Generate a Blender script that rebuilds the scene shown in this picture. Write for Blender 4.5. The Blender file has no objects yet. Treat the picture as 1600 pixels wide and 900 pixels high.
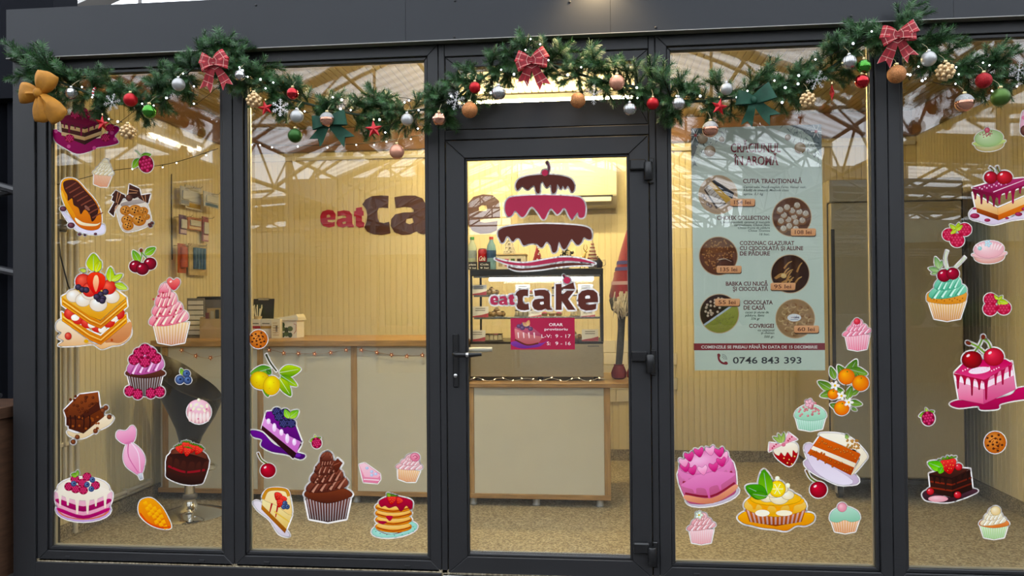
import bpy, bmesh, math, random
from mathutils import Vector, Matrix, Euler
from mathutils.geometry import tessellate_polygon
import numpy as np
random.seed(7)
S = bpy.context.scene
COL = S.collection
# ------------------------------------------------------------------ camera
FPX = 1180.0
YAW, PIT, ROL = 0.09926676, 0.010234, -0.00830206
CP = Vector((0.0, -3.55, 1.34))
_F = Vector((-math.sin(YAW)*math.cos(PIT), math.cos(YAW)*math.cos(PIT), math.sin(PIT)))
_R0 = Vector((math.cos(YAW), math.sin(YAW), 0))
_U0 = _R0.cross(_F)
_R = math.cos(ROL)*_R0 + math.sin(ROL)*_U0
_U = _R.cross(_F)
cam = bpy.data.cameras.new('camera')
cam.sensor_width = 36.0
cam.lens = 36.0*FPX/1600.0
cam.clip_start = 0.05
cam.clip_end = 300
camo = bpy.data.objects.new('camera', cam)
m = Matrix((_R, _U, -_F)).transposed().to_4x4()
m.translation = CP
camo.matrix_world = m
COL.objects.link(camo)
S.camera = camo
# ------------------------------------------------------------------ world, exposure
S.view_settings.view_transform = 'Standard'
S.view_settings.look = 'None'
S.view_settings.gamma = 1.0
S.view_settings.exposure = 0.25
S.view_settings.use_curve_mapping = False
W = bpy.data.worlds.new('overcast_sky')
S.world = W
W.use_nodes = True
wn = W.node_tree
bg = wn.nodes['Background']
bg.inputs['Color'].default_value = (0.86, 0.92, 1.0, 1)
bg.inputs['Strength'].default_value = 3.6
S.cycles.max_bounces = 12
S.cycles.transparent_max_bounces = 24
S.cycles.glossy_bounces = 5
S.cycles.diffuse_bounces = 5
S.cycles.sample_clamp_indirect = 6.0
S.cycles.caustics_reflective = False
S.cycles.caustics_refractive = False

# ------------------------------------------------------------------ helpers
def P(px, py, Y=0.0):
    """a pixel of the photograph carried to the vertical plane y = Y of the place"""
    d = _F*FPX + _R*(px-800.0) + _U*(450.0-py)
    return CP + d*((Y-CP.y)/d.y)
def PZ(px, py, Z):
    d = _F*FPX + _R*(px-800.0) + _U*(450.0-py)
    return CP + d*((Z-CP.z)/d.z)
def PX(px, py, X):
    d = _F*FPX + _R*(px-800.0) + _U*(450.0-py)
    return CP + d*((X-CP.x)/d.x)
def mpp(p):           # metres per pixel at a point
    return (p-CP).dot(_F)/FPX
def lin(v):
    return v/12.92 if v <= 0.04045 else ((v+0.055)/1.055)**2.4
def hx(s):
    if not isinstance(s, str): return s
    s = s.lstrip('#')
    return tuple(lin(int(s[i:i+2], 16)/255) for i in (0, 2, 4))
def mixc(a, b, t):
    a, b = hx(a), hx(b)
    return tuple(x+(y-x)*t for x, y in zip(a, b))

MATS = {}
def mat(name, col, rough=0.5, metal=0.0, spec=0.5, var=0.0, vscale=8.0, bump=0.0, bscale=60.0, emit=None, estr=0.0, col2=None, alpha=None, stretch=None, sheen=0.0, coat=0.0):
    if name in MATS: return MATS[name]
    M = bpy.data.materials.new(name); M.use_nodes = True
    nt = M.node_tree; b = nt.nodes['Principled BSDF']
    c = hx(col)
    b.inputs['Base Color'].default_value = (*c, 1)
    b.inputs['Roughness'].default_value = rough
    b.inputs['Metallic'].default_value = metal
    b.inputs['Specular IOR Level'].default_value = spec
    if sheen: b.inputs['Sheen Weight'].default_value = sheen
    if coat: b.inputs['Coat Weight'].default_value = coat
    tc = nt.nodes.new('ShaderNodeTexCoord'); src = tc.outputs['Object']
    if stretch:
        mp = nt.nodes.new('ShaderNodeMapping'); mp.inputs['Scale'].default_value = stretch
        nt.links.new(src, mp.inputs['Vector']); src = mp.outputs['Vector']
    if var > 0 or col2:
        nz = nt.nodes.new('ShaderNodeTexNoise'); nz.inputs['Scale'].default_value = vscale; nz.inputs['Detail'].default_value = 4
        nt.links.new(src, nz.inputs['Vector'])
        rp = nt.nodes.new('ShaderNodeValToRGB')
        c2 = hx(col2) if col2 else tuple(x*(1-var) for x in c)
        rp.color_ramp.elements[0].color = (*c2, 1); rp.color_ramp.elements[1].color = (*c, 1)
        rp.color_ramp.elements[0].position = 0.35; rp.color_ramp.elements[1].position = 0.65
        nt.links.new(nz.outputs['Fac'], rp.inputs['Fac']); nt.links.new(rp.outputs['Color'], b.inputs['Base Color'])
    if bump > 0:
        nb = nt.nodes.new('ShaderNodeTexNoise'); nb.inputs['Scale'].default_value = bscale; nb.inputs['Detail'].default_value = 3
        nt.links.new(src, nb.inputs['Vector'])
        bm_ = nt.nodes.new('ShaderNodeBump'); bm_.inputs['Strength'].default_value = bump; bm_.inputs['Distance'].default_value = 0.002
        nt.links.new(nb.outputs['Fac'], bm_.inputs['Height']); nt.links.new(bm_.outputs['Normal'], b.inputs['Normal'])
    if emit:
        b.inputs['Emission Color'].default_value = (*hx(emit), 1); b.inputs['Emission Strength'].default_value = estr
    MATS[name] = M
    return M

def glass_mat(name, base, tint=(1, 1, 1), k=0.9):
    if name in MATS: return MATS[name]
    M = bpy.data.materials.new(name); M.use_nodes = True; nt = M.node_tree; nt.nodes.clear()
    out = nt.nodes.new('ShaderNodeOutputMaterial'); mix = nt.nodes.new('ShaderNodeMixShader')
    tr = nt.nodes.new('ShaderNodeBsdfTransparent'); tr.inputs['Color'].default_value = (*tint, 1)
    gl = nt.nodes.new('ShaderNodeBsdfGlossy'); gl.inputs['Roughness'].default_value = 0.0
    lw = nt.nodes.new('ShaderNodeLayerWeight'); lw.inputs['Blend'].default_value = 0.5
    pw = nt.nodes.new('ShaderNodeMath'); pw.operation = 'POWER'; pw.inputs[1].default_value = 5
    ml = nt.nodes.new('ShaderNodeMath'); ml.operation = 'MULTIPLY_ADD'; ml.inputs[1].default_value = k; ml.inputs[2].default_value = base
    nt.links.new(lw.outputs['Facing'], pw.inputs[0]); nt.links.new(pw.outputs[0], ml.inputs[0])
    nt.links.new(ml.outputs[0], mix.inputs[0]); nt.links.new(tr.outputs[0], mix.inputs[1]); nt.links.new(gl.outputs[0], mix.inputs[2])
    nt.links.new(mix.outputs[0], out.inputs['Surface'])
    MATS[name] = M
    return M

def vcol_mat(name, rough=0.4, spec=0.3):
    M = bpy.data.materials.new(name); M.use_nodes = True; nt = M.node_tree; b = nt.nodes['Principled BSDF']
    at = nt.nodes.new('ShaderNodeAttribute'); at.attribute_name = 'Col'
    nt.links.new(at.outputs['Color'], b.inputs['Base Color'])
    b.inputs['Roughness'].default_value = rough; b.inputs['Specular IOR Level'].default_value = spec
    MATS[name] = M
    return M

class MB:
    """collects shapes of one mesh"""
    def __init__(s): s.v = []; s.f = []; s.c = []; s.col = None; s.uv = {}
    def add(s, vs, fs):
        n = len(s.v); s.v += [tuple(v) for v in vs]; s.f += [tuple(n+i for i in f) for f in fs]
        if s.col is not None: s.c += [s.col]*len(vs)
        return s
    def box(s, x0, x1, y0, y1, z0, z1, M=None):
        vs = [Vector((x, y, z)) for x in (x0, x1) for y in (y0, y1) for z in (z0, z1)]
        if M is not None: vs = [M @ v for v in vs]
        return s.add(vs, [(0, 1, 3, 2), (4, 6, 7, 5), (0, 4, 5, 1), (2, 3, 7, 6), (0, 2, 6, 4), (1, 5, 7, 3)])
    def tube(s, pts, r, n=8, close=False, caps=True, flat=1.0):
        pts = [Vector(p) for p in pts]; N = len(pts)
        rs = r if isinstance(r, (list, tuple)) else [r]*N
        vs = []; up = None
        for i, p in enumerate(pts):
            if close: t = pts[(i+1) % N]-pts[i-1]
            else: t = pts[min(i+1, N-1)]-pts[max(i-1, 0)]
            if t.length < 1e-9: t = Vector((0, 0, 1))
            t.normalize()
            if up is None:
                up = Vector((0, 0, 1)) if abs(t.z) < 0.9 else Vector((1, 0, 0))
            a = (up - t*up.dot(t))
            if a.length < 1e-6: a = t.orthogonal()
            a.normalize(); up = a; b = t.cross(a)
            for k in range(n):
                th = 2*math.pi*k/n
                vs.append(p + (a*math.cos(th)*flat + b*math.sin(th))*rs[i])
        fs = []
        for i in range(N if close else N-1):
            j = (i+1) % N
            for k in range(n):
                fs.append((i*n+k, i*n+(k+1) % n, j*n+(k+1) % n, j*n+k))
        if caps and not close:
            fs.append(tuple(reversed(range(n)))); fs.append(tuple((N-1)*n+k for k in range(n)))
        return s.add(vs, fs)
    def lathe(s, prof, c=(0, 0, 0), n=24, M=None, rad=None):
        """prof: (radius, height) from bottom to top; rad(theta, i): radius factor"""
        vs = []; c = Vector(c)
        for i, (r, z) in enumerate(prof):
            for k in range(n):
                th = 2*math.pi*k/n; q = r*(rad(th, i) if rad else 1)
                v = Vector((q*math.cos(th), q*math.sin(th), z))
                vs.append((M @ v if M is not None else v)+c)
        fs = []
        for i in range(len(prof)-1):
            for k in range(n):
                fs.append((i*n+k, i*n+(k+1) % n, (i+1)*n+(k+1) % n, (i+1)*n+k))
        fs.append(tuple(reversed(range(n)))); fs.append(tuple((len(prof)-1)*n+k for k in range(n)))
        return s.add(vs, fs)
    def ball(s, c, rx, ry=None, rz=None, nu=20, nv=12, M=None, rad=None):
        ry = ry or rx; rz = rz or rx; c = Vector(c); vs = []; fs = []
        for j in range(1, nv):
            ph = math.pi*j/nv
            for k in range(nu):
                th = 2*math.pi*k/nu; q = rad(th, ph) if rad else 1
                v = Vector((rx*q*math.sin(ph)*math.cos(th), ry*q*math.sin(ph)*math.sin(th), -rz*math.cos(ph)))
                vs.append((M @ v if M is not None else v)+c)
        for e in (-1, 1):
            v = Vector((0, 0, e*rz)); vs.append((M @ v if M is not None else v)+c)
        b, t = len(vs)-2, len(vs)-1
        for j in range(nv-2):
            for k in range(nu):
                fs.append((j*nu+k, j*nu+(k+1) % nu, (j+1)*nu+(k+1) % nu, (j+1)*nu+k))
        for k in range(nu):
            fs.append((b, (k+1) % nu, k)); fs.append((t, (nv-2)*nu+k, (nv-2)*nu+(k+1) % nu))
        return s.add(vs, fs)
    def prism(s, loops, y0, y1, fn=None):
        """polygon loops (outer, holes) given as (x, z), thickness from y0 (front) to y1"""
        if not isinstance(loops[0][0], (tuple, list)): loops = [loops]
        flat = [p for L in loops for p in L]
        tri = tessellate_polygon([[Vector((p[0], p[1], 0)) for p in L] for L in loops])
        n = len(flat)
        vs = [(p[0], y0, p[1]) for p in flat] + [(p[0], y1, p[1]) for p in flat]
        if fn: vs = [fn(v) for v in vs]
        fs = [tuple(t) for t in tri] + [tuple(n+i for i in reversed(t)) for t in tri]
        k = 0
        for L in loops:
            for i in range(len(L)):
                j = (i+1) % len(L); fs.append((k+i, k+j, n+k+j, n+k+i))
            k += len(L)
        return s.add(vs, fs)
    def strip(s, pts, sides, th=0.0012):
        """ribbon: centre points with half-width vectors; closed thin solid, uv along / across"""
        pts = [Vector(p) for p in pts]; N = len(pts); vs = []; fs = []
        n0 = len(s.v); L = 0
        for i, p in enumerate(pts):
            t = (pts[min(i+1, N-1)]-pts[max(i-1, 0)]).normalized(); w = Vector(sides[i]); nn = t.cross(w)
            if nn.length < 1e-9: nn = Vector((0, 1, 0))
            nn.normalize()
            if i: L += (pts[i]-pts[i-1]).length
            for q, e in ((-1, 1), (1, 1), (1, -1), (-1, -1)):
                s.uv[n0+len(vs)] = (L, q*w.length)
                vs.append(p + w*q + nn*th*0.5*e)
        for i in range(N-1):
            for k in range(4):
                fs.append((i*4+k, i*4+(k+1) % 4, i*4+4+(k+1) % 4, i*4+4+k))
        fs.append((3, 2, 1, 0)); fs.append(tuple((N-1)*4+k for k in range(4)))
        return s.add(vs, fs)

def mesh_of(mb, name, smooth=None, bevel=0.0, origin=None, shift=True):
    vs = [Vector(v) for v in mb.v]
    if origin is None and shift and vs:
        xs = [v.x for v in vs]; ys = [v.y for v in vs]; zs = [v.z for v in vs]
        origin = Vector(((min(xs)+max(xs))/2, (min(ys)+max(ys))/2, min(zs)))
    origin = Vector(origin) if origin is not None else Vector()
    me = bpy.data.meshes.new(name)
    me.from_pydata([v-origin for v in vs], [], mb.f)
    if mb.c and len(mb.c) == len(vs):
        at = me.color_attributes.new('Col', 'FLOAT_COLOR', 'POINT')
        at.data.foreach_set('color', [x for c in mb.c for x in (*c, 1.0)])
    if mb.uv:
        ul = me.uv_layers.new(name='UVMap')
        ul.data.foreach_set('uv', [x for l in me.loops for x in mb.uv.get(l.vertex_index, (0, 0))])
    if not mb.c:
        b = bmesh.new(); b.from_mesh(me)
        bmesh.ops.recalc_face_normals(b, faces=b.faces)
        if bevel > 0:
            es = [e for e in b.edges if len(e.link_faces) == 2 and e.calc_face_angle(0) > 0.6]
            bmesh.ops.bevel(b, geom=es, offset=bevel, segments=1, affect='EDGES')
        b.to_mesh(me); b.free()
    if smooth is not None:
        me.polygons.foreach_set('use_smooth', [True]*len(me.polygons))
        me.set_sharp_from_angle(angle=math.radians(smooth))
    me.update()
    return me, origin

def obj(name, mb, m, parent=None, smooth=None, bevel=0.0, origin=None, label=None):
    me, og = mesh_of(mb, name, smooth, bevel, origin)
    o = bpy.data.objects.new(name, me); COL.objects.link(o)
    if isinstance(m, str): m = MATS[m]
    me.materials.append(m)
    if parent is not None:
        o.parent = parent
        q = parent; off = Vector()
        while q is not None: off += q.location; q = q.parent
        o.location = og-off
    else: o.location = og
    if label: o['label'] = label
    return o
def tag(o, label, cat, group=None):
    o['label'] = label; o['category'] = cat
    if group: o['group'] = group
    return o
def thing(name, label, cat, loc, group=None):
    o = bpy.data.objects.new(name, None); COL.objects.link(o); o.location = Vector(loc); o.empty_display_size = 0.05
    if cat: tag(o, label, cat, group)
    return o
def struct(name, loc=(0, 0, 0), label=None):
    o = bpy.data.objects.new(name, None); COL.objects.link(o); o.location = Vector(loc); o['kind'] = 'structure'
    if label: o['label'] = label
    return o
def sobj(name, mb, m, smooth=None, bevel=0.0, label=None):
    o = obj(name, mb, m, None, smooth, bevel); o['kind'] = 'structure'
    if label: o['label'] = label
    return o
def B(*a): return MB().box(*a)
def cr(pts, n=4, closed=True):
    """Catmull-Rom through points"""
    N = len(pts); out = []
    for i in range(N if closed else N-1):
        if closed: p0, p1, p2, p3 = pts[i-1], pts[i], pts[(i+1) % N], pts[(i+2) % N]
        else: p0, p1, p2, p3 = pts[max(i-1, 0)], pts[i], pts[i+1], pts[min(i+2, N-1)]
        for k in range(n):
            t = k/n; t2 = t*t; t3 = t2*t
            out.append(tuple(0.5*((2*b)+(-a+c)*t+(2*a-5*b+4*c-d)*t2+(-a+3*b-3*c+d)*t3) for a, b, c, d in zip(p0, p1, p2, p3)))
    if not closed: out.append(tuple(pts[-1]))
    return out

_tcache = {}
def text_geom(s, bold=0.0, serif=False):
    key = (s, bold, serif)
    if key in _tcache: return _tcache[key]
    cu = bpy.data.curves.new('t', 'FONT'); cu.body = s; cu.size = 1.0; cu.resolution_u = 3; cu.offset = bold
    o = bpy.data.objects.new('t', cu); COL.objects.link(o)
    dg = bpy.context.evaluated_depsgraph_get()
    me = bpy.data.meshes.new_from_object(o.evaluated_get(dg))
    V = [(v.co.x, v.co.y) for v in me.vertices]; Fc = [tuple(p.vertices) for p in me.polygons]
    if serif:
        cnt = {}
        for f in Fc:
            for i in range(len(f)):
                e = tuple(sorted((f[i], f[(i+1) % len(f)]))); cnt[e] = cnt.get(e, 0)+1
        segs = []
        for (a, b), c in cnt.items():
            if c != 1: continue
            (xa, ya), (xb, yb) = V[a], V[b]
            if abs(ya-yb) > 0.004: continue
            w = abs(xa-xb); y = (ya+yb)/2
            if not 0.05 < w < 0.25: continue
            for y0, sg in ((0.0-bold, 1), (0.729+bold, -1), (0.70+bold, -1)):
                if abs(y-y0) < 0.025: segs.append((min(xa, xb), max(xa, xb), y, sg)); break
        for x0, x1, y, sg in segs:
            n = len(V); e = 0.06
            V += [(x0-e, y), (x1+e, y), (x1+e, y+sg*0.045), (x0-e, y+sg*0.045)]
            Fc.append((n, n+1, n+2, n+3))
    bpy.data.objects.remove(o); bpy.data.curves.remove(cu); bpy.data.meshes.remove(me)
    if not V: V = [(0, 0)]
    _tcache[key] = (V, Fc)
    return V, Fc
# ------------------------------------------------------------------ materials of the place
mat('anthracite', (0.0205, 0.0205, 0.0225), 0.42, spec=0.4, var=0.12, vscale=3.0, bump=0.03, bscale=400)
mat('fascia_metal', (0.026, 0.0285, 0.034), 0.42, spec=0.32, var=0.08, vscale=1.5)
mat('black_gap', (0.004, 0.004, 0.005), 0.7)
mat('black_plastic', (0.008, 0.008, 0.009), 0.3)
mat('steel', (0.55, 0.55, 0.55), 0.25, 1.0)
mat('chrome', (0.75, 0.75, 0.74), 0.08, 1.0)
mat('spacer_bar', (0.62, 0.55, 0.40), 0.35, 0.6)
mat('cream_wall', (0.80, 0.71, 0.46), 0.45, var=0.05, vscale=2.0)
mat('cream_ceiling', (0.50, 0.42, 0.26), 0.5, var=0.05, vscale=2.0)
mat('brown_trim', (0.25, 0.135, 0.075), 0.45, var=0.15, vscale=3.0)
mat('white_plastic', (0.78, 0.75, 0.66), 0.4)
glass_mat('window_glass', 0.07, tint=(0.93, 0.935, 0.92))
def speckle(name, a, b_, c, scale):
    M = mat(name, a, 0.42)
    nt = M.node_tree; b = nt.nodes['Principled BSDF']; tc = nt.nodes['Texture Coordinate']
    v = nt.nodes.new('ShaderNodeTexVoronoi'); v.inputs['Scale'].default_value = scale
    n = nt.nodes.new('ShaderNodeTexNoise'); n.inputs['Scale'].default_value = scale*0.8; n.inputs['Detail'].default_value = 3
    r = nt.nodes.new('ShaderNodeValToRGB'); r.color_ramp.interpolation = 'LINEAR'
    e = r.color_ramp.elements; e[0].position = 0.3; e[0].color = (*hx(b_), 1); e[1].position = 0.72; e[1].color = (*hx(c), 1)
    k = e.new(0.5); k.color = (*hx(a), 1)
    mx = nt.nodes.new('ShaderNodeMix'); mx.data_type = 'FLOAT'; mx.inputs[0].default_value = 0.5
    sp = nt.nodes.new('ShaderNodeSeparateColor')
    nt.links.new(tc.outputs['Object'], v.inputs['Vector']); nt.links.new(tc.outputs['Object'], n.inputs['Vector'])
    nt.links.new(v.outputs['Color'], sp.inputs[0])
    nt.links.new(sp.outputs[0], mx.inputs[2]); nt.links.new(n.outputs['Fac'], mx.inputs[3])
    nt.links.new(mx.outputs[0], r.inputs['Fac']); nt.links.new(r.outputs['Color'], b.inputs['Base Color'])
    return M
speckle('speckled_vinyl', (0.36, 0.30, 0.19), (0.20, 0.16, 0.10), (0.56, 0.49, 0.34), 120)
mat('concrete_ground', (0.075, 0.07, 0.065), 0.7, var=0.25, vscale=1.2)

# ------------------------------------------------------------------ market hall that mirrors in the panes
XL, XR, ZE, XM, ZM, YB, YF = -10.0, 7.6, 6.1, -1.2, 9.4, -46.0, 9.0
tl = bpy.data.materials.new('translucent_roof_sheet'); tl.use_nodes = True
nt = tl.node_tree; nt.nodes.clear()
_o = nt.nodes.new('ShaderNodeOutputMaterial'); _mx = nt.nodes.new('ShaderNodeMixShader'); _tr = nt.nodes.new('ShaderNodeBsdfTransparent'); _df = nt.nodes.new('ShaderNodeBsdfDiffuse')
_df.inputs['Color'].default_value = (0.6, 0.6, 0.58, 1)
_tc = nt.nodes.new('ShaderNodeTexCoord'); _wv = nt.nodes.new('ShaderNodeTexWave'); _wv.bands_direction = 'Y'; _wv.inputs['Scale'].default_value = 0.55; _wv.inputs['Distortion'].default_value = 0.0
_rp = nt.nodes.new('ShaderNodeMapRange'); _rp.inputs[3].default_value = 0.12; _rp.inputs[4].default_value = 0.36
nt.links.new(_tc.outputs['Object'], _wv.inputs['Vector']); nt.links.new(_wv.outputs['Fac'], _rp.inputs[0]); nt.links.new(_rp.outputs[0], _mx.inputs[0])
nt.links.new(_tr.outputs[0], _mx.inputs[1]); nt.links.new(_df.outputs[0], _mx.inputs[2]); nt.links.new(_mx.outputs[0], _o.inputs['Surface'])
MATS['translucent_roof_sheet'] = tl
mat('hall_steel', (0.16, 0.15, 0.14), 0.5)
mat('hall_grey', (0.12, 0.13, 0.15), 0.6, var=0.3, vscale=0.6)
mat('hall_roof_opaque', (0.22, 0.19, 0.15), 0.6)
def q4(a, b, c, d): return MB().add([a, b, c, d], [(0, 1, 2, 3)])
roof = struct('ceiling_market_hall', (XM, -18, ZE), 'translucent corrugated market hall roof over steel trusses')
for xa, za, xb, zb in ((XL, ZE, XM, ZM), (XM, ZM, XR, ZE)):
    obj('roof_sheet', q4((xa, YB, za), (xb, YB, zb), (xb, YF, zb), (xa, YF, za)), tl, roof)
for xa, xb in ((XL, -24.0), (XR, 22.0)):                  # lower side aisles: sheet strips between opaque ones
    y = YB
    k = 0
    while y < YF:
        y2 = min(y+3.2, YF)
        obj('aisle_sheet', q4((xa, y, 4.9), (xb, y, 3.9), (xb, y2, 3.9), (xa, y2, 4.9)), 'hall_roof_opaque' if k % 3 == 0 else tl, roof)
        y = y2; k += 1
for y in np.arange(YB, YF+0.1, 5.0):                        # portal frames with lattice ties
    mb = MB(); mb.tube([(XL, y, ZE), (XM, y, ZM), (XR, y, ZE)], 0.16, 4)
    mb.tube([(XL, y, ZE-0.1), (XR, y, ZE-0.1)], 0.05, 4)
    for k in range(1, 8):
        x = XL+(XR-XL)*k/8; zt = ZE+(ZM-ZE)*(1-abs(x-XM)/(XM-XL if x < XM else XR-XM))
        x2 = XL+(XR-XL)*(k+0.5)/8
        mb.tube([(x, y, ZE-0.1), (x, y, zt)], 0.04, 4)
    for x in (XL, XR): mb.tube([(x, y, 0), (x, y, ZE)], 0.13, 6)
    for x, z in ((-24, 3.9), (22, 3.9)): mb.tube([(XL if x < 0 else XR, y, 4.7), (x, y, z)], 0.1, 4); mb.tube([(x, y, 0), (x, y, z)], 0.1, 4)
    obj('portal_frame', mb, 'hall_steel', roof)
for k, y in enumerate(np.arange(YB+1.2, YF, 2.5)):            # lattice trusses across the aisles, arched ribs across the nave
    for xa, xb in ((XL, -24.0), (XR, 22.0)):
        mb = MB(); n = 8
        top = [(xa+(xb-xa)*i/n, y, 4.8-0.9*i/n) for i in range(n+1)]; bot = [(xa+(xb-xa)*i/n, y, 3.75-0.35*i/n) for i in range(n+1)]
        mb.tube(top, 0.05, 4); mb.tube(bot, 0.05, 4)
        for i in range(n): mb.tube([top[i], bot[i+1]], 0.035, 4); mb.tube([bot[i], top[i+1]], 0.035, 4)
        obj('aisle_truss', mb, 'hall_steel', roof)
    if k % 2 == 0:
        mb = MB(); arc = [(XL+(XR-XL)*t, y, 4.9+3.6*math.sin(math.pi*t)) for t in np.linspace(0, 1, 17)]
        mb.tube(arc, 0.07, 4); arc2 = [(a[0], y, a[2]-0.55) for a in arc[1:-1]]; mb.tube(arc2, 0.05, 4)
        for i in range(14): mb.tube([arc[i+1] if i % 2 else arc2[i], arc2[i+1] if i % 2 and i < 14 else arc[i+2]], 0.03, 4)
        obj('arched_rib', mb, 'hall_steel', roof)
for x in (XL, XR, -16.0, 14.0):                             # lattice girders along the hall
    zt, zb = (ZE, 4.9) if x in (XL, XR) else (4.3, 3.5)
    mb = MB(); mb.tube([(x, YB, zt), (x, YF, zt)], 0.07, 4); mb.tube([(x, YB, zb), (x, YF, zb)], 0.07, 4)
    y = YB; up = 0
    while y < YF-0.1:
        mb.tube([(x, y, zb if up else zt), (x, y+1.25, zt if up else zb)], 0.04, 4); up = 1-up; y += 1.25
    obj('lattice_girder', mb, 'hall_steel', roof)
for t in (0.2, 0.4, 0.6, 0.8):                              # purlins
    for xa, za, xb, zb in ((XL, ZE, XM, ZM), (XR, ZE, XM, ZM)):
        x, z = xa+(xb-xa)*t, za+(zb-za)*t-0.08
        obj('purlin', MB().tube([(x, YB, z), (x, YF, z)], 0.06, 4), 'hall_steel', roof)
obj('ridge_beam', MB().tube([(XM, YB, ZM-0.1), (XM, YF, ZM-0.1)], 0.14, 4), 'hall_steel', roof)
mat('daylight_tube', (0.9, 0.9, 0.9), emit=(1.0, 0.96, 0.85), estr=14.0)
for k, (qa, qb) in enumerate((((230, 202), (312, 231)), ((230, 209), (300, 234)))):     # fluorescent battens under the trusses, mirrored in the far left pane
    a = P(*qa, 9.0-1.2*k); y2 = PX(qb[0], qb[1], a.x).y
    x, z, ya, yb = a.x, a.z, 0.06-y2, 0.06-a.y
    lf = thing('batten_light', ('upper' if k == 0 else 'lower')+' long fluorescent batten hanging under the market hall truss', 'ceiling light', (x, (ya+yb)/2, z), 'fluorescent battens in the hall')
    obj('housing', B(x-0.09, x+0.09, ya, yb, z+0.03, z+0.1), 'white_plastic', lf)
    obj('tube', MB().tube([(x, ya+0.05, z), (x, yb-0.05, z)], 0.05, 8), 'daylight_tube', lf)
sobj('floor_market_hall', q4((-40, -60, -0.06), (40, -60, -0.06), (40, 12, -0.06), (-40, 12, -0.06)), 'concrete_ground', label='dull grey market hall floor before the shop')
wb = struct('wall_hall_end', (0, YB, 0), 'far end wall of the market hall')
obj('lower_cladding', B(-30, 30, YB-0.2, YB, 0, 4.2), 'hall_grey', wb)
for k in range(12):
    if k % 3 != 1: obj('upper_cladding', B(-30+k*5, -25+k*5, YB-0.2, YB-0.05, 4.2, 9.4), 'hall_grey', wb)
for k in range(12): obj('mullion', B(-30+k*5, -29.85+k*5, YB-0.2, YB, 2.8, 9.3), 'hall_steel', wb)
sobj('wall_hall_left', B(-24.3, -24.1, YB, YF, -0.06, 3.9), 'hall_grey')
sobj('wall_hall_right', B(22.1, 22.3, YB, YF, -0.06, 3.9), 'hall_grey')
sobj('wall_hall_behind', B(-24, 22, YF, YF+0.2, -0.06, 6.0), 'hall_grey')
# market stalls across the aisle, seen only as reflections
mat('stall_wood', (0.25, 0.15, 0.08), 0.6, var=0.3)
mat('stall_canvas', (0.10, 0.13, 0.10), 0.7)
mat('stall_green', (0.07, 0.16, 0.04), 0.7, var=0.5, vscale=6)
for i, (sx, sy, nm) in enumerate(((-6.5, -9.5, 'with a dark canvas roof left of the hall aisle'), (-2.6, -10.5, 'under dark canvas in mid hall'), (2.2, -9.8, 'with a dark canvas roof right of the hall aisle'), (6.2, -9.2, 'with a dark canvas roof by the right hall columns'))):
    st = thing('market_stall', 'wooden market stall heaped with plants '+nm, 'market stall', (sx, sy, -0.06), 'market stalls mirrored in the panes')
    obj('table', B(sx-1.3, sx+1.3, sy-0.6, sy+0.6, 0.72, 0.8), 'stall_wood', st)
    obj('skirt', B(sx-1.28, sx+1.28, sy+0.5, sy+0.54, -0.06, 0.72), 'stall_wood', st)
    for ex in (-1.25, 1.25):
        for ey in (-0.55, 0.55): obj('post', MB().tube([(sx+ex, sy+ey, -0.06), (sx+ex, sy+ey, 2.15)], 0.03, 6), 'stall_wood', st)
    obj('canopy', MB().add([(sx-1.5, sy-0.8, 2.1), (sx+1.5, sy-0.8, 2.1), (sx+1.5, sy+0.8, 2.1), (sx-1.5, sy+0.8, 2.1), (sx-1.4, sy, 2.5), (sx+1.4, sy, 2.5)], [(0, 1, 5, 4), (2, 3, 4, 5), (0, 4, 3), (1, 2, 5), (0, 3, 2, 1)]), 'stall_canvas', st)
    for k in range(9):
        mb = MB(); px_, py_, r_ = sx-1.1+k*0.27, sy+random.uniform(-0.3, 0.35), random.uniform(0.12, 0.22)
        mb.ball((px_, py_, 0.8+r_), r_, r_, r_*1.2, 10, 7, rad=lambda a, b_: 1+0.2*math.sin(5*a)*math.sin(4*b_))
        obj('plant', mb, 'stall_green', st)

# ------------------------------------------------------------------ neighbour at the left edge
mat('navy_sheet', (0.008, 0.009, 0.013), 0.8, spec=0.1)
nb = struct('wall_neighbour', (-3.6, 0.4, 0), 'dark corrugated side wall of the neighbouring kiosk')
for k in range(14):
    x = -4.4+k*0.105
    obj('sheet_rib', MB().add([(x, 0.42, -0.06), (x+0.03, 0.36, -0.06), (x+0.075, 0.36, -0.06), (x+0.105, 0.42, -0.06), (x, 0.42, 2.45), (x+0.03, 0.36, 2.45), (x+0.075, 0.36, 2.45), (x+0.105, 0.42, 2.45)], [(0, 1, 5, 4), (1, 2, 6, 5), (2, 3, 7, 6)]), 'navy_sheet', nb)
obj('top_channel', B(-4.5, -2.895, 0.3, 0.5, 2.45, 3.1), 'navy_sheet', nb)
bm_ = thing('roof_beam', 'dark steel beam slanting above the corner of the shop', 'beam', (-3.6, 1.0, 2.6))
obj('flange', MB().tube([(-4.6, 0.2, 3.25), (-2.9, 1.6, 2.86)], 0.07, 4), 'navy_sheet', bm_)
obj('web', MB().tube([(-4.6, 0.2, 3.05), (-2.9, 1.6, 2.7)], 0.05, 4), 'navy_sheet', bm_)
for i, (z0, z1) in enumerate(((2.25, 1.9), (1.75, 1.95), (1.72, 1.45))):
    rl = obj('brace_pipe', MB().tube([(-4.2, 0.16+i*0.065, z0), (-2.94, 0.16+i*0.065, z1)], 0.022, 8), mat('grey_pipe', (0.03, 0.03, 0.034), 0.4), smooth=40)
    tag(rl, ['steep grey pipe brace highest beside the shop corner', 'shallow rising grey pipe brace beside the shop corner', 'lowest grey pipe brace beside the shop corner'][i], 'pipe', 'pipe braces left of the shop')
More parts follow.
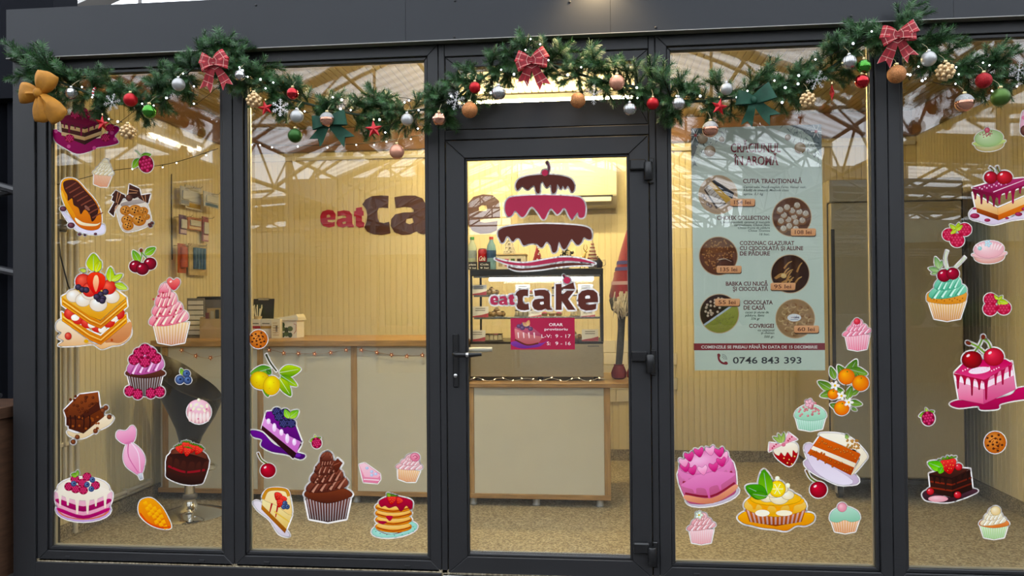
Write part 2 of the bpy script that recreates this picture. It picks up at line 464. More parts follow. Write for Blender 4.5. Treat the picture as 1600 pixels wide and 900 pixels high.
cb = thing('wooden_crate', 'brown wooden crate standing left of the shop corner', 'crate', (-3.3, 0.05, -0.06))
mat('crate_wood', (0.115, 0.055, 0.03), 0.55, var=0.4, vscale=9, stretch=(1, 1, 6))
obj('lid', B(-3.75, -2.93, -0.25, 0.3, 0.74, 0.80), 'crate_wood', cb, bevel=0.004)
for k in range(5): obj('board', B(-3.7, -2.95, -0.2, -0.17, -0.06+k*0.158, 0.09+k*0.158), 'crate_wood', cb, bevel=0.003)
obj('side', B(-2.965, -2.945, -0.17, 0.28, -0.06, 0.74), 'crate_wood', cb)
gr = obj('grab_rail', MB().tube([(-3.9, -0.02, 0.86), (-2.94, -0.02, 0.86)], 0.012, 8), 'grey_pipe', smooth=40)
tag(gr, 'thin grey rail just above the brown crate', 'rail')

# ------------------------------------------------------------------ room shell
RX0, RX1, RY, RZ0, RZ1 = -2.83, 2.50, 2.46, 0.04, 2.72
YI = 0.10                                                     # inner face of the frames
fl = B(RX0-0.04, RX1+0.04, 0.0, RY+0.04, -0.04, RZ0); sobj('floor', fl, 'speckled_vinyl', label='beige speckled vinyl floor inside the shop')
def ribbed(u0, u1, z0, z1, fn, pitch=0.046, gw=0.009, dp=0.007):
    mb = MB(); us = []; u = u0+0.012
    us.append((u0, -0.004)); us.append((u0+0.002, 0))
    while u+pitch < u1-0.004:
        us += [(u, 0), (u+0.0015, -dp), (u+gw-0.0015, -dp), (u+gw, 0)]; u += pitch
    us += [(u1-0.002, 0), (u1, -0.004)]
    vs = [fn(a, d, z) for a, d in us for z in (z0, z1)]
    return mb.add(vs, [(2*i, 2*i+2, 2*i+3, 2*i+1) for i in range(len(us)-1)])
wbk = struct('wall_back', (0, RY, RZ0), 'cream ribbed sandwich panel back wall')
ed = [RX0, -1.70, -0.70, 0.30, 1.30, RX1]
for a, b in zip(ed[:-1], ed[1:]):
    obj('panel', ribbed(a, b, RZ0, RZ1, lambda u, d, z: (u, RY-d, z)), 'cream_wall', wbk)
obj('backing', B(RX0-0.06, RX1+0.06, RY+0.006, RY+0.06, 0, RZ1+0.05), 'cream_wall', wbk)
for nm, X, sg in (('wall_left', RX0, 1), ('wall_right', RX1, -1)):
    w = struct(nm, (X, 1.2, RZ0), 'cream ribbed sandwich panel side wall')
    ed = [YI-0.02, 1.22, RY]
    for a, b in zip(ed[:-1], ed[1:]):
        obj('panel', ribbed(a, b, RZ0, RZ1, lambda u, d, z: (X+sg*d, u, z), dp=0.004), 'cream_wall', w)
    obj('backing', B(min(X-sg*0.006, X-sg*0.05), max(X-sg*0.006, X-sg*0.05), 0.0, RY+0.06, -0.04, RZ1+0.05), 'anthracite', w)
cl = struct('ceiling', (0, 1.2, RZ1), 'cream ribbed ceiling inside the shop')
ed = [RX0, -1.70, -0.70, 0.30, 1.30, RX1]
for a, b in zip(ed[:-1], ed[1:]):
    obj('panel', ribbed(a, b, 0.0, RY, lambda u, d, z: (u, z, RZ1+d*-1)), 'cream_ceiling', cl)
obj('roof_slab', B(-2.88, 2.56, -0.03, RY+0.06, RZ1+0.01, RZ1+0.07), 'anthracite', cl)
for i, b_ in enumerate((B(RX0, RX1, RY-0.05, RY-0.003, 2.53, RZ1-0.004), B(RX0+0.003, RX0+0.05, YI, RY-0.05, 2.53, RZ1-0.004), B(RX1-0.05, RX1-0.003, YI, RY-0.05, 2.53, RZ1-0.004))):
    sobj('trim_%d' % (i+1), b_, 'brown_trim', bevel=0.004, label='brown cornice strip along the top of the wall')
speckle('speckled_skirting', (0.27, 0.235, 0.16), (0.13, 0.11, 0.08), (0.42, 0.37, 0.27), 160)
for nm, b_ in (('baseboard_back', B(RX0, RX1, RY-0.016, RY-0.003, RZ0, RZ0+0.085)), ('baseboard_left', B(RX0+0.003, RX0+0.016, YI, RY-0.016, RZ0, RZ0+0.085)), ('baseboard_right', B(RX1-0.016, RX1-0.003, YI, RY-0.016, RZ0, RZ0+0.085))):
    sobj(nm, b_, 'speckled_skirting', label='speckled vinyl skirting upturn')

# ------------------------------------------------------------------ facade
YG0, YG1 = 0.030, 0.054                                       # glass faces
ZB, ZT = 0.030, 2.545
def lathframe(parent, x0, x1, z0, z1, w, y0, y1, m, names=('stile', 'rail'), wb=None, wt=None, bevel=0.0025):
    """four mitred bars"""
    wb = w if wb is None else wb; wt = w if wt is None else wt
    bars = (('stile', [(x0, z0), (x0+w, z0+wb), (x0+w, z1-wt), (x0, z1)]), ('stile', [(x1, z0), (x1, z1), (x1-w, z1-wt), (x1-w, z0+wb)]),
            ('rail', [(x0, z0), (x1, z0), (x1-w, z0+wb), (x0+w, z0+wb)]), ('rail', [(x0, z1), (x0+w, z1-wt), (x1-w, z1-wt), (x1, z1)]))
    r = []
    for n_, pl in bars:
        r.append(obj(names[0] if n_ == 'stile' else names[1], MB().prism(pl, y0, y1), m, parent, bevel=bevel))
    return r
def window(n, x0, x1, label, bl=True):
    w = struct('window_%d' % n, ((x0+x1)/2, 0, ZB), label)
    g = 0.0008
    lathframe(w, x0+g, x1-g, ZB, ZT, 0.052, 0.0, YI, 'anthracite')
    lathframe(w, x0+0.053, x1-0.053, ZB+0.053, ZT-0.053, 0.018, 0.012, 0.03, 'anthracite', ('glazing_bead', 'glazing_bead'), bevel=0.003)
    gx0, gx1, gz0, gz1 = x0+0.056, x1-0.056, ZB+0.056, ZT-0.056
    obj('glass_pane', B(gx0, gx1, YG0, YG1, gz0, gz1), 'window_glass', w)
    lathframe(w, gx0+0.0005, gx1-0.0005, gz0+0.0005, gz1-0.0005, 0.0185, YG0+0.004, YG1-0.004, 'spacer_bar', ('spacer_bar', 'spacer_bar'), bevel=0)
    for fx in (0.16, 0.84):
        x = x0+(x1-x0)*fx
        obj('drain_cap', B(x-0.014, x+0.014, -0.004, 0.001, ZB+0.018, ZB+0.028), 'anthracite', w, bevel=0.001)
    return w
window(1, -2.762, -1.7285, 'window pane at the far left of the shop front')
window(2, -1.7275, -0.7005, 'window pane left of the door')
window(3, 0.3235, 1.3555, 'window pane right of the door')
window(4, 1.3565, 2.44, 'window pane at the right end of the shop front')
cp = struct('trim_4', (-2.82, 0, -0.06), 'anthracite corner posts of the shop front')
obj('corner_post', B(-2.882, -2.763, -0.012, 0.12, -0.06, ZT+0.03), 'anthracite', cp, bevel=0.003)
obj('corner_post', B(2.441, 2.56, -0.012, 0.12, -0.06, ZT+0.03), 'anthracite', cp, bevel=0.003)
sl = struct('trim_5', (0, 0, -0.06), 'anthracite base rail below the panes')
for a, b in ((-2.762, -0.7005), (0.3235, 2.44)):
    obj('base_rail', B(a, b, -0.012, 0.10, -0.06, ZB-0.003), 'anthracite', sl, bevel=0.002)
obj('threshold', B(-0.6995, 0.3225, -0.01, 0.10, -0.06, 0.012), 'anthracite', sl, bevel=0.003)
obj('threshold_strip', B(-0.69, 0.315, -0.03, 0.03, 0.012, 0.024), 'steel', sl, bevel=0.002)
# fascia of folded sheets
fs = struct('trim_6', (0, -0.05, 2.547), 'anthracite sheet metal fascia over the shop front')
fed = [-2.882, -0.845, 0.118, 1.62, 2.60]
for a, b in zip(fed[:-1], fed[1:]):
    obj('fascia_sheet', MB().prism([(a+0.0006, 2.548), (b-0.0006, 2.548), (b-0.0006, 2.793), (a+0.0006, 2.793)], -0.052, -0.047), 'fascia_metal', fs)
    obj('drip_edge', B(a, b, -0.055, -0.004, 2.545, 2.5485), mat('fascia_edge', (0.30, 0.29, 0.27), 0.35, 0.3), fs)
obj('backing', B(-2.88, 2.6, -0.046, 0.10, 2.5495, 2.79), 'black_gap', fs)
for q in ((710, 58), (711, 1), (1025, 43), (890, 3), (400, 8), (1330, 25)):
    p = P(*q, -0.052)
    obj('screw', MB().lathe([(0.006, 0), (0.006, 0.003), (0.003, 0.005)], p, 10, Matrix.Rotation(math.pi/2, 4, 'X')), 'anthracite', fs)
# door with transom
d = struct('door_1', (-0.19, 0, 0.02), 'anthracite glazed door with black lever handle')
DX0, DX1 = -0.6995, 0.3225
obj('jamb', B(DX0, DX0+0.03, 0.0, YI, 0.024, ZT), 'anthracite', d, bevel=0.003)
obj('jamb', B(DX1-0.03, DX1, 0.0, YI, 0.024, ZT), 'anthracite', d, bevel=0.003)
obj('head', B(DX0+0.03, DX1-0.03, 0.0, YI, 2.485, ZT), 'anthracite', d, bevel=0.003)
obj('transom_bar', B(DX0+0.03, DX1-0.03, 0.0, YI, 2.085, 2.132), 'anthracite', d, bevel=0.003)
tw = lathframe(d, DX0+0.033, DX1-0.033, 2.135, 2.482, 0.062, 0.004, 0.09, 'anthracite', ('transom_stile', 'transom_rail'), wb=0.122, wt=0.05)
obj('transom_glass', B(-0.612, 0.236, YG0, YG1, 2.25, 2.436), 'window_glass', d)
s_ = lathframe(d, DX0+0.034, DX1-0.034, 0.030, 2.080, 0.090, -0.006, 0.075, 'anthracite', ('door_stile', 'door_rail'), wb=0.078, wt=0.084, bevel=0.003)
lathframe(d, -0.5755, 0.1985, 0.108, 1.996, 0.010, 0.006, 0.03, 'anthracite', ('glazing_bead', 'glazing_bead'), bevel=0.002)
obj('door_glass', B(-0.577, 0.200, YG0, YG1, 0.106, 1.998), 'window_glass', d)
obj('glass_bead_strip', B(-0.565, 0.188, 0.016, 0.029, 0.118, 0.128), 'steel', d)
for i, z in enumerate((1.912, 1.025, 0.143)):
    hg = obj('hinge', MB().lathe([(0.018, -0.045), (0.021, -0.04), (0.021, 0.035), (0.018, 0.04)], (0.285, -0.032, z), 14), 'black_plastic', d, smooth=40)
    obj('hinge_leaf', MB().box(0.200, 0.275, -0.03, -0.005, z+0.005, z+0.055), 'black_plastic', hg, bevel=0.006)
    obj('hinge_pin', B(0.289, 0.313, -0.024, -0.001, z-0.058, z+0.06), 'black_plastic', hg, bevel=0.004)
hp = obj('handle_plate', B(-0.637, -0.608, -0.018, -0.005, 0.908, 1.162), 'black_plastic', d, bevel=0.005)
obj('lever', MB().tube([(-0.622, -0.015, 1.068), (-0.622, -0.058, 1.068), (-0.608, -0.066, 1.067), (-0.55, -0.066, 1.066), (-0.492, -0.062, 1.069)], [0.011, 0.011, 0.012, 0.013, 0.009], 10), 'black_plastic', hp, smooth=50)
obj('lever_collar', MB().tube([(-0.564, -0.066, 1.066), (-0.552, -0.066, 1.066)], 0.0142, 10), 'steel', hp, smooth=50)
obj('lock_cylinder', MB().lathe([(0.009, 0), (0.009, 0.012), (0.006, 0.014)], (-0.622, -0.018, 0.965), 12, Matrix.Rotation(math.pi/2, 4, 'X')), 'steel', hp, smooth=40)
inl = obj('inner_lever', MB().tube([(-0.605, 0.075, 1.075), (-0.605, 0.115, 1.075), (-0.56, 0.125, 1.075), (-0.465, 0.12, 1.078)], [0.011, 0.011, 0.014, 0.011], 10), 'white_plastic', d, smooth=50)
# lamp over the fascia, just above the frame
sp = thing('wall_lamp', 'warm wall lamp mounted above the fascia over the door', 'wall lamp', (0.06, -0.09, 2.93))
obj('bracket', B(0.03, 0.09, -0.05, 0.0, 2.80, 2.98), 'anthracite', sp)
obj('shade', MB().lathe([(0.055, 0.0), (0.05, 0.03), (0.03, 0.07), (0.02, 0.08)], (0.06, -0.13, 2.90), 20), 'anthracite', sp, smooth=40)
mat('warm_bulb', (1, .9, .7), emit=(1.0, 0.72, 0.36), estr=20)
obj('bulb', MB().ball((0.06, -0.13, 2.89), 0.022, nu=12, nv=8), 'warm_bulb', sp, smooth=40)
ld = bpy.data.lights.new('wall_lamp_light', 'SPOT'); ld.energy = 26.0; ld.color = (1.0, 0.72, 0.38); ld.spot_size = 2.2; ld.spot_blend = 0.9; ld.shadow_soft_size = 0.03
lo = bpy.data.objects.new('wall_lamp_light', ld); COL.objects.link(lo); lo.parent = sp; lo.location = (0, -0.045, -0.07)
lo.rotation_euler = (0.25, 0, 0)
# ------------------------------------------------------------------ light inside the shop
mat('led_tube', (1, 1, 1), emit=(1.0, 0.78, 0.38), estr=160.0)
lt = thing('tube_light', 'bright warm LED tube on the shop ceiling behind the transom', 'ceiling light', (-0.22, 1.62, 2.63))
obj('housing', B(-0.86, 0.42, 1.58, 1.66, 2.685, 2.718), 'white_plastic', lt, bevel=0.004)
obj('tube', MB().tube([(-0.84, 1.62, 2.662), (0.40, 1.62, 2.662)], 0.022, 12), 'led_tube', lt, smooth=50)
for x in (-0.85, 0.41): obj('end_cap', MB().tube([(x-0.012, 1.62, 2.664), (x+0.012, 1.62, 2.664)], 0.024, 12), 'white_plastic', lt, smooth=50)

mat('led_tube_added', (1, 1, 1), emit=(1.0, 0.80, 0.44), estr=150.0)  # added tube, out of view, brightens the counter fronts
lt = thing('tube_light', 'unseen warm LED tube added close behind the fascia to brighten the counter fronts', 'ceiling light', (-0.6, 0.32, 2.63))
obj('housing', B(-1.25, 0.03, 0.28, 0.36, 2.685, 2.718), 'white_plastic', lt, bevel=0.004)
obj('tube', MB().tube([(-1.23, 0.32, 2.662), (0.01, 0.32, 2.662)], 0.022, 12), 'led_tube_added', lt, smooth=50)
for x in (-1.24, 0.02): obj('end_cap', MB().tube([(x-0.012, 0.32, 2.664), (x+0.012, 0.32, 2.664)], 0.024, 12), 'white_plastic', lt, smooth=50)
# ------------------------------------------------------------------ counters
mat('oak', (0.50, 0.29, 0.11), 0.4, var=0.35, vscale=5, stretch=(1.2, 14, 14))
mat('oak_post', (0.52, 0.31, 0.12), 0.45, var=0.3, vscale=5, stretch=(14, 14, 1.2))
mat('white_panel', (0.74, 0.71, 0.58), 0.35, var=0.03)
mat('leg_grey', (0.45, 0.45, 0.44), 0.35, 0.3)
CY = 1.10
def counter(name, label, x0, x1, ztop, posts, legs):
    c = thing(name, label, 'counter', ((x0+x1)/2, CY+0.3, RZ0), 'serving counters')
    obj('bottom_rail', B(x0, x1, CY-0.006, CY+0.02, 0.088, 0.117), 'oak', c, bevel=0.002)
    ps = sorted(posts)
    for p in ps: obj('post', B(p, p+0.038, CY-0.004, CY+0.03, 0.118, ztop-0.001), 'oak_post', c, bevel=0.002)
    xs = [x0]+[q for p in ps for q in (p, p+0.038)]+[x1]
    for a, b in zip(xs[0::2], xs[1::2]):
        if b-a > 0.03: obj('front_panel', B(a+0.001, b-0.001, CY+0.002, CY+0.02, 0.118, ztop-0.001), 'white_panel', c)
    obj('base_board', B(x0, x1, CY+0.02, CY+0.58, 0.095, 0.117), 'white_panel', c)
    obj('back_panel', B(x0, x1, CY+0.56, CY+0.58, 0.118, ztop-0.001), 'white_panel', c)
    for x in (x0, x1-0.018): obj('side_panel', B(x, x+0.018, CY+0.031, CY+0.56, 0.118, ztop-0.001), 'white_panel', c)
    for x in legs:
        for y in (CY+0.04, CY+0.52):
            obj('leg', MB().lathe([(0.024, 0), (0.026, 0.008), (0.022, 0.014), (0.022, 0.055)], (x, y, RZ0), 14), 'leg_grey', c, smooth=40)
    return c
counter('serving_counter', 'tall white panelled counter with oak posts left of the door', -2.775, -0.752, 1.029, [-2.745, -2.105, -1.489, -0.792], [-2.55, -2.0, -1.47, -0.95])
counter('display_counter', 'low white panelled counter carrying the cake display case', -0.748, 0.133, 0.773, [-0.745, 0.095], [-0.72, -0.325, 0.067])
tag(obj('counter_worktop', B(-2.81, -0.748, CY-0.03, CY+0.6, 1.030, 1.069), 'oak', bevel=0.004), 'thick oak worktop on the tall left counter', 'worktop', 'oak worktops')
tag(obj('counter_worktop', B(-0.742, 0.40, CY-0.02, CY+0.62, 0.774, 0.803), 'oak', bevel=0.004), 'oak worktop under the cake display case', 'worktop', 'oak worktops')

# ------------------------------------------------------------------ wall lettering
LET = {
 'c': ([(908,424),(860,421),(805,426),(765,447),(745,478),(768,505),(777,545),(770,590),(757,620),(775,648),(815,664),(865,668),(920,658),(912,586),(880,594),(850,588),(840,560),(838,520),(848,500),(872,497),(906,500)], [], (745,421,920,668)),
 'a': ([(945,432),(1010,422),(1075,422),(1120,440),(1140,475),(1142,640),(1165,650),(1165,662),(1110,662),(1085,645),(1040,665),(990,668),(945,650),(922,612),(925,570),(950,540),(1000,528),(1065,526),(1065,510),(1050,496),(1010,492),(955,500)], [(1020,568),(1060,562),(1066,590),(1040,602),(1016,592)], (922,421,1165,668)),
 'k': ([(1195,372),(1268,368),(1268,520),(1312,440),(1392,440),(1332,545),(1398,662),(1312,662),(1268,580),(1268,662),(1195,662)], [], (1195,368,1398,662)),
 'e': ([(1606,560),(1478,568),(1482,585),(1510,592),(1590,580),(1585,640),(1540,656),(1480,660),(1430,640),(1405,600),(1398,535),(1405,470),(1440,430),(1500,414),(1560,420),(1598,455),(1606,510)], [(1475,520),(1472,497),(1490,482),(1518,482),(1525,500),(1522,518)], (1398,414,1606,660)),
 'e_': ([(575,572),(525,574),(530,588),(560,590),(573,585),(570,614),(535,622),(500,612),(484,585),(482,550),(495,522),(530,510),(562,516),(578,540)], [(520,560),(522,545),(535,540),(545,548),(545,558)], (482,510,578,622)),
 'a_': ([(590,522),(630,514),(665,520),(680,545),(682,600),(692,610),(690,620),(660,621),(648,612),(625,622),(595,616),(582,595),(590,572),(620,563),(645,562),(642,549),(625,545),(592,552)], [(618,590),(640,583),(642,597),(625,602)], (582,514,692,622)),
 't_': ([(705,500),(742,494),(744,518),(752,518),(752,548),(742,548),(742,585),(758,592),(755,618),(725,623),(705,612),(703,552),(692,550),(694,520),(705,518)], [], (692,494,758,623)),
}
sg = thing('wall_lettering', 'large eatcake lettering in crimson and brown on the back wall', 'sign', P(640, 365, RY-0.003))
mat('letter_crimson', '#b01c45', 0.4); mat('letter_brown', '#4b2c26', 0.4)
for k, m_ in (('e_', 'letter_crimson'), ('a_', 'letter_crimson'), ('t_', 'letter_crimson'), ('c', 'letter_brown'), ('a', 'letter_brown'), ('k', 'letter_brown'), ('e', 'letter_brown')):
    o_, h_, _bb = LET[k]
    def w(pt):
        v = P(380+pt[0]*0.25, 200+pt[1]*0.25, RY-0.004); return (v.x, v.z)
    loops = [[w(p) for p in o_]]+([[w(p) for p in h_]] if h_ else [])
    obj('letter', MB().prism(loops, RY-0.005, RY-0.001), m_, sg)

# ------------------------------------------------------------------ fittings on the walls
ac = thing('air_conditioner', 'cream wall mounted air conditioner above the display case', 'air conditioner', (-0.15, 2.35, 2.04))
obj('body', MB().prism([(2.24, 2.10), (2.26, 2.36), (2.28, 2.372), (2.449, 2.372), (2.449, 2.02), (2.40, 2.02), (2.30, 2.03)], -0.53, 0.235, fn=lambda v: (v[1], v[0], v[2])), mat('cream_plastic', (0.52, 0.48, 0.37), 0.45), ac, bevel=0.006)  # even cream, darkened so the unit does not burn out near the tube
obj('louvre', MB().box(-0.46, 0.19, 2.232, 2.262, 2.052, 2.088), 'white_plastic', ac, bevel=0.004)
obj('outlet_slot', MB().box(-0.47, 0.20, 2.2385, 2.27, 2.089, 2.102), 'black_gap', ac)
obj('front_logo', B(0.10, 0.125, 2.243, 2.247, 2.24, 2.25), 'leg_grey', ac)
sn = thing('motion_sensor', 'small white motion sensor under the cable trunking', 'sensor', (0.03, 2.40, 2.36))
obj('bracket', B(-0.015, 0.015, 2.40, 2.449, 2.44, 2.46), 'white_plastic', sn)
obj('housing', B(-0.14+0.13, 0.05, 2.36, 2.41, 2.375, 2.445), 'white_plastic', sn, bevel=0.006)
tr = thing('cable_trunking', 'white cable trunking running along the top of the back wall', 'trunking', (0, 2.44, 2.46))
obj('duct', B(RX0+0.02, RX1-0.02, 2.425, 2.449, 2.462, 2.492), 'white_plastic', tr, bevel=0.002)
for k in range(9): obj('joint_cover', B(-2.4+k*0.58, -2.37+k*0.58, 2.42, 2.45, 2.455, 2.499), 'white_plastic', tr, bevel=0.002)
mat('conduit', (0.66, 0.62, 0.52), 0.4)
for i, px in enumerate((92, 101, 110, 121)):
    p = PX(px, 500, RX0+0.014)
    c = thing('conduit_pipe', ['vertical conduit nearest the front window on the left wall', 'second vertical conduit from the window on the left wall', 'third vertical conduit from the window on the left wall', 'vertical conduit deepest inside on the left wall'][i], 'conduit', (RX0+0.014, p.y, 0.3), 'vertical conduits on the left wall')
    obj('pipe', MB().tube([(RX0+0.014, p.y, 0.25+i*0.05), (RX0+0.014, p.y, 2.5)], 0.010, 8), 'conduit', c, smooth=50)
    for z in (0.55, 1.2, 1.9): obj('clip', B(RX0+0.002, RX0+0.028, p.y-0.014, p.y+0.014, z, z+0.02), 'conduit', c)
hp_ = thing('skirting_pipe', 'cream pipe running along the foot of the left wall', 'pipe', (RX0+0.02, 0.9, 0.15))
obj('pipe', MB().tube([(RX0+0.022, 0.35, 0.06), (RX0+0.022, 0.35, 0.15), (RX0+0.022, 0.37, 0.165), (RX0+0.022, 1.08, 0.165)], 0.013, 8), 'conduit', hp_, smooth=50)
obj('pipe', MB().tube([(RX0+0.022, 0.42, 0.145), (RX0+0.022, 1.08, 0.145)], 0.008, 8), 'conduit', hp_, smooth=50)
for y in (0.5, 0.8, 1.05): obj('clip', B(RX0+0.002, RX0+0.036, y, y+0.02, 0.15, 0.182), 'conduit', hp_)
p = PX(89, 352, RX0+0.03)
p.x += 0.022
bx = thing('junction_box', 'small black box fixed on the left wall by the eclair sticker', 'box', (RX0+0.03, p.y, p.z-0.03))
obj('case', B(RX0+0.0285, RX0+0.07, p.y-0.03, p.y+0.03, p.z-0.035, p.z+0.03), 'black_plastic', bx, bevel=0.006)
obj('cable', MB().tube([(RX0+0.034, p.y+0.0, p.z-0.03), (RX0+0.034, p.y+0.02, p.z-0.16), (RX0+0.034, p.y+0.08, p.z-0.32), (RX0+0.034, p.y+0.16, p.z-0.42)], 0.004, 6), 'black_plastic', bx, smooth=60)
jt = PX(268, 340, RX0+0.004)
tag(obj('black_cable', MB().tube([PX(268, 272, RX0+0.006), PX(268, 340, RX0+0.006), PX(269, 406, RX0+0.006)], 0.004, 6), 'black_plastic'), 'straight black cable down the left wall beside the hanging packs', 'cable')
# hanging packs on hooks
mat('pack_clear', (0.62, 0.66, 0.72), 0.15)
packs = [((282, 290, 295, 322), '#c9ccd6', '#8d96ad', 'pale blue', 1), ((289, 288, 314, 330), '#d9d8d2', '#b79a3a', 'white and gold', 0), ((318, 298, 341, 327), '#d3d6dc', '#54759b', 'white and blue', 2),
         ((280, 335, 291, 367), '#77608f', '#c9b8cf', 'purple', 1), ((293, 338, 314, 361), '#c98a74', '#e6d5c0', 'red and cream', 0), ((316, 338, 325, 378), '#b0708a', '#dcc0c8', 'pink', 0),
         ((278, 380, 290, 427), '#b8562c', '#d99058', 'orange candle', 1), ((295, 380, 323, 431), '#cdb98a', '#41658c', 'blue candle', 0)]
for i, ((x0, y0, x1, y1), ca, cb_, nm, dpt) in enumerate(packs):
    X = RX0+0.03+0.035*dpt
    a = PX(x0, y0, X); b = PX(x1, y1, X); z0, z1, ya, yb = b.z, a.z, a.y, b.y
    t = thing('hanging_pack', nm+' party pack hanging from a wall hook', 'pack', ((X), (ya+yb)/2, z0), 'packs on wall hooks')
    obj('card', B(X-0.004, X+0.004, ya, yb, z0, z1), mat('card_'+nm.replace(' ', '_'), ca, 0.5, var=0.3, vscale=20), t)
    h = (z1-z0)
    if 'candle' in nm:
        n = 1 if 'orange' in nm else 4
        for k in range(n):
            y = ya+(yb-ya)*(0.5 if n == 1 else 0.25+0.17*k)
            obj('candle', MB().tube([(X+0.012, y, z0+h*0.2), (X+0.012, y, z0+h*0.88)], (yb-ya)*(0.3 if n == 1 else 0.06), 8), mat('c2_'+nm.replace(' ', '_'), cb_ if n > 1 else '#b3502a', 0.35), t, smooth=50)
    else:
        obj('blister', B(X+0.004, X+0.016, ya+(yb-ya)*.12, yb-(yb-ya)*.12, z0+h*0.3, z0+h*0.78), 'pack_clear', t, bevel=0.004)
        obj('print_strip', B(X+0.004, X+0.007, ya+(yb-ya)*.08, yb-(yb-ya)*.08, z0+h*0.06, z0+h*0.25), mat('c2_'+nm.replace(' ', '_'), cb_, 0.5), t)
    obj('hook', MB().tube([(RX0+0.003, (ya+yb)/2, z1-0.012), (X+0.06, (ya+yb)/2, z1-0.012), (X+0.07, (ya+yb)/2, z1)], 0.003, 6), 'steel', t)

# ------------------------------------------------------------------ things on the tall counter
ZC = 1.069
def bxp(x0, y0, x1, y1, Y):          # front rectangle of a thing standing at depth Y
    a, b = P(x0, y0, Y), P(x1, y1, Y); return a.x, b.x, b.z, a.z
mat('kraft', (0.50, 0.38, 0.22), 0.7, var=0.15); mat('ivory', (0.78, 0.72, 0.55), 0.5); mat('dark_board', (0.022, 0.022, 0.022), 0.35); mat('paper_white', (0.74, 0.72, 0.66), 0.5); mat('mid_grey', (0.18, 0.17, 0.16), 0.5)
x0, x1, _, zt = bxp(291, 466, 318, 527, 1.42)
t = thing('card_stand', 'grey rack of white name cards on the left counter', 'card rack', (x0, 1.42, ZC))
obj('back_board', B(x0, x1, 1.43, 1.44, ZC, zt), 'mid_grey', t)
n = 7
for k in range(n):
    z = ZC+0.02+(zt-ZC-0.03)*k/n
    obj('card', B(x0+0.012, x1-0.006, 1.421, 1.429, z, z+(zt-ZC)/n*0.7), 'paper_white', t)
obj('foot', B(x0, x1, 1.38, 1.46, ZC, ZC+0.012), 'mid_grey', t)
x0, x1, _, zt = bxp(312, 498, 352, 527, 1.34)
t = thing('kraft_organizer', 'open kraft card organizer on the left counter', 'organizer', (x0, 1.34, ZC))
obj('front', B(x0, x1, 1.34, 1.345, ZC, zt), 'kraft', t); obj('rear', B(x0, x1, 1.44, 1.445, ZC, zt+0.07), 'kraft', t)
for x in (x0, x1-0.005): obj('side', B(x, x+0.005, 1.345, 1.44, ZC, zt+0.01), 'kraft', t)
obj('base', B(x0+.005, x1-.005, 1.345, 1.44, ZC, ZC+0.004), 'kraft', t)
for k in range(3): obj('leaflet', B(x0+0.02+k*0.03, x0+0.045+k*0.03, 1.38+k*0.01, 1.383+k*0.01, ZC+0.006, zt+0.04+0.01*k), mat('leaflet_%d' % k, ('#7c4a52', '#b9b3a4', '#4a4a56')[k], 0.5), t)
x0, x1, _, zt = bxp(303, 466, 352, 500, 1.58)
t = thing('rounded_stand', 'black rounded stand behind the kraft organizer', 'stand', (x0, 1.58, ZC))
obj('rim', MB().tube([(x0, 1.58, ZC), (x0, 1.58, zt-0.03), (x0+0.03, 1.58, zt), (x1, 1.58, zt), (x1+0.03, 1.58, zt-0.03), (x1+0.03, 1.58, ZC)], 0.012, 8), 'black_plastic', t, smooth=60)
obj('panel', B(x0+0.005, x1+0.025, 1.575, 1.585, ZC, zt-0.005), 'mid_grey', t)
x0, x1, _, zt = bxp(392.5, 467, 425, 500, 1.60)
t = thing('menu_board', 'black bulldog clipped board on the left counter', 'board', (x0, 1.6, ZC))
obj('board', MB().add([(x0, 1.60, ZC), (x1+0.004, 1.60, ZC), (x1, 1.64, zt), (x0, 1.64, zt), (x0, 1.606, ZC), (x1+0.004, 1.606, ZC), (x1, 1.646, zt), (x0, 1.646, zt)], [(0, 1, 2, 3), (4, 7, 6, 5), (0, 4, 5, 1), (3, 2, 6, 7), (0, 3, 7, 4), (1, 5, 6, 2)]), 'dark_board', t)
obj('clip', B((x0+x1)/2-0.04, (x0+x1)/2+0.04, 1.632, 1.65, zt-0.012, zt+0.006), 'steel', t, bevel=0.002)
for i, (a, b, cc) in enumerate(((386, 407, '#a3203a'), (407.5, 424, '#b08a1e'))):
    x0, x1, _, zt = bxp(a, 499, b, 528, 1.38)
    t = thing('white_carton', 'white carton with '+('crimson' if i == 0 else 'mustard')+' stripe on the left counter', 'carton', (x0, 1.38, ZC), 'white cartons on the counter')
    obj('body', B(x0, x1, 1.38, 1.52, ZC, zt), 'paper_white', t, bevel=0.001)
    obj('stripe', B(x0+0.001, x1-0.001, 1.3785, 1.3805, ZC+(zt-ZC)*0.5, ZC+(zt-ZC)*0.64), mat('stripe_%d' % i, cc, 0.5), t)
    obj('lettering', B(x0+0.01, x1-0.012, 1.3785, 1.3805, ZC+(zt-ZC)*0.74, ZC+(zt-ZC)*0.8), 'mid_grey', t)
zt0 = zt
x0, x1, _, zt = bxp(394, 498, 408, 499, 1.42)
t = thing('stick_cup', 'round cup of wooden stirrers on the striped cartons', 'cup', ((x0+x1)/2, 1.44, zt0))
cx = (x0+x1)/2; obj('cup', MB().lathe([(0.024, 0), (0.028, 0.02), (0.027, 0.02), (0.022, 0.003)], (cx, 1.44, zt0), 16), 'kraft', t, smooth=40)
for k in range(9):
    a = 2*math.pi*k/9; obj('stirrer', MB().tube([(cx+0.012*math.cos(a), 1.44+0.012*math.sin(a), zt0+0.004), (cx+0.030*math.cos(a), 1.44+0.02*math.sin(a), zt0+0.085+0.015*math.sin(3*a))], 0.0032, 5), 'ivory', t)
x0, x1, _, zt = bxp(384, 478, 393, 499, 1.46)
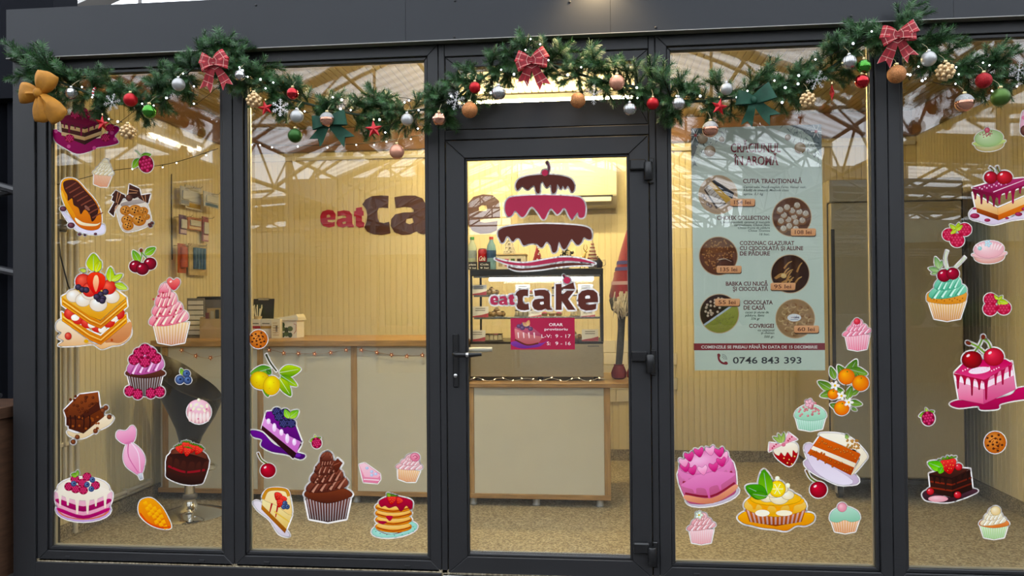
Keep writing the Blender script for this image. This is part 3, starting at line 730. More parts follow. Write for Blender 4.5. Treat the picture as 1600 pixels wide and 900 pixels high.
tag(obj('napkin_block', B(x0, x1, 1.46, 1.50, zt0+0.0005, zt), 'ivory', bevel=0.002), 'cream napkin stack standing on the crimson striped carton', 'napkins')
x0, x1, _, zt = bxp(424, 499, 438, 529, 1.30)
t = thing('cream_box', 'tall cream box with printed label on the left counter', 'box', (x0, 1.30, ZC))
obj('body', B(x0, x1, 1.30, 1.37, ZC, zt), 'ivory', t, bevel=0.001)
for k in range(6): obj('print_line', B(x0+0.01, x1-0.01-0.006*(k % 3), 1.2985, 1.3005, ZC+0.02+k*0.016, ZC+0.024+k*0.016), 'kraft', t)
obj('label', B(x0+0.03, x0+0.042, 1.2985, 1.3005, ZC+0.045, ZC+0.085), 'mid_grey', t)
xg0, xg1, _, ztg = bxp(438.5, 501, 464, 528, 1.34)
t = thing('gift_box', 'white gift box printed with green leaves on the left counter', 'gift box', (xg0, 1.34, ZC))
obj('body', B(xg0, xg1, 1.34, 1.47, ZC, ztg), 'paper_white', t, bevel=0.001)
for k in range(7):
    cx, cz = xg0+0.014+(k % 3)*0.026, ZC+0.02+(k//3)*0.034+0.008*(k % 2)
    obj('printed_leaf', MB().prism([(cx+0.015*math.cos(a)*(1+.3*(k % 2)), cz+0.018*math.sin(a)) for a in np.linspace(0, 2*math.pi, 12)[:-1]], 1.3385, 1.3405), mat('leaf_print_%d' % (k % 2), ('#24402a', '#4d6638')[k % 2], 0.5), t)
obj('red_ribbon', MB().tube([(xg1-0.02, 1.337, ZC+0.03), (xg1-0.004, 1.336, ZC+0.05), (xg1-0.004, 1.336, ZC+0.09), (xg1-0.02, 1.337, ZC+0.095)], 0.002, 6), mat('ribbon_pink', '#b06a5a', 0.5), t)
t = thing('paper_bundle', 'folded newsprint bundle lying on the leafy gift box', 'paper', (xg0, 1.4, ztg+0.0005))
for k in range(4):
    obj('sheet', MB().prism([(xg0-0.06+0.006*k, ztg+0.001+0.006*k), (xg1+0.012, ztg+0.001+0.006*k), (xg1+0.008-0.004*k, ztg+0.012+0.010*k), (xg0+0.02, ztg+0.008+0.006*k)], 1.33+0.003*k, 1.48-0.004*k), 'ivory' if k % 2 else 'paper_white', t)

# ------------------------------------------------------------------ strings of lights indoors
mat('dark_wire', (0.012, 0.016, 0.012), 0.5); mat('led_white', (1, 1, 1), emit=(0.86, 0.93, 1.0), estr=9.0); mat('led_warm', (1, 1, 1), emit=(1.0, 0.72, 0.36), estr=2.5)
mat('copper', (0.62, 0.20, 0.08), 0.35, 0.2); mat('copper_wire', (0.5, 0.3, 0.16), 0.4, 0.8)
st_px = [(284, 547), (306, 556), (329, 559), (420.7, 546.7), (443.3, 551.5), (466.2, 552.2), (491.6, 552.9), (516.7, 551), (541, 546.7), (564.7, 546.7), (588.9, 550.7), (611.8, 554.4), (635.8, 556.4), (660, 554.9)]
t = thing('star_light_string', 'string of copper stars hung along the front of the tall counter', 'string lights', P(420, 545, CY-0.012))
pts = cr([tuple(P(x, y, CY-0.014)) for x, y in st_px[:3]]+[tuple(P(375, 548, CY-0.014))]+[tuple(P(x, y, CY-0.014)) for x, y in st_px[3:]], 4, False)
obj('wire', MB().tube(pts, 0.0012, 5), 'copper_wire', t)
for i, (x, y) in enumerate(st_px):
    c = P(x, y, CY-0.018); r = 0.0175; a0 = random.uniform(0, 1.2)
    pl = [(c.x+(r if k % 2 == 0 else r*0.42)*math.cos(a0+k*math.pi/5), c.z+(r if k % 2 == 0 else r*0.42)*math.sin(a0+k*math.pi/5)) for k in range(10)]
    s0 = obj('star', MB().prism(pl, c.y-0.004, c.y+0.003), 'copper', t)
    obj('bulb', MB().ball((c.x, c.y-0.005, c.z), 0.0024, nu=8, nv=6), 'led_warm', s0)
def wire_string(name, label, pxs, Y, bulbs, m='led_white', r=0.0018, hang=0.012):
    t = thing(name, label, 'string lights', P(pxs[0][0], pxs[0][1], Y))
    pts = cr([tuple(P(x, y, Y)) for x, y in pxs], 5, False)
    obj('wire', MB().tube(pts, r, 5), 'dark_wire', t)
    for k in range(bulbs):
        p = Vector(pts[int((k+0.5)/bulbs*(len(pts)-1))]); q = p+Vector((random.uniform(-0.006, 0.006), 0, -hang if k % 2 == 0 else -hang*0.4))
        s = obj('socket', MB().tube([p, q], 0.0022, 5), 'dark_wire', t)
        obj('bulb', MB().ball(q, 0.0035, nu=8, nv=6), m, s)
    return t
wire_string('inner_light_string', 'dark wired fairy lights draped inside the far left pane', [(82, 290), (120, 281), (180, 266), (245, 259), (283, 251), (341, 232)], 0.075, 7)
wire_string('inner_light_string', 'dark wired fairy lights draped inside the pane left of the door', [(389, 222), (415, 226), (480, 227.5), (555, 225), (605, 220), (662, 210)], 0.075, 9)

# ------------------------------------------------------------------ display case with pastries
VX0, VX1, VY0, VY1 = -0.740, 0.100, 1.19, 1.64
ZS, ZD, ZTP = 0.830, 1.046, 1.508
vc = thing('display_case', 'glazed refrigerated cake display case on the low counter', 'display case', ((VX0+VX1)/2, 1.4, 0.803))
mat('brushed_steel', (0.50, 0.44, 0.32), 0.35, 0.45, var=0.12, vscale=60, stretch=(1, 1, 12)); mat('case_black', (0.012, 0.013, 0.016), 0.3)
glass_mat('case_glass', 0.03)
obj('base_panel', B(VX0, VX1-0.003, VY0, VY0+0.012, ZS, ZD-0.01), 'brushed_steel', vc, bevel=0.002)
obj('carcass', B(VX0, VX1-0.003, VY0+0.013, VY1, ZS, ZD-0.012), 'case_black', vc)
obj('maker_label', B(VX1-0.10, VX1-0.03, VY0-0.001, VY0+0.001, ZD-0.028, ZD-0.020), 'mid_grey', vc)
obj('deck', B(VX0, VX1-0.003, VY0, VY1, ZD-0.01, ZD+0.004), 'case_black', vc)
obj('top_cap', B(VX0, VX1, VY0-0.006, VY1, ZTP-0.040, ZTP), 'case_black', vc, bevel=0.003)
for x in (VX0, VX1-0.016):
    for y in (VY0+0.002, VY1-0.02): obj('corner_post', B(x, x+0.014, y, y+0.014, ZD+0.004, ZTP-0.04), 'case_black', vc)
obj('front_glass', B(VX0+0.002, VX1-0.004, VY0-0.004, VY0, ZD, ZTP-0.04), 'case_glass', vc)
obj('side_glass', B(VX1-0.003, VX1, VY0+0.002, VY1, ZD, ZTP-0.04), 'case_glass', vc)
obj('rear_glass', B(VX0+0.016, VX1-0.018, VY1-0.006, VY1-0.002, ZD, ZTP-0.04), 'case_glass', vc)
obj('lamp_housing', B(VX0+0.02, VX1-0.02, VY0+0.02, VY0+0.06, ZTP-0.052, ZTP-0.041), 'steel', vc)
mat('cool_led', (1, 1, 1), emit=(0.93, 0.96, 1.0), estr=14.0)
obj('lamp_tube', MB().tube([(VX0+0.12, VY0+0.03, ZTP-0.064), (VX1-0.06, VY0+0.03, ZTP-0.064)], 0.011, 10), 'cool_led', vc, smooth=60)
ZH = [1.338, 1.196]
for z in ZH:
    sh = obj('shelf', B(VX0+0.02, VX1-0.02, VY0+0.03, VY1-0.04, z, z+0.006), 'case_glass', vc)
    obj('shelf_rail', B(VX0+0.02, VX1-0.02, VY0+0.024, VY0+0.032, z-0.004, z+0.008), 'steel', sh, bevel=0.001)
for x in (VX0+0.04, -0.30, VX1-0.05): obj('foot', MB().lathe([(0.018, 0), (0.016, 0.0265)], (x, VY0+0.06, 0.8033), 12), 'case_black', vc, smooth=40)
# price cards: white with crimson wave
mat('crimson_print', '#a32a40', 0.5)
def card(x0, y0, x1, y1, Y, zb, label):
    a, b = P(x0, y0, Y), P(x1, y1, Y)
    h = a.z-b.z
    t = thing('price_card', label, 'price card', ((a.x+b.x)/2, Y, zb), 'price cards in the display case')
    obj('card', MB().add([(a.x, Y, zb), (b.x, Y, zb), (b.x, Y+0.02, zb+h), (a.x, Y+0.02, zb+h), (a.x, Y+0.002, zb), (b.x, Y+0.002, zb), (b.x, Y+0.022, zb+h), (a.x, Y+0.022, zb+h)], [(0, 1, 2, 3), (4, 7, 6, 5), (0, 4, 5, 1), (3, 2, 6, 7), (0, 3, 7, 4), (1, 5, 6, 2)]), 'paper_white', t)
    w = b.x-a.x
    obj('wave_print', MB().add([(a.x, Y-0.0005, zb+0.0005), (b.x, Y-0.0005, zb+0.0005), (b.x, Y+0.007, zb+h*0.4), (a.x+w*.6, Y+0.004, zb+h*0.24), (a.x+w*0.3, Y+0.003, zb+h*0.18), (a.x, Y+0.001, zb+h*0.1)], [(0, 1, 2, 3, 4, 5)]), 'crimson_print', t)
    for k in range(2):
        zz = zb+h*(0.6+0.18*k); yy = Y+0.02*(0.6+0.18*k)-0.001
        obj('print_line', MB().add([(a.x+w*0.2, yy, zz), (b.x-w*0.2, yy, zz), (b.x-w*0.2, yy+0.001, zz+h*0.07), (a.x+w*0.2, yy+0.001, zz+h*0.07)], [(0, 1, 2, 3)]), 'mid_grey', t)
YC = VY0+0.045
card(734, 444, 760, 460, YC, ZH[0]+0.0065, 'price card at the left of the upper shelf')
card(805, 443, 828, 459, YC, ZH[0]+0.0065, 'price card in the middle of the upper shelf')
card(903, 443, 927, 459, YC, ZH[0]+0.0065, 'price card at the right of the upper shelf')
card(737, 479, 763, 496, YC, ZH[1]+0.0065, 'price card at the left of the middle shelf')
card(826, 487, 846, 497, YC, ZH[1]+0.0065, 'low price card in the middle of the middle shelf')
card(907, 488, 930, 497, YC, ZH[1]+0.0065, 'low price card at the right of the middle shelf')
card(732, 512, 758, 529, YC, ZD+0.0045, 'price card at the left of the case floor')
card(909, 512, 935, 530, YC, ZD+0.0045, 'price card at the right of the case floor')
mat('pastry_gold', (0.55, 0.33, 0.12), 0.5, var=0.4, vscale=40); mat('pastry_cream', (0.80, 0.68, 0.42), 0.5, var=0.15, vscale=30); mat('choc', (0.07, 0.03, 0.018), 0.35, var=0.3, vscale=30); mat('pink_icing', (0.60, 0.12, 0.18), 0.35); mat('tray_silver', (0.6, 0.58, 0.54), 0.3, 0.6)
def pastry(kind, px, py, w, Y, zb, label):
    c = P(px, py, Y); cx = c.x; R_ = w*mpp(c)*0.5
    t = thing('cake' if kind in ('cake', 'slice') else 'pastry_plate', label, 'cake' if kind in ('cake', 'slice') else 'pastries', (cx, Y, zb), 'cakes in the display case')
    obj('tray', MB().lathe([(R_*0.9, 0), (R_*1.05, 0.004), (R_*1.0, 0.0045)], (cx, Y, zb), 20), 'tray_silver', t, smooth=40)
    z = zb+0.0055
    if kind == 'choux':
        for k in range(7):
            a = k*math.pi/3; r0 = 0 if k == 6 else R_*0.62
            x, y = cx+r0*math.cos(a), Y+r0*math.sin(a); zz = z+(R_*0.36 if k == 6 else 0)
            o = obj('bun', MB().ball((x, y, zz+R_*0.25), R_*0.34, R_*0.34, R_*0.27, 10, 7), 'pastry_gold', t, smooth=60)
            obj('icing', MB().ball((x, y, zz+R_*0.43), R_*0.22, R_*0.22, R_*0.12, 8, 6), 'pastry_cream' if k % 2 else 'choc', o, smooth=60)
    elif kind == 'cake':
        obj('sponge', MB().lathe([(R_*0.9, 0), (R_*0.92, R_*0.5), (R_*0.86, R_*0.62)], (cx, Y, z), 20), 'pastry_cream', t, smooth=40)
        obj('glaze', MB().lathe([(R_*0.93, R_*0.46), (R_*0.94, R_*0.6), (R_*0.8, R_*0.68)], (cx, Y, z), 20, rad=lambda th, i: 1+(0.02*math.sin(9*th) if i == 0 else 0)), 'choc', t, smooth=40)
        for k in range(6): obj('berry', MB().ball((cx+R_*.6*math.cos(k*1.047), Y+R_*.6*math.sin(k*1.047), z+R_*0.75), R_*0.12, nu=8, nv=6), 'pink_icing', t, smooth=60)
    elif kind == 'tart':
        for k in range(3):
            x = cx+R_*(k-1)*0.62
            o = obj('tart_shell', MB().lathe([(R_*0.22, 0), (R_*0.31, R_*0.22), (R_*0.28, R_*0.22)], (x, Y, z), 14, rad=lambda th, i: 1+0.05*math.sin(14*th)), 'pastry_gold', t, smooth=30)
            obj('filling', MB().ball((x, Y, z+R_*0.22), R_*0.26, R_*0.26, R_*0.14, 10, 6), 'pink_icing' if k != 1 else 'pastry_cream', o, smooth=60)
    else:
        for k in range(4):
            x = cx+R_*(k-1.5)*0.42
            o = obj('slice', B(x-R_*0.18, x+R_*0.18, Y-R_*0.5, Y+R_*0.5, z, z+R_*0.5), 'pastry_cream', t, bevel=0.003)
            obj('topping', B(x-R_*0.185, x+R_*0.185, Y-R_*0.505, Y+R_*0.505, z+R_*0.5, z+R_*0.6), ('choc', 'pastry_gold', 'pink_icing', 'choc')[k], o, bevel=0.002)
for a in (('choux', 768, 450, 26, YC+0.07, ZH[0]+.0065, 'choux buns beside the left card on the upper shelf'), ('tart', 838, 450, 32, YC+0.09, ZH[0]+.0065, 'fruit tarts in the middle of the upper shelf'),
          ('cake', 878, 450, 34, YC+0.1, ZH[0]+.0065, 'round glazed cake on the upper shelf'), ('choux', 912, 449, 26, YC+0.12, ZH[0]+.0065, 'choux buns behind the right card of the upper shelf'),
          ('choux', 776, 486, 30, YC+0.07, ZH[1]+.0065, 'choux buns beside the left card on the middle shelf'), ('slices', 818, 486, 32, YC+0.1, ZH[1]+.0065, 'cake slices in the middle of the middle shelf'),
          ('tart', 862, 488, 36, YC+0.06, ZH[1]+.0065, 'fruit tarts right of centre on the middle shelf'), ('slices', 905, 488, 34, YC+0.12, ZH[1]+.0065, 'cake slices at the right of the middle shelf'),
          ('slices', 772, 524, 32, YC+0.08, ZD+.0045, 'cake slices beside the left card on the case floor'), ('cake', 840, 524, 40, YC+0.12, ZD+.0045, 'round glazed cake on the case floor'), ('choux', 896, 524, 30, YC+0.1, ZD+.0045, 'choux buns at the right of the case floor')):
    pastry(*a)
# fairy lights under the case
t = thing('case_light_string', 'warm fairy lights tangled under the display case', 'string lights', P(840, 594, 1.15))
pts = cr([tuple(Vector((P(735+k*10.5, 592, 1.15).x, 1.15+0.015*math.sin(k*2.1), 0.807+0.010*(1+math.sin(k*1.7))))) for k in range(21)], 4, False)
obj('wire', MB().tube(pts, 0.0014, 5), 'white_plastic', t)
for k in range(14):
    p = Vector(pts[int((k+0.5)/14*(len(pts)-1))])
    obj('bulb', MB().tube([p, p+Vector((0.008*(-1)**k, -0.004, 0.006))], [0.003, 0.0022], 6), 'led_warm', t)

# ------------------------------------------------------------------ things on top of the case
def lathe_px(cx, yb, Y, prof, zb):
    """prof in pixels (radius, height above base)"""
    c = P(cx, yb, Y); s = mpp(c); return MB().lathe([(max(r*s, 0.0004), h*s) for r, h in prof], (c.x, Y, zb), 18), c, s
mat('bottle_blue', (0.22, 0.42, 0.50), 0.12); mat('bottle_clear', (0.50, 0.58, 0.44), 0.12); mat('cap_green', '#2f8a35', 0.4); mat('cap_red', '#c23a2c', 0.4); mat('label_blue', '#2f4f7d', 0.4); mat('label_pale', '#93a3a8', 0.4); mat('can_red', '#b3151c', 0.25, 0.3)
def bottle(cx, Y, body, lab, cap, label):
    s = mpp(P(cx, 423, Y)); c = P(cx, 423, Y); zb = ZTP+0.0005
    t = thing('drink_bottle', label, 'bottle', (c.x, Y, zb), 'drinks on the display case')
    pr = [(7, 0), (7.6, 2), (7.6, 9), (7.0, 11), (7.6, 13), (7.6, 32), (6.4, 38), (3.4, 44), (3.0, 47)]
    b = obj('body', MB().lathe([(r*s, h*s) for r, h in pr], (c.x, Y, zb), 20), body, t, smooth=50)
    obj('label', MB().lathe([(7.75*s, 18*s), (7.75*s, 30*s)], (c.x, Y, zb), 20), lab, t, smooth=50)
    obj('cap', MB().lathe([(3.4*s, 47*s), (3.4*s, 51*s), (3.0*s, 51.5*s)], (c.x, Y, zb), 16), cap, t, smooth=40)
bottle(738, 1.27, 'bottle_clear', 'label_pale', 'cap_green', 'clear drink bottle with green cap on the display case')
bottle(768, 1.27, 'bottle_blue', 'label_blue', 'cap_red', 'pale blue drink bottle with red cap on the display case')
c = P(754, 423, 1.26); s = mpp(c); zb = ZTP+0.0005
t = thing('soda_can', 'red soda can between the two bottles', 'can', (c.x, 1.26, zb), 'drinks on the display case')
obj('body', MB().lathe([(6*s, 0), (7*s, 2*s), (7*s, 29*s), (6*s, 32*s)], (c.x, 1.26, zb), 20), 'can_red', t, smooth=40)
obj('lid', MB().lathe([(6*s, 32*s), (6.2*s, 33*s), (5.4*s, 32.6*s)], (c.x, 1.26, zb), 18), 'steel', t, smooth=40)
def curved_text(parent, txt, c, R_, zb, h, m, bold=0.01, shear=0.25, fit=None):
    V, Fc = text_geom(txt, bold); xs = [v[0] for v in V]; w = max(xs)-min(xs); k = h; kx = (fit/w) if fit else k
    mb = MB(); vs = []
    for x, y in V:
        u = (x-(max(xs)+min(xs))/2)*kx+shear*y*k; a = u/R_
        vs.append((c.x+R_*math.sin(a), c.y-R_*math.cos(a), zb+y*k))
    mb.add(vs, Fc); return obj('lettering', mb, m, parent)
mat('print_white', (0.85, 0.84, 0.80), 0.4)
curved_text(t, 'Cola', Vector((c.x, 1.26, 0)), 7.15*s, zb+14*s, 10*s, 'print_white', 0.02, 0.3, fit=11*s)
for i, (x0, x1, tx) in enumerate(((731, 746, 'plata'), (748, 766, 'Cola'))):
    a, b = P(x0, 411, 1.225), P(x1, 423, 1.225); zb = ZTP+0.0005; h = a.z-b.z
    t = thing('price_tag', ('black price tag before the clear bottle', 'black price tag before the red can')[i], 'price tag', ((a.x+b.x)/2, 1.225, zb), 'black price tags')
    obj('tag', B(a.x, b.x, 1.225, 1.228, zb, zb+h), 'dark_board', t)
    for k, (tt, hh, zz) in enumerate(((tx, 0.016, 0.55), ('9 lei', 0.014, 0.12))):
        V, Fc = text_geom(tt, 0.02); w = max(v[0] for v in V)
        mb = MB(); mb.add([(a.x+(b.x-a.x)*0.12+v[0]*(b.x-a.x)*0.74/w, 1.2243, zb+h*zz+v[1]*hh) for v in V], Fc)
        obj('lettering', mb, 'print_white', t)
# wooden christmas crate with pine wreath, small gnomes, reindeer, kettle
x0, x1, _, zt = bxp(777, 400, 822, 423, 1.30); zb = ZTP+0.0005
t = thing('gift_crate', 'cream printed cake carton on the display case', 'carton', ((x0+x1)/2, 1.33, zb))
obj('body', B(x0, x1, 1.28, 1.40, zb, zt), 'ivory', t, bevel=0.002)
obj('lid', B(x0-0.004, x1+0.004, 1.276, 1.404, zt, zt+0.012), 'kraft', t, bevel=0.002)
for k in range(4): obj('printed_patch', B(x0+0.01+k*0.04, x0+0.035+k*0.04, 1.2785, 1.2805, zb+0.02, zt-0.02), ('kraft', 'pink_icing', 'stall_green', 'choc')[k], t)
c = P(796, 399, 1.34); s = mpp(c)
t = thing('bead_tree', 'little white tree of rings on the printed carton', 'ornament', (c.x, 1.34, zt+0.0125))
for k, (r, h) in enumerate(((9, 3), (7, 9), (5, 15), (2.6, 20))):
    for q in range(max(2, 6-k)):
        a = 2*math.pi*q/max(2, 6-k)
        ctr = Vector((c.x+r*s*0.7*math.cos(a), 1.34+r*s*0.7*math.sin(a), zt+0.0125+h*s))
        obj('ring', MB().tube([ctr+Vector((2.6*s*math.cos(b), 0, 2.6*s*math.sin(b))) for b in np.linspace(0, 2*math.pi, 11)[:-1]], 1.1*s, 6, close=True), 'paper_white', t, smooth=60)
obj('stem', MB().tube([(c.x, 1.34, zt+0.0125), (c.x, 1.34, zt+0.0125+23*s)], 1.2*s, 6), 'kraft', t)
def small_gnome(cx, ytop, Y, m, label, stripe=None, dots=None):
    c = P(cx, 423, Y); s = mpp(c); zb = ZTP+0.0005; H = 423-ytop
    t = thing('gnome_figurine', label, 'figurine', (c.x, Y, zb), 'little gnomes on the display case')
    obj('body', MB().lathe([(6*s, 0), (7*s, 4*s), (6*s, 12*s), (3*s, 15*s)], (c.x, Y, zb), 16), 'mid_grey', t, smooth=50)
    obj('beard', MB().ball((c.x, Y-3*s, zb+11*s), 4.5*s, 3*s, 6*s, 10, 8), 'paper_white', t, smooth=50)
    hat = obj('hat', MB().lathe([(7*s, 13*s), (7.4*s, 15*s), (5*s, 13*s+(H-13)*s*0.4), (2.4*s, 13*s+(H-13)*s*0.75), (0.6*s, H*s)], (c.x, Y, zb), 16), m, t, smooth=50)
    if stripe:
        for k in range(5):
            f = 0.12+k*0.17; r = 7.6*s*(1-f)**1.05+0.5*s
            obj('stripe', MB().tube([(c.x+r*math.cos(a), Y+r*math.sin(a), zb+13*s+(H-13)*s*f+0.6*s*math.sin(a)) for a in np.linspace(0, 2*math.pi, 15)[:-1]], 0.9*s, 6, close=True), stripe, hat)
    if dots:
        for k in range(8):
            f = 0.1+0.1*k; r = 7.2*s*(1-f)**1.1; a = -math.pi/2+1.4*math.sin(k*2.2)
            obj('dot', MB().ball((c.x+r*math.cos(a), Y+r*math.sin(a), zb+13*s+(H-13)*s*f), 1.5*s, nu=8, nv=6), dots, hat)
    obj('nose', MB().ball((c.x, Y-6.6*s, zb+14*s), 1.7*s, nu=8, nv=6), 'pastry_cream', t, smooth=60)
mat('hat_red', '#9b1f2e', 0.8, sheen=0.3); mat('hat_cream', '#d8cdb4', 0.8); mat('hat_redstripe', '#8a2430', 0.8)
small_gnome(840, 384, 1.34, 'hat_red', 'gnome in a red hat with white dots on the display case', dots='paper_white')
small_gnome(926, 378, 1.32, 'hat_cream', 'gnome in a red and white striped hat on the display case', stripe='hat_redstripe')
c = P(884, 423, 1.36); s = mpp(c); zb = ZTP+0.0005
t = thing('pine_arrangement', 'frosted pine tree with baubles on the display case', 'ornament', (c.x, 1.36, zb))
obj('pot', MB().lathe([(5*s, 0), (7*s, 12*s), (6.5*s, 12*s)], (c.x, 1.36, zb), 14), 'mid_grey', t, smooth=40)
mbt = MB()
for k in range(150):
    h = 12+random.random()*34; r = (48-h)*0.38; a = random.uniform(0, 6.28)
    p = Vector((c.x, 1.36, zb+h*s)); q = p+Vector((r*s*math.cos(a), r*s*math.sin(a), -1.5*s)); mbt.tube([p, q], [0.5*s, 0.2*s], 3)
obj('foliage', mbt, mat('frosted_green', '#2f4434', 0.7, var=0.4, vscale=50), t)
for k in range(6): obj('bauble', MB().ball((c.x+(-10+4*k)*s, 1.36-7*s, zb+(16+5*(k % 3))*s), 3.2*s, nu=10, nv=7), mat('mini_bauble', '#8c8878', 0.15, 0.9), t, smooth=60)
c = P(910, 423, 1.33); s = mpp(c)
t = thing('reindeer_figurine', 'small golden reindeer on the display case', 'figurine', (c.x, 1.33, zb))
mat('gold_metal', (0.75, 0.52, 0.16), 0.25, 0.9)
obj('body', MB().ball((c.x, 1.33, zb+17*s), 5*s, 2.6*s, 3*s, 12, 8), 'gold_metal', t, smooth=60)
for dx in (-3.4, 3.4):
    for dy in (-1.4, 1.4): obj('leg', MB().tube([(c.x+dx*s, 1.33+dy*s, zb), (c.x+dx*s, 1.33+dy*s, zb+16*s)], [0.6*s, 1.0*s], 6), 'gold_metal', t, smooth=60)
obj('neck', MB().tube([(c.x+3*s, 1.33, zb+18*s), (c.x+5*s, 1.33, zb+26*s), (c.x+8*s, 1.33, zb+27*s)], [2*s, 1.4*s, 1.0*s], 8), 'gold_metal', t, smooth=60)
for e in (-1, 1): obj('antler', MB().tube([(c.x+5*s, 1.33+e*0.6*s, zb+27*s), (c.x+(5+e*3)*s, 1.33+e*1.5*s, zb+32*s), (c.x+(5+e*2)*s, 1.33+e*1.5*s, zb+38*s)], [0.7*s, 0.6*s, 0.3*s], 6), 'gold_metal', t)
c = P(934, 423, 1.42); s = mpp(c)
t = thing('glass_teapot', 'dark teapot at the end of the display case', 'teapot', (c.x, 1.42, zb))
obj('body', MB().lathe([(5*s, 0), (8*s, 5*s), (8*s, 11*s), (4*s, 16*s)], (c.x, 1.42, zb), 16), 'case_black', t, smooth=50)
obj('lid', MB().lathe([(4.2*s, 16*s), (3*s, 18*s), (0.8*s, 18.6*s), (1.2*s, 20*s), (0.3*s, 21*s)], (c.x, 1.42, zb), 14), 'case_black', t, smooth=50)
obj('handle', MB().tube([(c.x+6*s, 1.42, zb+14*s), (c.x+11*s, 1.42, zb+15*s), (c.x+12*s, 1.42, zb+8*s), (c.x+7*s, 1.42, zb+4*s)], 0.8*s, 6), 'white_plastic', t, smooth=60)
# ------------------------------------------------------------------ long-legged gnome doll
gx, gy, gz = 0.285, 1.34, 0.8035
t = thing('gnome_doll', 'tall gnome doll with red knitted hat and long grey legs', 'doll', (gx, gy, gz))
mat('knit_red', '#8e1d2b', 0.9, var=0.2, vscale=60, bump=0.6, bscale=250, sheen=0.4); mat('boot_red', '#7b1420', 0.6, bump=0.3, bscale=200); mat('leg_wool', (0.06, 0.06, 0.055), 0.9, var=0.3, vscale=80, bump=0.6, bscale=300); mat('grey_fur', (0.16, 0.15, 0.13), 0.9, var=0.4, vscale=80); mat('beard_hair', (0.66, 0.58, 0.44), 0.8, var=0.2, vscale=60); mat('skin_felt', '#d8a184', 0.8); mat('knit_blue', '#4a4a86', 0.9); mat('knit_pale', '#b99aa0', 0.9)
for e in (-1, 1):
    lx = gx-0.03+e*0.04
    obj('boot', MB().lathe([(0.030, 0), (0.046, 0.010), (0.050, 0.040), (0.036, 0.075), (0.030, 0.085), (0.033, 0.092)], (lx-0.018 if e < 0 else lx, gy-0.01, gz), 16), 'boot_red', t, smooth=50)
    obj('leg', MB().tube([(lx-0.018*(e < 0), gy, gz+0.085), (lx-0.008*(e < 0), gy, gz+0.2), (lx, gy, gz+0.32), (lx+0.005, gy, gz+0.46)], [0.021, 0.023, 0.022, 0.026], 10), 'leg_wool', t, smooth=60)
obj('body', MB().lathe([(0.08, 0.40), (0.135, 0.44), (0.148, 0.50), (0.13, 0.56), (0.10, 0.60)], (gx, gy, gz), 20, rad=lambda a, i: 1+0.03*math.sin(13*a+i)), 'grey_fur', t, smooth=60)
mbb = MB()
for k in range(90):
    a = random.uniform(-2.6, -0.55); r = 0.135; x, y = gx+r*math.cos(a), gy+r*math.sin(a)*1.05; z = gz+random.uniform(0.50, 0.56)
    mbb.tube([(x, y, z), (x+random.uniform(-.015, .015), y-0.012, z-0.05), (x+random.uniform(-.03, .03), y-0.006, z-random.uniform(0.08, 0.13))], [0.006, 0.006, 0.001], 4)
obj('beard', mbb, 'beard_hair', t)
hat = obj('hat', MB().lathe([(0.140, 0.505), (0.146, 0.53), (0.125, 0.62), (0.098, 0.72), (0.065, 0.84), (0.030, 0.95), (0.006, 1.02)], (gx, gy, gz), 24), 'knit_red', t, smooth=60)
for z, r, m_ in ((0.60, 0.1325, 'knit_pale'), (0.66, 0.1165, 'knit_red'), (0.69, 0.1085, 'knit_blue'), (0.73, 0.0975, 'knit_blue')):
    obj('knitted_band', MB().lathe([(r, z), (r-0.004, z+0.022)], (gx, gy, gz), 24), m_, hat, smooth=60)
obj('nose', MB().ball((gx+0.01, gy-0.155, gz+0.52), 0.022, nu=12, nv=8), 'skin_felt', t, smooth=60)
obj('mouth', MB().ball((gx+0.01, gy-0.152, gz+0.475), 0.024, 0.01, 0.012, 12, 8), 'knit_red', t, smooth=60)
# tiles behind the gnome
tl_ = struct('trim_7', (0.2, RY-0.01, 0.5), 'cream wall tiles behind the gnome doll')
mat('cream_tile', (0.74, 0.69, 0.56), 0.25)
for r in range(5):
    for k in range(5):
        x = -0.35+k*0.19+(0.095 if r % 2 else 0); z = 0.50+r*0.097
        obj('tile', B(x, x+0.186, RY-0.012, RY-0.001, z, z+0.093), 'cream_tile', tl_, bevel=0.0015)

# ------------------------------------------------------------------ bar stool
bx_, by_ = -2.385, 0.78
t = thing('bar_stool', 'black moulded bar stool on a chrome base by the left pane', 'bar stool', (bx_, by_, RZ0))
obj('base', MB().lathe([(0.205, 0), (0.207, 0.006), (0.19, 0.016), (0.11, 0.036), (0.045, 0.058), (0.034, 0.085)], (bx_, by_, RZ0), 40), 'chrome', t, smooth=50)
obj('column', MB().lathe([(0.030, 0.085), (0.030, 0.36), (0.034, 0.365), (0.034, 0.42)], (bx_, by_, RZ0), 20), 'chrome', t, smooth=50)
obj('column_collar', MB().lathe([(0.036, 0.10), (0.040, 0.105), (0.040, 0.125), (0.036, 0.13)], (bx_, by_, RZ0), 20), 'mid_grey', t, smooth=40)
obj('foot_ring', MB().tube([(bx_+0.02, by_-0.10, RZ0+0.29)]+[(bx_+0.05+0.115*math.cos(a), by_-0.02+0.11*math.sin(a), RZ0+0.29) for a in np.linspace(-1.9, 1.9, 14)]+[(bx_+0.02, by_+0.07, RZ0+0.29)], 0.009, 8), 'chrome', t, smooth=60)
mat('stool_black', (0.006, 0.006, 0.006), 0.3, spec=0.3)
mb = MB(); rings = []
def rim(a):     # tilted rim: high at the back (left), low at the front (right)
    x = 0.205*math.cos(a); y = 0.20*math.sin(a)
    z = 0.80 - 0.115*math.cos(a) + (0.045*max(0, -math.cos(a)))
    return Vector((x, y, z))
NR = 32
prof_out = [(0.0, 0.0), (0.05, 0.10), (0.16, 0.24), (0.40, 0.42), (0.68, 0.62), (0.90, 0.85), (1.0, 1.0)]
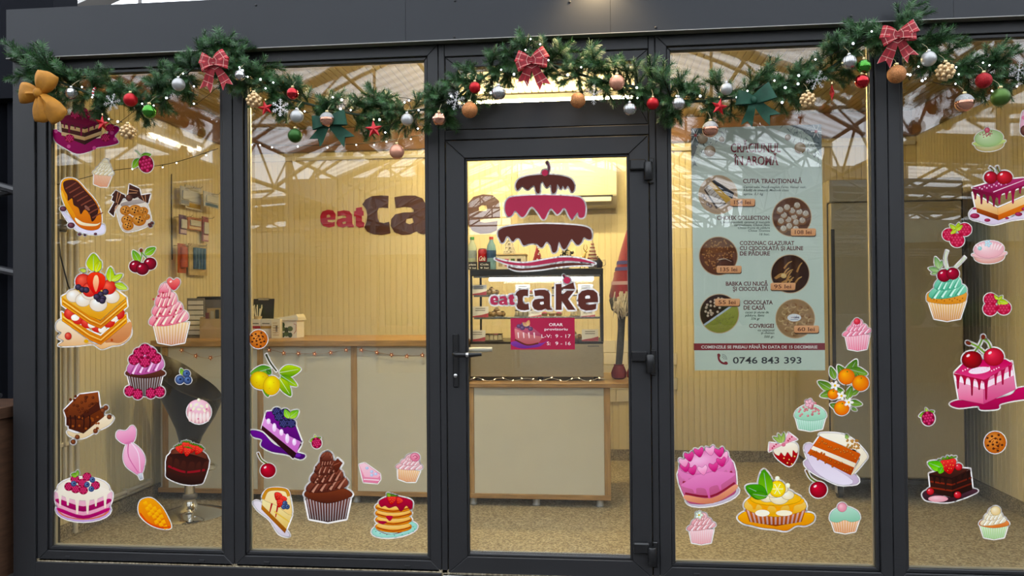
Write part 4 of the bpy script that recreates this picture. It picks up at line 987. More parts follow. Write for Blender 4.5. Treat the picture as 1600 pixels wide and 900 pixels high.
for f, g in prof_out:
    ring = []
    for k in range(NR):
        a = 2*math.pi*k/NR; R_ = rim(a); base = Vector((0.052*math.cos(a), 0.052*math.sin(a), 0.40))
        ring.append(Vector((base.x+(R_.x-base.x)*f-0.02*f, base.y+(R_.y-base.y)*f, base.z+(R_.z-base.z)*g)))
    rings.append(ring)
for f, dz in ((0.97, 0.006), (0.90, -0.012), (0.7, -0.05), (0.4, -0.085), (0.1, -0.095)):
    rings.append([Vector((rim(2*math.pi*k/NR).x*f-0.02, rim(2*math.pi*k/NR).y*f, 0.80+(rim(2*math.pi*k/NR).z-0.80)*min(1, f*1.02)+dz)) for k in range(NR)])
vs = [v+Vector((bx_, by_, RZ0)) for r in rings for v in r]; fs_ = []
for i in range(len(rings)-1):
    for k in range(NR): fs_.append((i*NR+k, i*NR+(k+1) % NR, (i+1)*NR+(k+1) % NR, (i+1)*NR+k))
fs_.append(tuple(reversed(range(NR)))); fs_.append(tuple((len(rings)-1)*NR+k for k in range(NR)))
mb.add(vs, fs_); obj('seat_shell', mb, 'stool_black', t, smooth=60)

# ------------------------------------------------------------------ refrigerator at the right
fx0, fx1, fy0, fy1, fz0, fz1 = 1.515, 2.31, 1.36, 2.16, 0.17, 2.05
mat('fridge_steel', (0.40, 0.355, 0.25), 0.36, 0.4, var=0.1, vscale=30, stretch=(12, 12, 0.6)); mat('gasket', (0.02, 0.02, 0.02), 0.6)
t = thing('upright_fridge', 'tall stainless steel fridge on castors in the right corner', 'fridge', ((fx0+fx1)/2, 1.7, RZ0))
obj('body', B(fx0, fx1, fy0+0.05, fy1, fz0, fz1), 'fridge_steel', t, bevel=0.004)
obj('top_panel', B(fx0, fx1, fy0, fy0+0.05, fz1-0.14, fz1), 'fridge_steel', t, bevel=0.004)
xm = (fx0+fx1)/2
dr = obj('fridge_door', B(fx0+0.006, fx1-0.006, fy0-0.004, fy0+0.046, fz0+0.02, fz1-0.145), 'fridge_steel', t, bevel=0.006)
obj('handle_recess', B(fx0+0.008, fx0+0.030, fy0-0.007, fy0, 0.62, 1.74), 'gasket', dr, bevel=0.002)
obj('door_gasket', B(fx0+0.001, fx1-0.001, fy0+0.046, fy0+0.05, fz0+0.02, fz1-0.145), 'gasket', t)
obj('gap_shade', B(fx1+0.0005, fx1+0.03, fy0+0.06, fy1, fz0, fz1-0.02), 'gasket', t)  # black strip standing in for the shade between fridge and right wall
obj('chassis', B(fx0+0.01, fx1-0.01, fy0+0.03, fy1-0.02, fz0-0.025, fz0), 'gasket', t)
for x in (fx0+0.07, fx1-0.07):
    for y in (fy0+0.09, fy1-0.09):
        cs = obj('castor', MB().tube([(x-0.014, y, RZ0+0.042), (x+0.014, y, RZ0+0.042)], 0.042, 16), 'gasket', t, smooth=40)
        obj('castor_fork', MB().box(x-0.022, x-0.016, y-0.02, y+0.02, RZ0+0.03, fz0-0.026).box(x+0.016, x+0.022, y-0.02, y+0.02, RZ0+0.03, fz0-0.026).box(x-0.03, x+0.03, y-0.03, y+0.03, fz0-0.032, fz0-0.0255), 'leg_grey', cs)
# ------------------------------------------------------------------ pine garland
GY = -0.085
gp = [(38, 112), (75, 122), (115, 136), (150, 150), (190, 158), (228, 158), (262, 142), (290, 116), (318, 96), (350, 96), (382, 108), (408, 132), (440, 150), (480, 162), (525, 172), (570, 180), (615, 176), (650, 172), (690, 168), (718, 148), (750, 124), (785, 106), (825, 98), (865, 102), (900, 114), (940, 126), (985, 134), (1030, 148), (1072, 158), (1115, 156), (1160, 150), (1205, 142), (1250, 132), (1290, 112), (1330, 82), (1365, 58), (1405, 50), (1440, 66), (1470, 92), (1510, 108), (1555, 118), (1610, 126)]
path = [Vector(v) for v in cr([tuple(P(x, y, GY)) for x, y in gp], 6, False)]
gar = thing('pine_garland', 'green artificial pine garland swagged across the whole shop front', 'garland', P(800, 150, GY))
obj('core_wire', MB().tube(path, 0.006, 6), mat('wire_green', (0.02, 0.045, 0.02), 0.6), gar)
nm = bpy.data.materials.new('pine_needle'); nm.use_nodes = True
b = nm.node_tree.nodes['Principled BSDF']; b.inputs['Roughness'].default_value = 0.5
at = nm.node_tree.nodes.new('ShaderNodeAttribute'); at.attribute_name = 'Col'; nm.node_tree.links.new(at.outputs['Color'], b.inputs['Base Color'])
def pine_mesh(i):
    rnd = random.Random(100+i); mb = MB(); L = 0.135
    mb.col = (0.05, 0.045, 0.02)
    mb.tube([(0, 0, 0), (0.004, 0, L*0.5), (0, 0.003, L)], [0.0022, 0.002, 0.001], 4)
    def sprig(o, d, l, n):
        o = Vector(o); d = Vector(d).normalized(); a = d.orthogonal().normalized(); c = d.cross(a)
        for k in range(n):
            t = (k+0.5)/n; th = k*2.4+rnd.uniform(-.3, .3)
            rad = a*math.cos(th)+c*math.sin(th); p = o+d*(l*t)
            ln = rnd.uniform(0.022, 0.034)*(1.0-0.25*t)
            q = p+rad*ln*0.80+d*ln*0.62
            w = d.cross(rad).normalized()*0.0015
            g = rnd.random()
            mb.col = tuple(x*(0.75+0.5*rnd.random()) for x in mixc((0.022, 0.082, 0.026), (0.075, 0.175, 0.055), g*0.8+(0.2 if t > 0.7 else 0)))
            mb.add([p-w, p+w, q+w*0.35, q-w*0.35], [(0, 1, 2, 3)])
    sprig((0, 0, 0), (0, 0, 1), L, 170)
    for k in range(4):
        th = k*1.7+rnd.random(); z = L*(0.15+0.17*k)
        sprig((0, 0, z), (math.cos(th), math.sin(th), 1.0), 0.06, 70)
    me, _ = mesh_of(mb, 'branch', origin=(0, 0, 0)); me.materials.append(nm)
    return me
PM = [pine_mesh(i) for i in range(8)]
rnd = random.Random(5)
NB = 296
seg = [0]
for a_, b_ in zip(path[:-1], path[1:]): seg.append(seg[-1]+(b_-a_).length)
def at_len(s):
    for i in range(len(seg)-1):
        if seg[i+1] >= s:
            f = (s-seg[i])/(seg[i+1]-seg[i]); return path[i].lerp(path[i+1], f), (path[i+1]-path[i]).normalized()
    return path[-1], (path[-1]-path[-2]).normalized()
for k in range(NB):
    p, tg = at_len(seg[-1]*(k+0.5)/NB)
    up = tg.cross(Vector((0, 1, 0))) * -1
    if up.z < 0: up = -up
    fw = Vector((0, -1, 0))
    j = k % 6
    ang = (0.15, 0.95, -0.35, 0.6, -0.95, -0.65)[j]+rnd.uniform(-0.35, 0.35)     # around the core: up .. front .. down
    d = (up*math.sin(ang*1.35)+fw*abs(math.cos(ang*1.2))*0.75+tg*rnd.choice((-1, 1))*rnd.uniform(0.2, 1.1)).normalized()
    if d.y > -0.02: d.y = -0.05
    o = bpy.data.objects.new('branch', PM[k % 8]); COL.objects.link(o); o.parent = gar
    o.location = p-gar.location+Vector((0, 0.01, 0))
    o.rotation_euler = d.to_track_quat('Z', 'Y').to_euler()
    s = rnd.uniform(0.78, 1.08)*(1.1 if p.z > 2.42 else 1.0)*(1.15 if d.z > 0.55 else 1.0); o.scale = (s, s, s)
# ------------------------------------------------------------------ fairy lights in the garland
led = [(56, 124), (128, 136), (144, 152), (170, 186), (222, 162), (240, 165), (260, 153), (286, 115), (303, 135), (303, 162), (184, 190), (374, 105), (379, 110), (387, 120), (407, 124), (427, 129), (415, 138), (476, 174), (520, 152), (534, 156), (532, 170), (548, 172), (593, 187), (602, 207), (632, 160), (639, 157), (653, 201), (783, 109), (803, 116), (821, 78), (829, 61), (844, 69), (857, 94), (887, 117), (940, 121), (995, 137), (996, 153), (767, 145), (1168, 142), (1151, 152), (1210, 126), (1227, 137), (1222, 160), (1247, 131), (1248, 118), (1274, 93), (1333, 68), (1362, 49), (1377, 53), (1385, 41), (1422, 117), (1435, 104), (1494, 105), (1498, 116), (1493, 131), (1446, 123), (1441, 126), (1536, 98), (1546, 102), (1589, 135), (1550, 142), (1418, 116), (654, 112+60), (705, 150), (1094, 150), (1057, 150), (908, 105)]
led.sort()
mat('garland_led', (1, 1, 1), emit=(0.80, 0.90, 1.0), estr=8.0)
t = thing('garland_light_string', 'cool white fairy lights wound through the pine garland', 'string lights', P(800, 120, -0.14))
pts = cr([tuple(P(x, y+3, GY-0.055)) for x, y in led], 3, False)
obj('wire', MB().tube(pts, 0.0014, 4), 'dark_wire', t)
for x, y in led:
    p = P(x, y, GY-0.085-rnd.uniform(0, 0.03))
    s = obj('bulb', MB().ball(p, 0.0050 if rnd.random() < 0.35 else 0.0033, nu=8, nv=6), 'garland_led', t)
    obj('socket', MB().tube([p+Vector((0, 0.002, 0)), p+Vector((0.002, 0.03, 0.004))], 0.0025, 5), 'dark_wire', s)
# loose wire loops over the glass
tag(obj('dangling_wire', MB().tube([tuple(P(x, y, -0.02)) for x, y in cr([(470, 148), (505, 158), (540, 164), (575, 163), (600, 158), (625, 152), (660, 160)], 4, False)], 0.0018, 5), 'dark_wire'), 'loose dark cable sagging through the garland left of the door', 'cable')

# ------------------------------------------------------------------ baubles
OY = GY-0.115
mat('cap_gold', (0.75, 0.6, 0.32), 0.25, 0.9); mat('cap_silver', (0.75, 0.75, 0.76), 0.2, 0.9); mat('thread', (0.6, 0.5, 0.3), 0.5)
def bm(name, col, kind):
    key = 'bauble_%s_%s' % (name, kind)
    if kind == 'shiny': return mat(key, col, 0.07, 0.85, coat=0.5)
    if kind == 'glitter': return mat(key, col, 0.55, 0.45, var=0.45, vscale=240, bump=0.9, bscale=320)
    if kind == 'ribbed': return mat(key, col, 0.25, 0.85)
    return mat(key, col, 0.38, 0.55)
CLR = {'red': '#b00f1c', 'green': '#3c8a22', 'olive': '#4c6b2c', 'dark green': '#2f5a22', 'silver': '#b4b4b3', 'rose gold': '#d99a80', 'gold': '#cf8a52', 'pale gold': '#d9b98a'}
def bauble(px, py, r, color, kind, label):
    c = P(px, py, OY); R_ = r*mpp(c)
    t = thing('bauble', label, 'bauble', (c.x, c.y, c.z-R_), 'baubles on the garland')
    m_ = bm(color, CLR[color], kind)
    if kind == 'cluster':
        obj('core', MB().ball(c, R_*0.72, nu=14, nv=10), m_, t, smooth=60)
        for k in range(26):
            z = 1-2*(k+0.5)/26; a = k*2.39996; rr = math.sqrt(1-z*z)
            obj('bead', MB().ball(c+Vector((rr*math.cos(a), rr*math.sin(a), z))*R_*0.80, R_*0.27, nu=10, nv=7), m_, t, smooth=60)
    elif kind == 'ribbed':
        obj('ball', MB().ball(c, R_, nu=64, nv=16, rad=lambda a, b_: 1+0.035*math.cos(16*a)), m_, t, smooth=70)
    elif kind == 'facet':
        obj('ball', MB().ball(c, R_, nu=12, nv=8, rad=lambda a, b_: 1+0.05*math.sin(6*a+3*b_)), bm(color, CLR[color], 'shiny'), t)
    elif kind == 'domed':
        obj('ball', MB().ball(c, R_, nu=24, nv=14), bm(color, CLR[color], 'shiny'), t, smooth=60)
        obj('frosted_cap', MB().lathe([(R_*1.012*math.sin(a), -R_*1.012*math.cos(a)) for a in np.linspace(1.75, 3.1, 8)], c, 24), bm('silver', CLR['silver'], 'glitter'), t, smooth=60)
    else:
        obj('ball', MB().ball(c, R_, nu=28, nv=16), m_, t, smooth=60)
    top = c+Vector((0, 0, R_*0.97))
    cp_ = obj('cap', MB().lathe([(R_*0.24, 0), (R_*0.26, R_*0.05), (R_*0.24, R_*0.26), (R_*0.08, R_*0.30)], top, 12), 'cap_silver' if color == 'silver' else 'cap_gold', t, smooth=40)
    obj('thread', MB().tube([top+Vector((0, 0, R_*0.25)), top+Vector((0.002, 0.02, R_*0.25+0.02)), top+Vector((0, 0.06, R_*0.3+0.045))], 0.0008, 4), 'thread', cp_)
for a in ((111, 146, 9, 'silver', 'facet', 'crackled silver bauble beside the gold velvet bow'), (204, 156, 10.5, 'red', 'matte', 'red bauble between snowflake and green bauble in the far left swag'), (233, 174, 11, 'green', 'shiny', 'shiny green bauble in the far left swag'),
          (200, 206, 12, 'pale gold', 'cluster', 'beaded gold bauble hanging lowest in the far left swag'), (279, 132, 10, 'silver', 'matte', 'matte silver bauble left of the first plaid bow'), (375, 118, 8.5, 'silver', 'shiny', 'half hidden silver bauble right of the first plaid bow'),
          (397, 157, 12, 'pale gold', 'cluster', 'beaded gold bauble right of the first mullion'), (457, 146, 9.5, 'red', 'shiny', 'shiny red bauble above the matte silver one left of the green bow'), (464, 182, 10.5, 'silver', 'matte', 'matte silver bauble above the dark green bauble'),
          (461, 212, 11, 'dark green', 'matte', 'matte dark green bauble hanging below the swag left of the green bow'), (511, 187, 11.5, 'rose gold', 'domed', 'rose gold bauble with frosted top on the left green bow'), (636, 187, 9.5, 'silver', 'matte', 'matte silver bauble right of the red star left of the door'),
          (686, 186, 10.5, 'rose gold', 'facet', 'faceted rose gold bauble on the mullion left of the door'), (620, 237, 11.5, 'rose gold', 'matte', 'matte rose gold bauble hanging lowest left of the door'), (742, 137, 9, 'red', 'matte', 'red bauble at the left corner above the door'),
          (734, 172, 12.5, 'gold', 'glitter', 'glittering gold bauble at the left corner above the door'), (779, 145, 11, 'silver', 'ribbed', 'ribbed silver bauble left of the bow above the door'), (903, 157, 12, 'gold', 'glitter', 'glittering gold bauble right of the bow above the door'),
          (964, 129, 12, 'rose gold', 'matte', 'matte rose gold bauble at the right corner above the door'), (984, 171, 10, 'silver', 'ribbed', 'ribbed silver bauble at the right corner above the door'), (1020, 162, 9.5, 'red', 'matte', 'red bauble on the mullion right of the door'),
          (1060, 162, 10, 'silver', 'ribbed', 'ribbed silver bauble at the start of the swag over the poster'), (1135, 139, 9.5, 'silver', 'matte', 'matte silver bauble above the red star over the poster'), (1110, 202, 12.5, 'rose gold', 'domed', 'shiny rose gold bauble hanging before the poster corner'),
          (1262, 156, 12, 'pale gold', 'cluster', 'beaded gold bauble below the snowflake right of the right green bow'), (1327, 97, 11, 'silver', 'ribbed', 'ribbed silver bauble left of the right plaid bow'), (1350, 104, 11, 'green', 'shiny', 'shiny green bauble left of the right plaid bow'),
          (1347, 127, 11, 'red', 'shiny', 'shiny red bauble under the green one by the right plaid bow'), (1401, 116, 14, 'gold', 'glitter', 'glittering gold bauble under the right plaid bow'), (1451, 92, 11.5, 'silver', 'matte', 'matte silver bauble right of the right plaid bow'),
          (1477, 112, 14, 'pale gold', 'cluster', 'beaded gold bauble in the far right swag'), (1537, 126, 12, 'red', 'glitter', 'glittering red bauble in the far right swag'), (1507, 161, 14, 'rose gold', 'domed', 'shiny rose gold bauble hanging in the far right swag'), (1563, 152, 14, 'olive', 'matte', 'matte olive green bauble in the far right swag')):
    bauble(*a)
# snowflakes
mat('snow_silver', (0.5, 0.5, 0.51), 0.4, 0.6, bump=0.5, bscale=400); mat('snow_white', (0.85, 0.85, 0.86), 0.4)
def snowflake(px, py, r, m_, label, rot=0.0, tilt=0.0):
    c = P(px, py, OY+0.01); R_ = r*mpp(c)
    t = thing('snowflake', label, 'snowflake', c, 'snowflakes on the garland')
    t.rotation_euler = (0, 0, tilt)
    for k in range(6):
        a = rot+k*math.pi/3; mb = MB(); u = Vector((math.cos(a), 0, math.sin(a))); v = Vector((-math.sin(a), 0, math.cos(a)))
        mb.tube([c, c+u*R_], R_*0.036, 5)
        for f, l in ((0.32, 0.22), (0.55, 0.32), (0.78, 0.2)):
            for e in (-1, 1): mb.tube([c+u*R_*f, c+u*R_*(f+l*0.7)+v*e*R_*l*0.75], R_*0.028, 5)
        obj('arm', mb, m_, t)
    obj('hub', MB().ball(c, R_*0.14, R_*0.09, R_*0.14, 10, 7), m_, t)
snowflake(175, 160, 14.5, 'snow_silver', 'glittering silver snowflake in the far left swag', 0.2)
snowflake(438, 168, 14, 'snow_white', 'white snowflake beside the red star right of the first mullion', 0.5, 0.2)
snowflake(712, 157, 16, 'snow_silver', 'glittering silver snowflake left above the door', 0.3, 0.5)
snowflake(928, 148, 16, 'snow_silver', 'glittering silver snowflake right above the door', 0.5, 0.3)
snowflake(1276, 125, 16, 'snow_silver', 'glittering silver snowflake right of the right green bow', 0.1, -0.2)
snowflake(1592, 110, 16, 'snow_silver', 'glittering silver snowflake at the right end of the garland', 0.4)
# stars
mat('star_red', '#b8141f', 0.3, 0.35, bump=0.3, bscale=300)
def star(px, py, r, label, rot=0.1, turn=0.0):
    c = P(px, py, OY); R_ = r*mpp(c)
    t = thing('star_ornament', label, 'star', c, 'red stars on the garland'); t.rotation_euler = (0, 0, turn)
    for k in range(5):
        a = math.pi/2+rot+k*2*math.pi/5
        pts = [Vector((0, -R_*0.26, 0)), Vector((math.cos(a-0.628)*R_*0.42, 0, math.sin(a-0.628)*R_*0.42)), Vector((math.cos(a)*R_, 0, math.sin(a)*R_)), Vector((math.cos(a+0.628)*R_*0.42, 0, math.sin(a+0.628)*R_*0.42)), Vector((0, R_*0.26, 0))]
        obj('point', MB().add([p+c for p in pts], [(0, 1, 2), (0, 2, 3), (4, 2, 1), (4, 3, 2), (0, 3, 4), (0, 4, 1)]), 'star_red', t)
    obj('cap', MB().lathe([(R_*0.09, R_*1.0), (R_*0.09, R_*1.2)], c, 8), 'cap_gold', t)
star(160, 193, 13, 'red star turned edge on in the far left swag', 0, 1.25)
star(415, 169, 12, 'red star beside the white snowflake', 0.25, 0.3)
star(584, 202, 14, 'red star right of the left green bow', 0.08, 0.1)
star(1124, 167, 14, 'red star left of the right green bow', -0.2, 0.2)
star(1300, 145, 14, 'red star turned edge on left of the right plaid bow', 0, 1.25)
# little candy figure
c = P(149, 147, OY); s = mpp(c)
t = thing('candy_ornament', 'tiny red and white candy cane in the far left swag', 'ornament', c)
for k in range(6):
    a = -0.6+k*0.42
    obj('candy_stripe', MB().tube([c+Vector((4*s*math.cos(math.pi-a*0.9), 0, 5*s*math.sin(a)+k*s*0.8)), c+Vector((4*s*math.cos(math.pi-(a+.42)*0.9), 0, 5*s*math.sin(a+.42)+(k+1)*s*0.8))], 1.6*s, 7), 'star_red' if k % 2 else 'snow_white', t)

# ------------------------------------------------------------------ bows
pm = bpy.data.materials.new('plaid_ribbon'); pm.use_nodes = True
nt = pm.node_tree; b = nt.nodes['Principled BSDF']; b.inputs['Roughness'].default_value = 0.7
uvn = nt.nodes.new('ShaderNodeUVMap'); sx = nt.nodes.new('ShaderNodeSeparateXYZ'); nt.links.new(uvn.outputs[0], sx.inputs[0])
def band(sock, period, width, off=0.0):
    a = nt.nodes.new('ShaderNodeMath'); a.operation = 'MULTIPLY_ADD'; a.inputs[1].default_value = 1/period; a.inputs[2].default_value = off+50; nt.links.new(sock, a.inputs[0])
    f = nt.nodes.new('ShaderNodeMath'); f.operation = 'FRACT'; nt.links.new(a.outputs[0], f.inputs[0])
    l = nt.nodes.new('ShaderNodeMath'); l.operation = 'LESS_THAN'; l.inputs[1].default_value = width; nt.links.new(f.outputs[0], l.inputs[0]); return l.outputs[0]
def mxc(fac, c1, c2):
    mm = nt.nodes.new('ShaderNodeMix'); mm.data_type = 'RGBA'
    nt.links.new(fac, mm.inputs[0])
    for i, c_ in ((6, c1), (7, c2)):
        if isinstance(c_, tuple): mm.inputs[i].default_value = (*c_, 1)
        else: nt.links.new(c_, mm.inputs[i])
    return mm.outputs[2]
r0 = mxc(band(sx.outputs[0], 0.034, 0.5), hx('#a51a28'), hx('#bd2733'))
r1 = mxc(band(sx.outputs[1], 0.034, 0.5, 0.25), r0, hx('#8d1522'))
l1 = mxc(band(sx.outputs[0], 0.034, 0.05, 0.2), r1, hx('#e0b4a6'))
l2 = mxc(band(sx.outputs[1], 0.026, 0.06, 0.55), l1, hx('#e0b4a6'))
nt.links.new(l2, b.inputs['Base Color'])
MATS['plaid_ribbon'] = pm
def ribbon_loop(c, ang, L, w, depth):
    """one loop of ribbon leaving the knot at c in direction ang (in the facade plane)"""
    u = Vector((math.cos(ang), 0, math.sin(ang))); v = Vector((-math.sin(ang), 0, math.cos(ang))); mb = MB(); pts = []; sd = []
    n = 16
    for i in range(n+1):
        t = i/n; a = t*2*math.pi
        x = L*(0.5-0.5*math.cos(a)); y = -depth*math.sin(a)
        pts.append(c+u*x+Vector((0, y, 0))); sd.append(v*w*(0.42+0.58*(x/L)**0.7))
    return mb.strip(pts, sd)
def ribbon_tail(c, ang, L, w, k):
    u = Vector((math.cos(ang), 0, math.sin(ang))); v = Vector((-math.sin(ang), 0, math.cos(ang))); mb = MB(); n = 10
    for e in (-1, 1):                         # two halves make the notched end
        pts = []; sd = []
        for i in range(n+1):
            t = i/n; ww = w*(0.45+0.55*t)
            pts.append(c+u*L*t+v*e*ww*0.5+Vector((0, -0.008*math.sin(t*5+k), 0))); sd.append(v*ww*0.5)
        m0 = len(mb.v); mb.strip(pts, sd)
        for q in range(4):                    # slant the end
            i = m0+n*4+q; p = Vector(mb.v[i]); off = (p-c).dot(v)
            mb.v[i] = tuple(p+u*(abs(off)-w*0.5)*0.9)
    return mb
def plaid_bow(px, py, sc, label, loops, tails):
    c = P(px, py, GY-0.15); s = mpp(c)*sc
    t = thing('plaid_bow', label, 'bow', c, 'red plaid bows on the garland')
    for a, L, w in loops: obj('loop', ribbon_loop(c, math.radians(a), L*s, w*s, 7*s), pm, t, smooth=60)
    for i, (a, L, w) in enumerate(tails): obj('tail', ribbon_tail(c+Vector((0, 0.006, 0)), math.radians(a), L*s, w*s, i), pm, t, smooth=60)
    kn = MB(); pts = [c+Vector((0, -0.013*math.sin(a), 6*s*math.cos(a))) for a in np.linspace(0, math.pi*2, 13)]
    kn.strip(pts, [Vector((5.5*s, 0, 0))]*13); obj('knot', kn, pm, t, smooth=60)
plaid_bow(335, 98, 1.0, 'red plaid bow on the mullion between the two left panes', [(160, 24, 9), (197, 23, 8), (35, 23, 9), (-5, 22, 8)], [(-113, 42, 10), (-62, 40, 9)])
plaid_bow(830, 96, 1.0, 'red plaid bow in the middle above the door', [(158, 25, 9), (197, 24, 8), (32, 28, 10), (-5, 25, 8)], [(-113, 34, 9), (-62, 42, 10)])
plaid_bow(1401, 56, 1.05, 'red plaid bow on the mullion between the two right panes', [(163, 23, 10), (200, 22, 8), (28, 32, 10), (2, 28, 8)], [(-112, 42, 10), (-55, 38, 10)])
def puff(c, d, L, Wd, T, n=12, nr=14, pw=0.8, crease=0.0):
    """soft stuffed ribbon lobe from the knot"""
    d = Vector(d).normalized(); side = d.cross(Vector((0, 1, 0))).normalized(); nn = Vector((0, -1, 0))
    vs = []; fs = []
    for i in range(n+1):
        t = i/n; w = Wd*(0.16+0.84*math.sin(min(t, 1)*math.pi*0.62)**pw)*(1 if t < 0.9 else math.sqrt(max(0.02, 1-((t-0.9)/0.1)**2)))
        th = T*(0.25+0.75*math.sin(t*math.pi)**0.7)*(1 if t < 0.98 else 0.4)
        for k in range(nr):
            a = 2*math.pi*k/nr
            vs.append(c+d*L*t+side*w*math.cos(a)+nn*th*math.sin(a)*(1+crease*math.cos(5*a)*(1-t)))
    for i in range(n):
        for k in range(nr): fs.append((i*nr+k, i*nr+(k+1) % nr, (i+1)*nr+(k+1) % nr, (i+1)*nr+k))
    fs.append(tuple(reversed(range(nr)))); fs.append(tuple(n*nr+k for k in range(nr)))
    return MB().add(vs, fs)
mat('gold_velvet', '#b87a18', 0.75, var=0.3, vscale=20, bump=0.3, bscale=60); mat('green_velvet', '#064a34', 0.7, var=0.35, vscale=25, bump=0.3, bscale=80)
c = P(64, 147, GY-0.16); s = mpp(c)
t = thing('velvet_bow', 'large gold velvet bow at the left end of the garland', 'bow', c)
for d_, L, w_ in (((0.38, 0, 1), 37, 19), ((-1, 0, 0.10), 36, 17), ((0.12, 0, -1), 45, 16), ((0.70, 0, -0.85), 54, 17)):
    obj('lobe', puff(c, d_, L*s, w_*s, 11*s, crease=0.5), 'gold_velvet', t, smooth=70)
obj('knot', MB().ball(c+Vector((0, -0.02, 0)), 6*s, 8*s, 8*s, 14, 10), 'gold_velvet', t, smooth=70)
for (px, py), label, loops, tails in (((514, 190), 'dark green velvet bow behind the rose gold bauble left of the door', ((183, 27, 11), (12, 28, 12)), ((-128, 36, 11), (-45, 40, 12))),
                               ((1177, 157), 'dark green velvet bow above the poster', ((168, 26, 12), (28, 34, 14)), ((-104, 36, 9), (-42, 40, 12)))):
    c = P(px, py, GY-0.10); s = mpp(c)
    t = thing('velvet_bow', label, 'bow', c, 'green velvet bows on the garland')
    for a, L, w_ in loops: obj('loop', ribbon_loop(c, math.radians(a), L*s, w_*s, 6*s), 'green_velvet', t, smooth=60)
    for i_, (a, L, w_) in enumerate(tails): obj('tail', ribbon_tail(c+Vector((0, 0.006, 0)), math.radians(a), L*s, w_*s, i_), 'green_velvet', t, smooth=60)
    obj('knot', MB().ball(c+Vector((0, -0.008, 0)), 5*s, 5*s, 6*s, 12, 8), 'green_velvet', t, smooth=70)
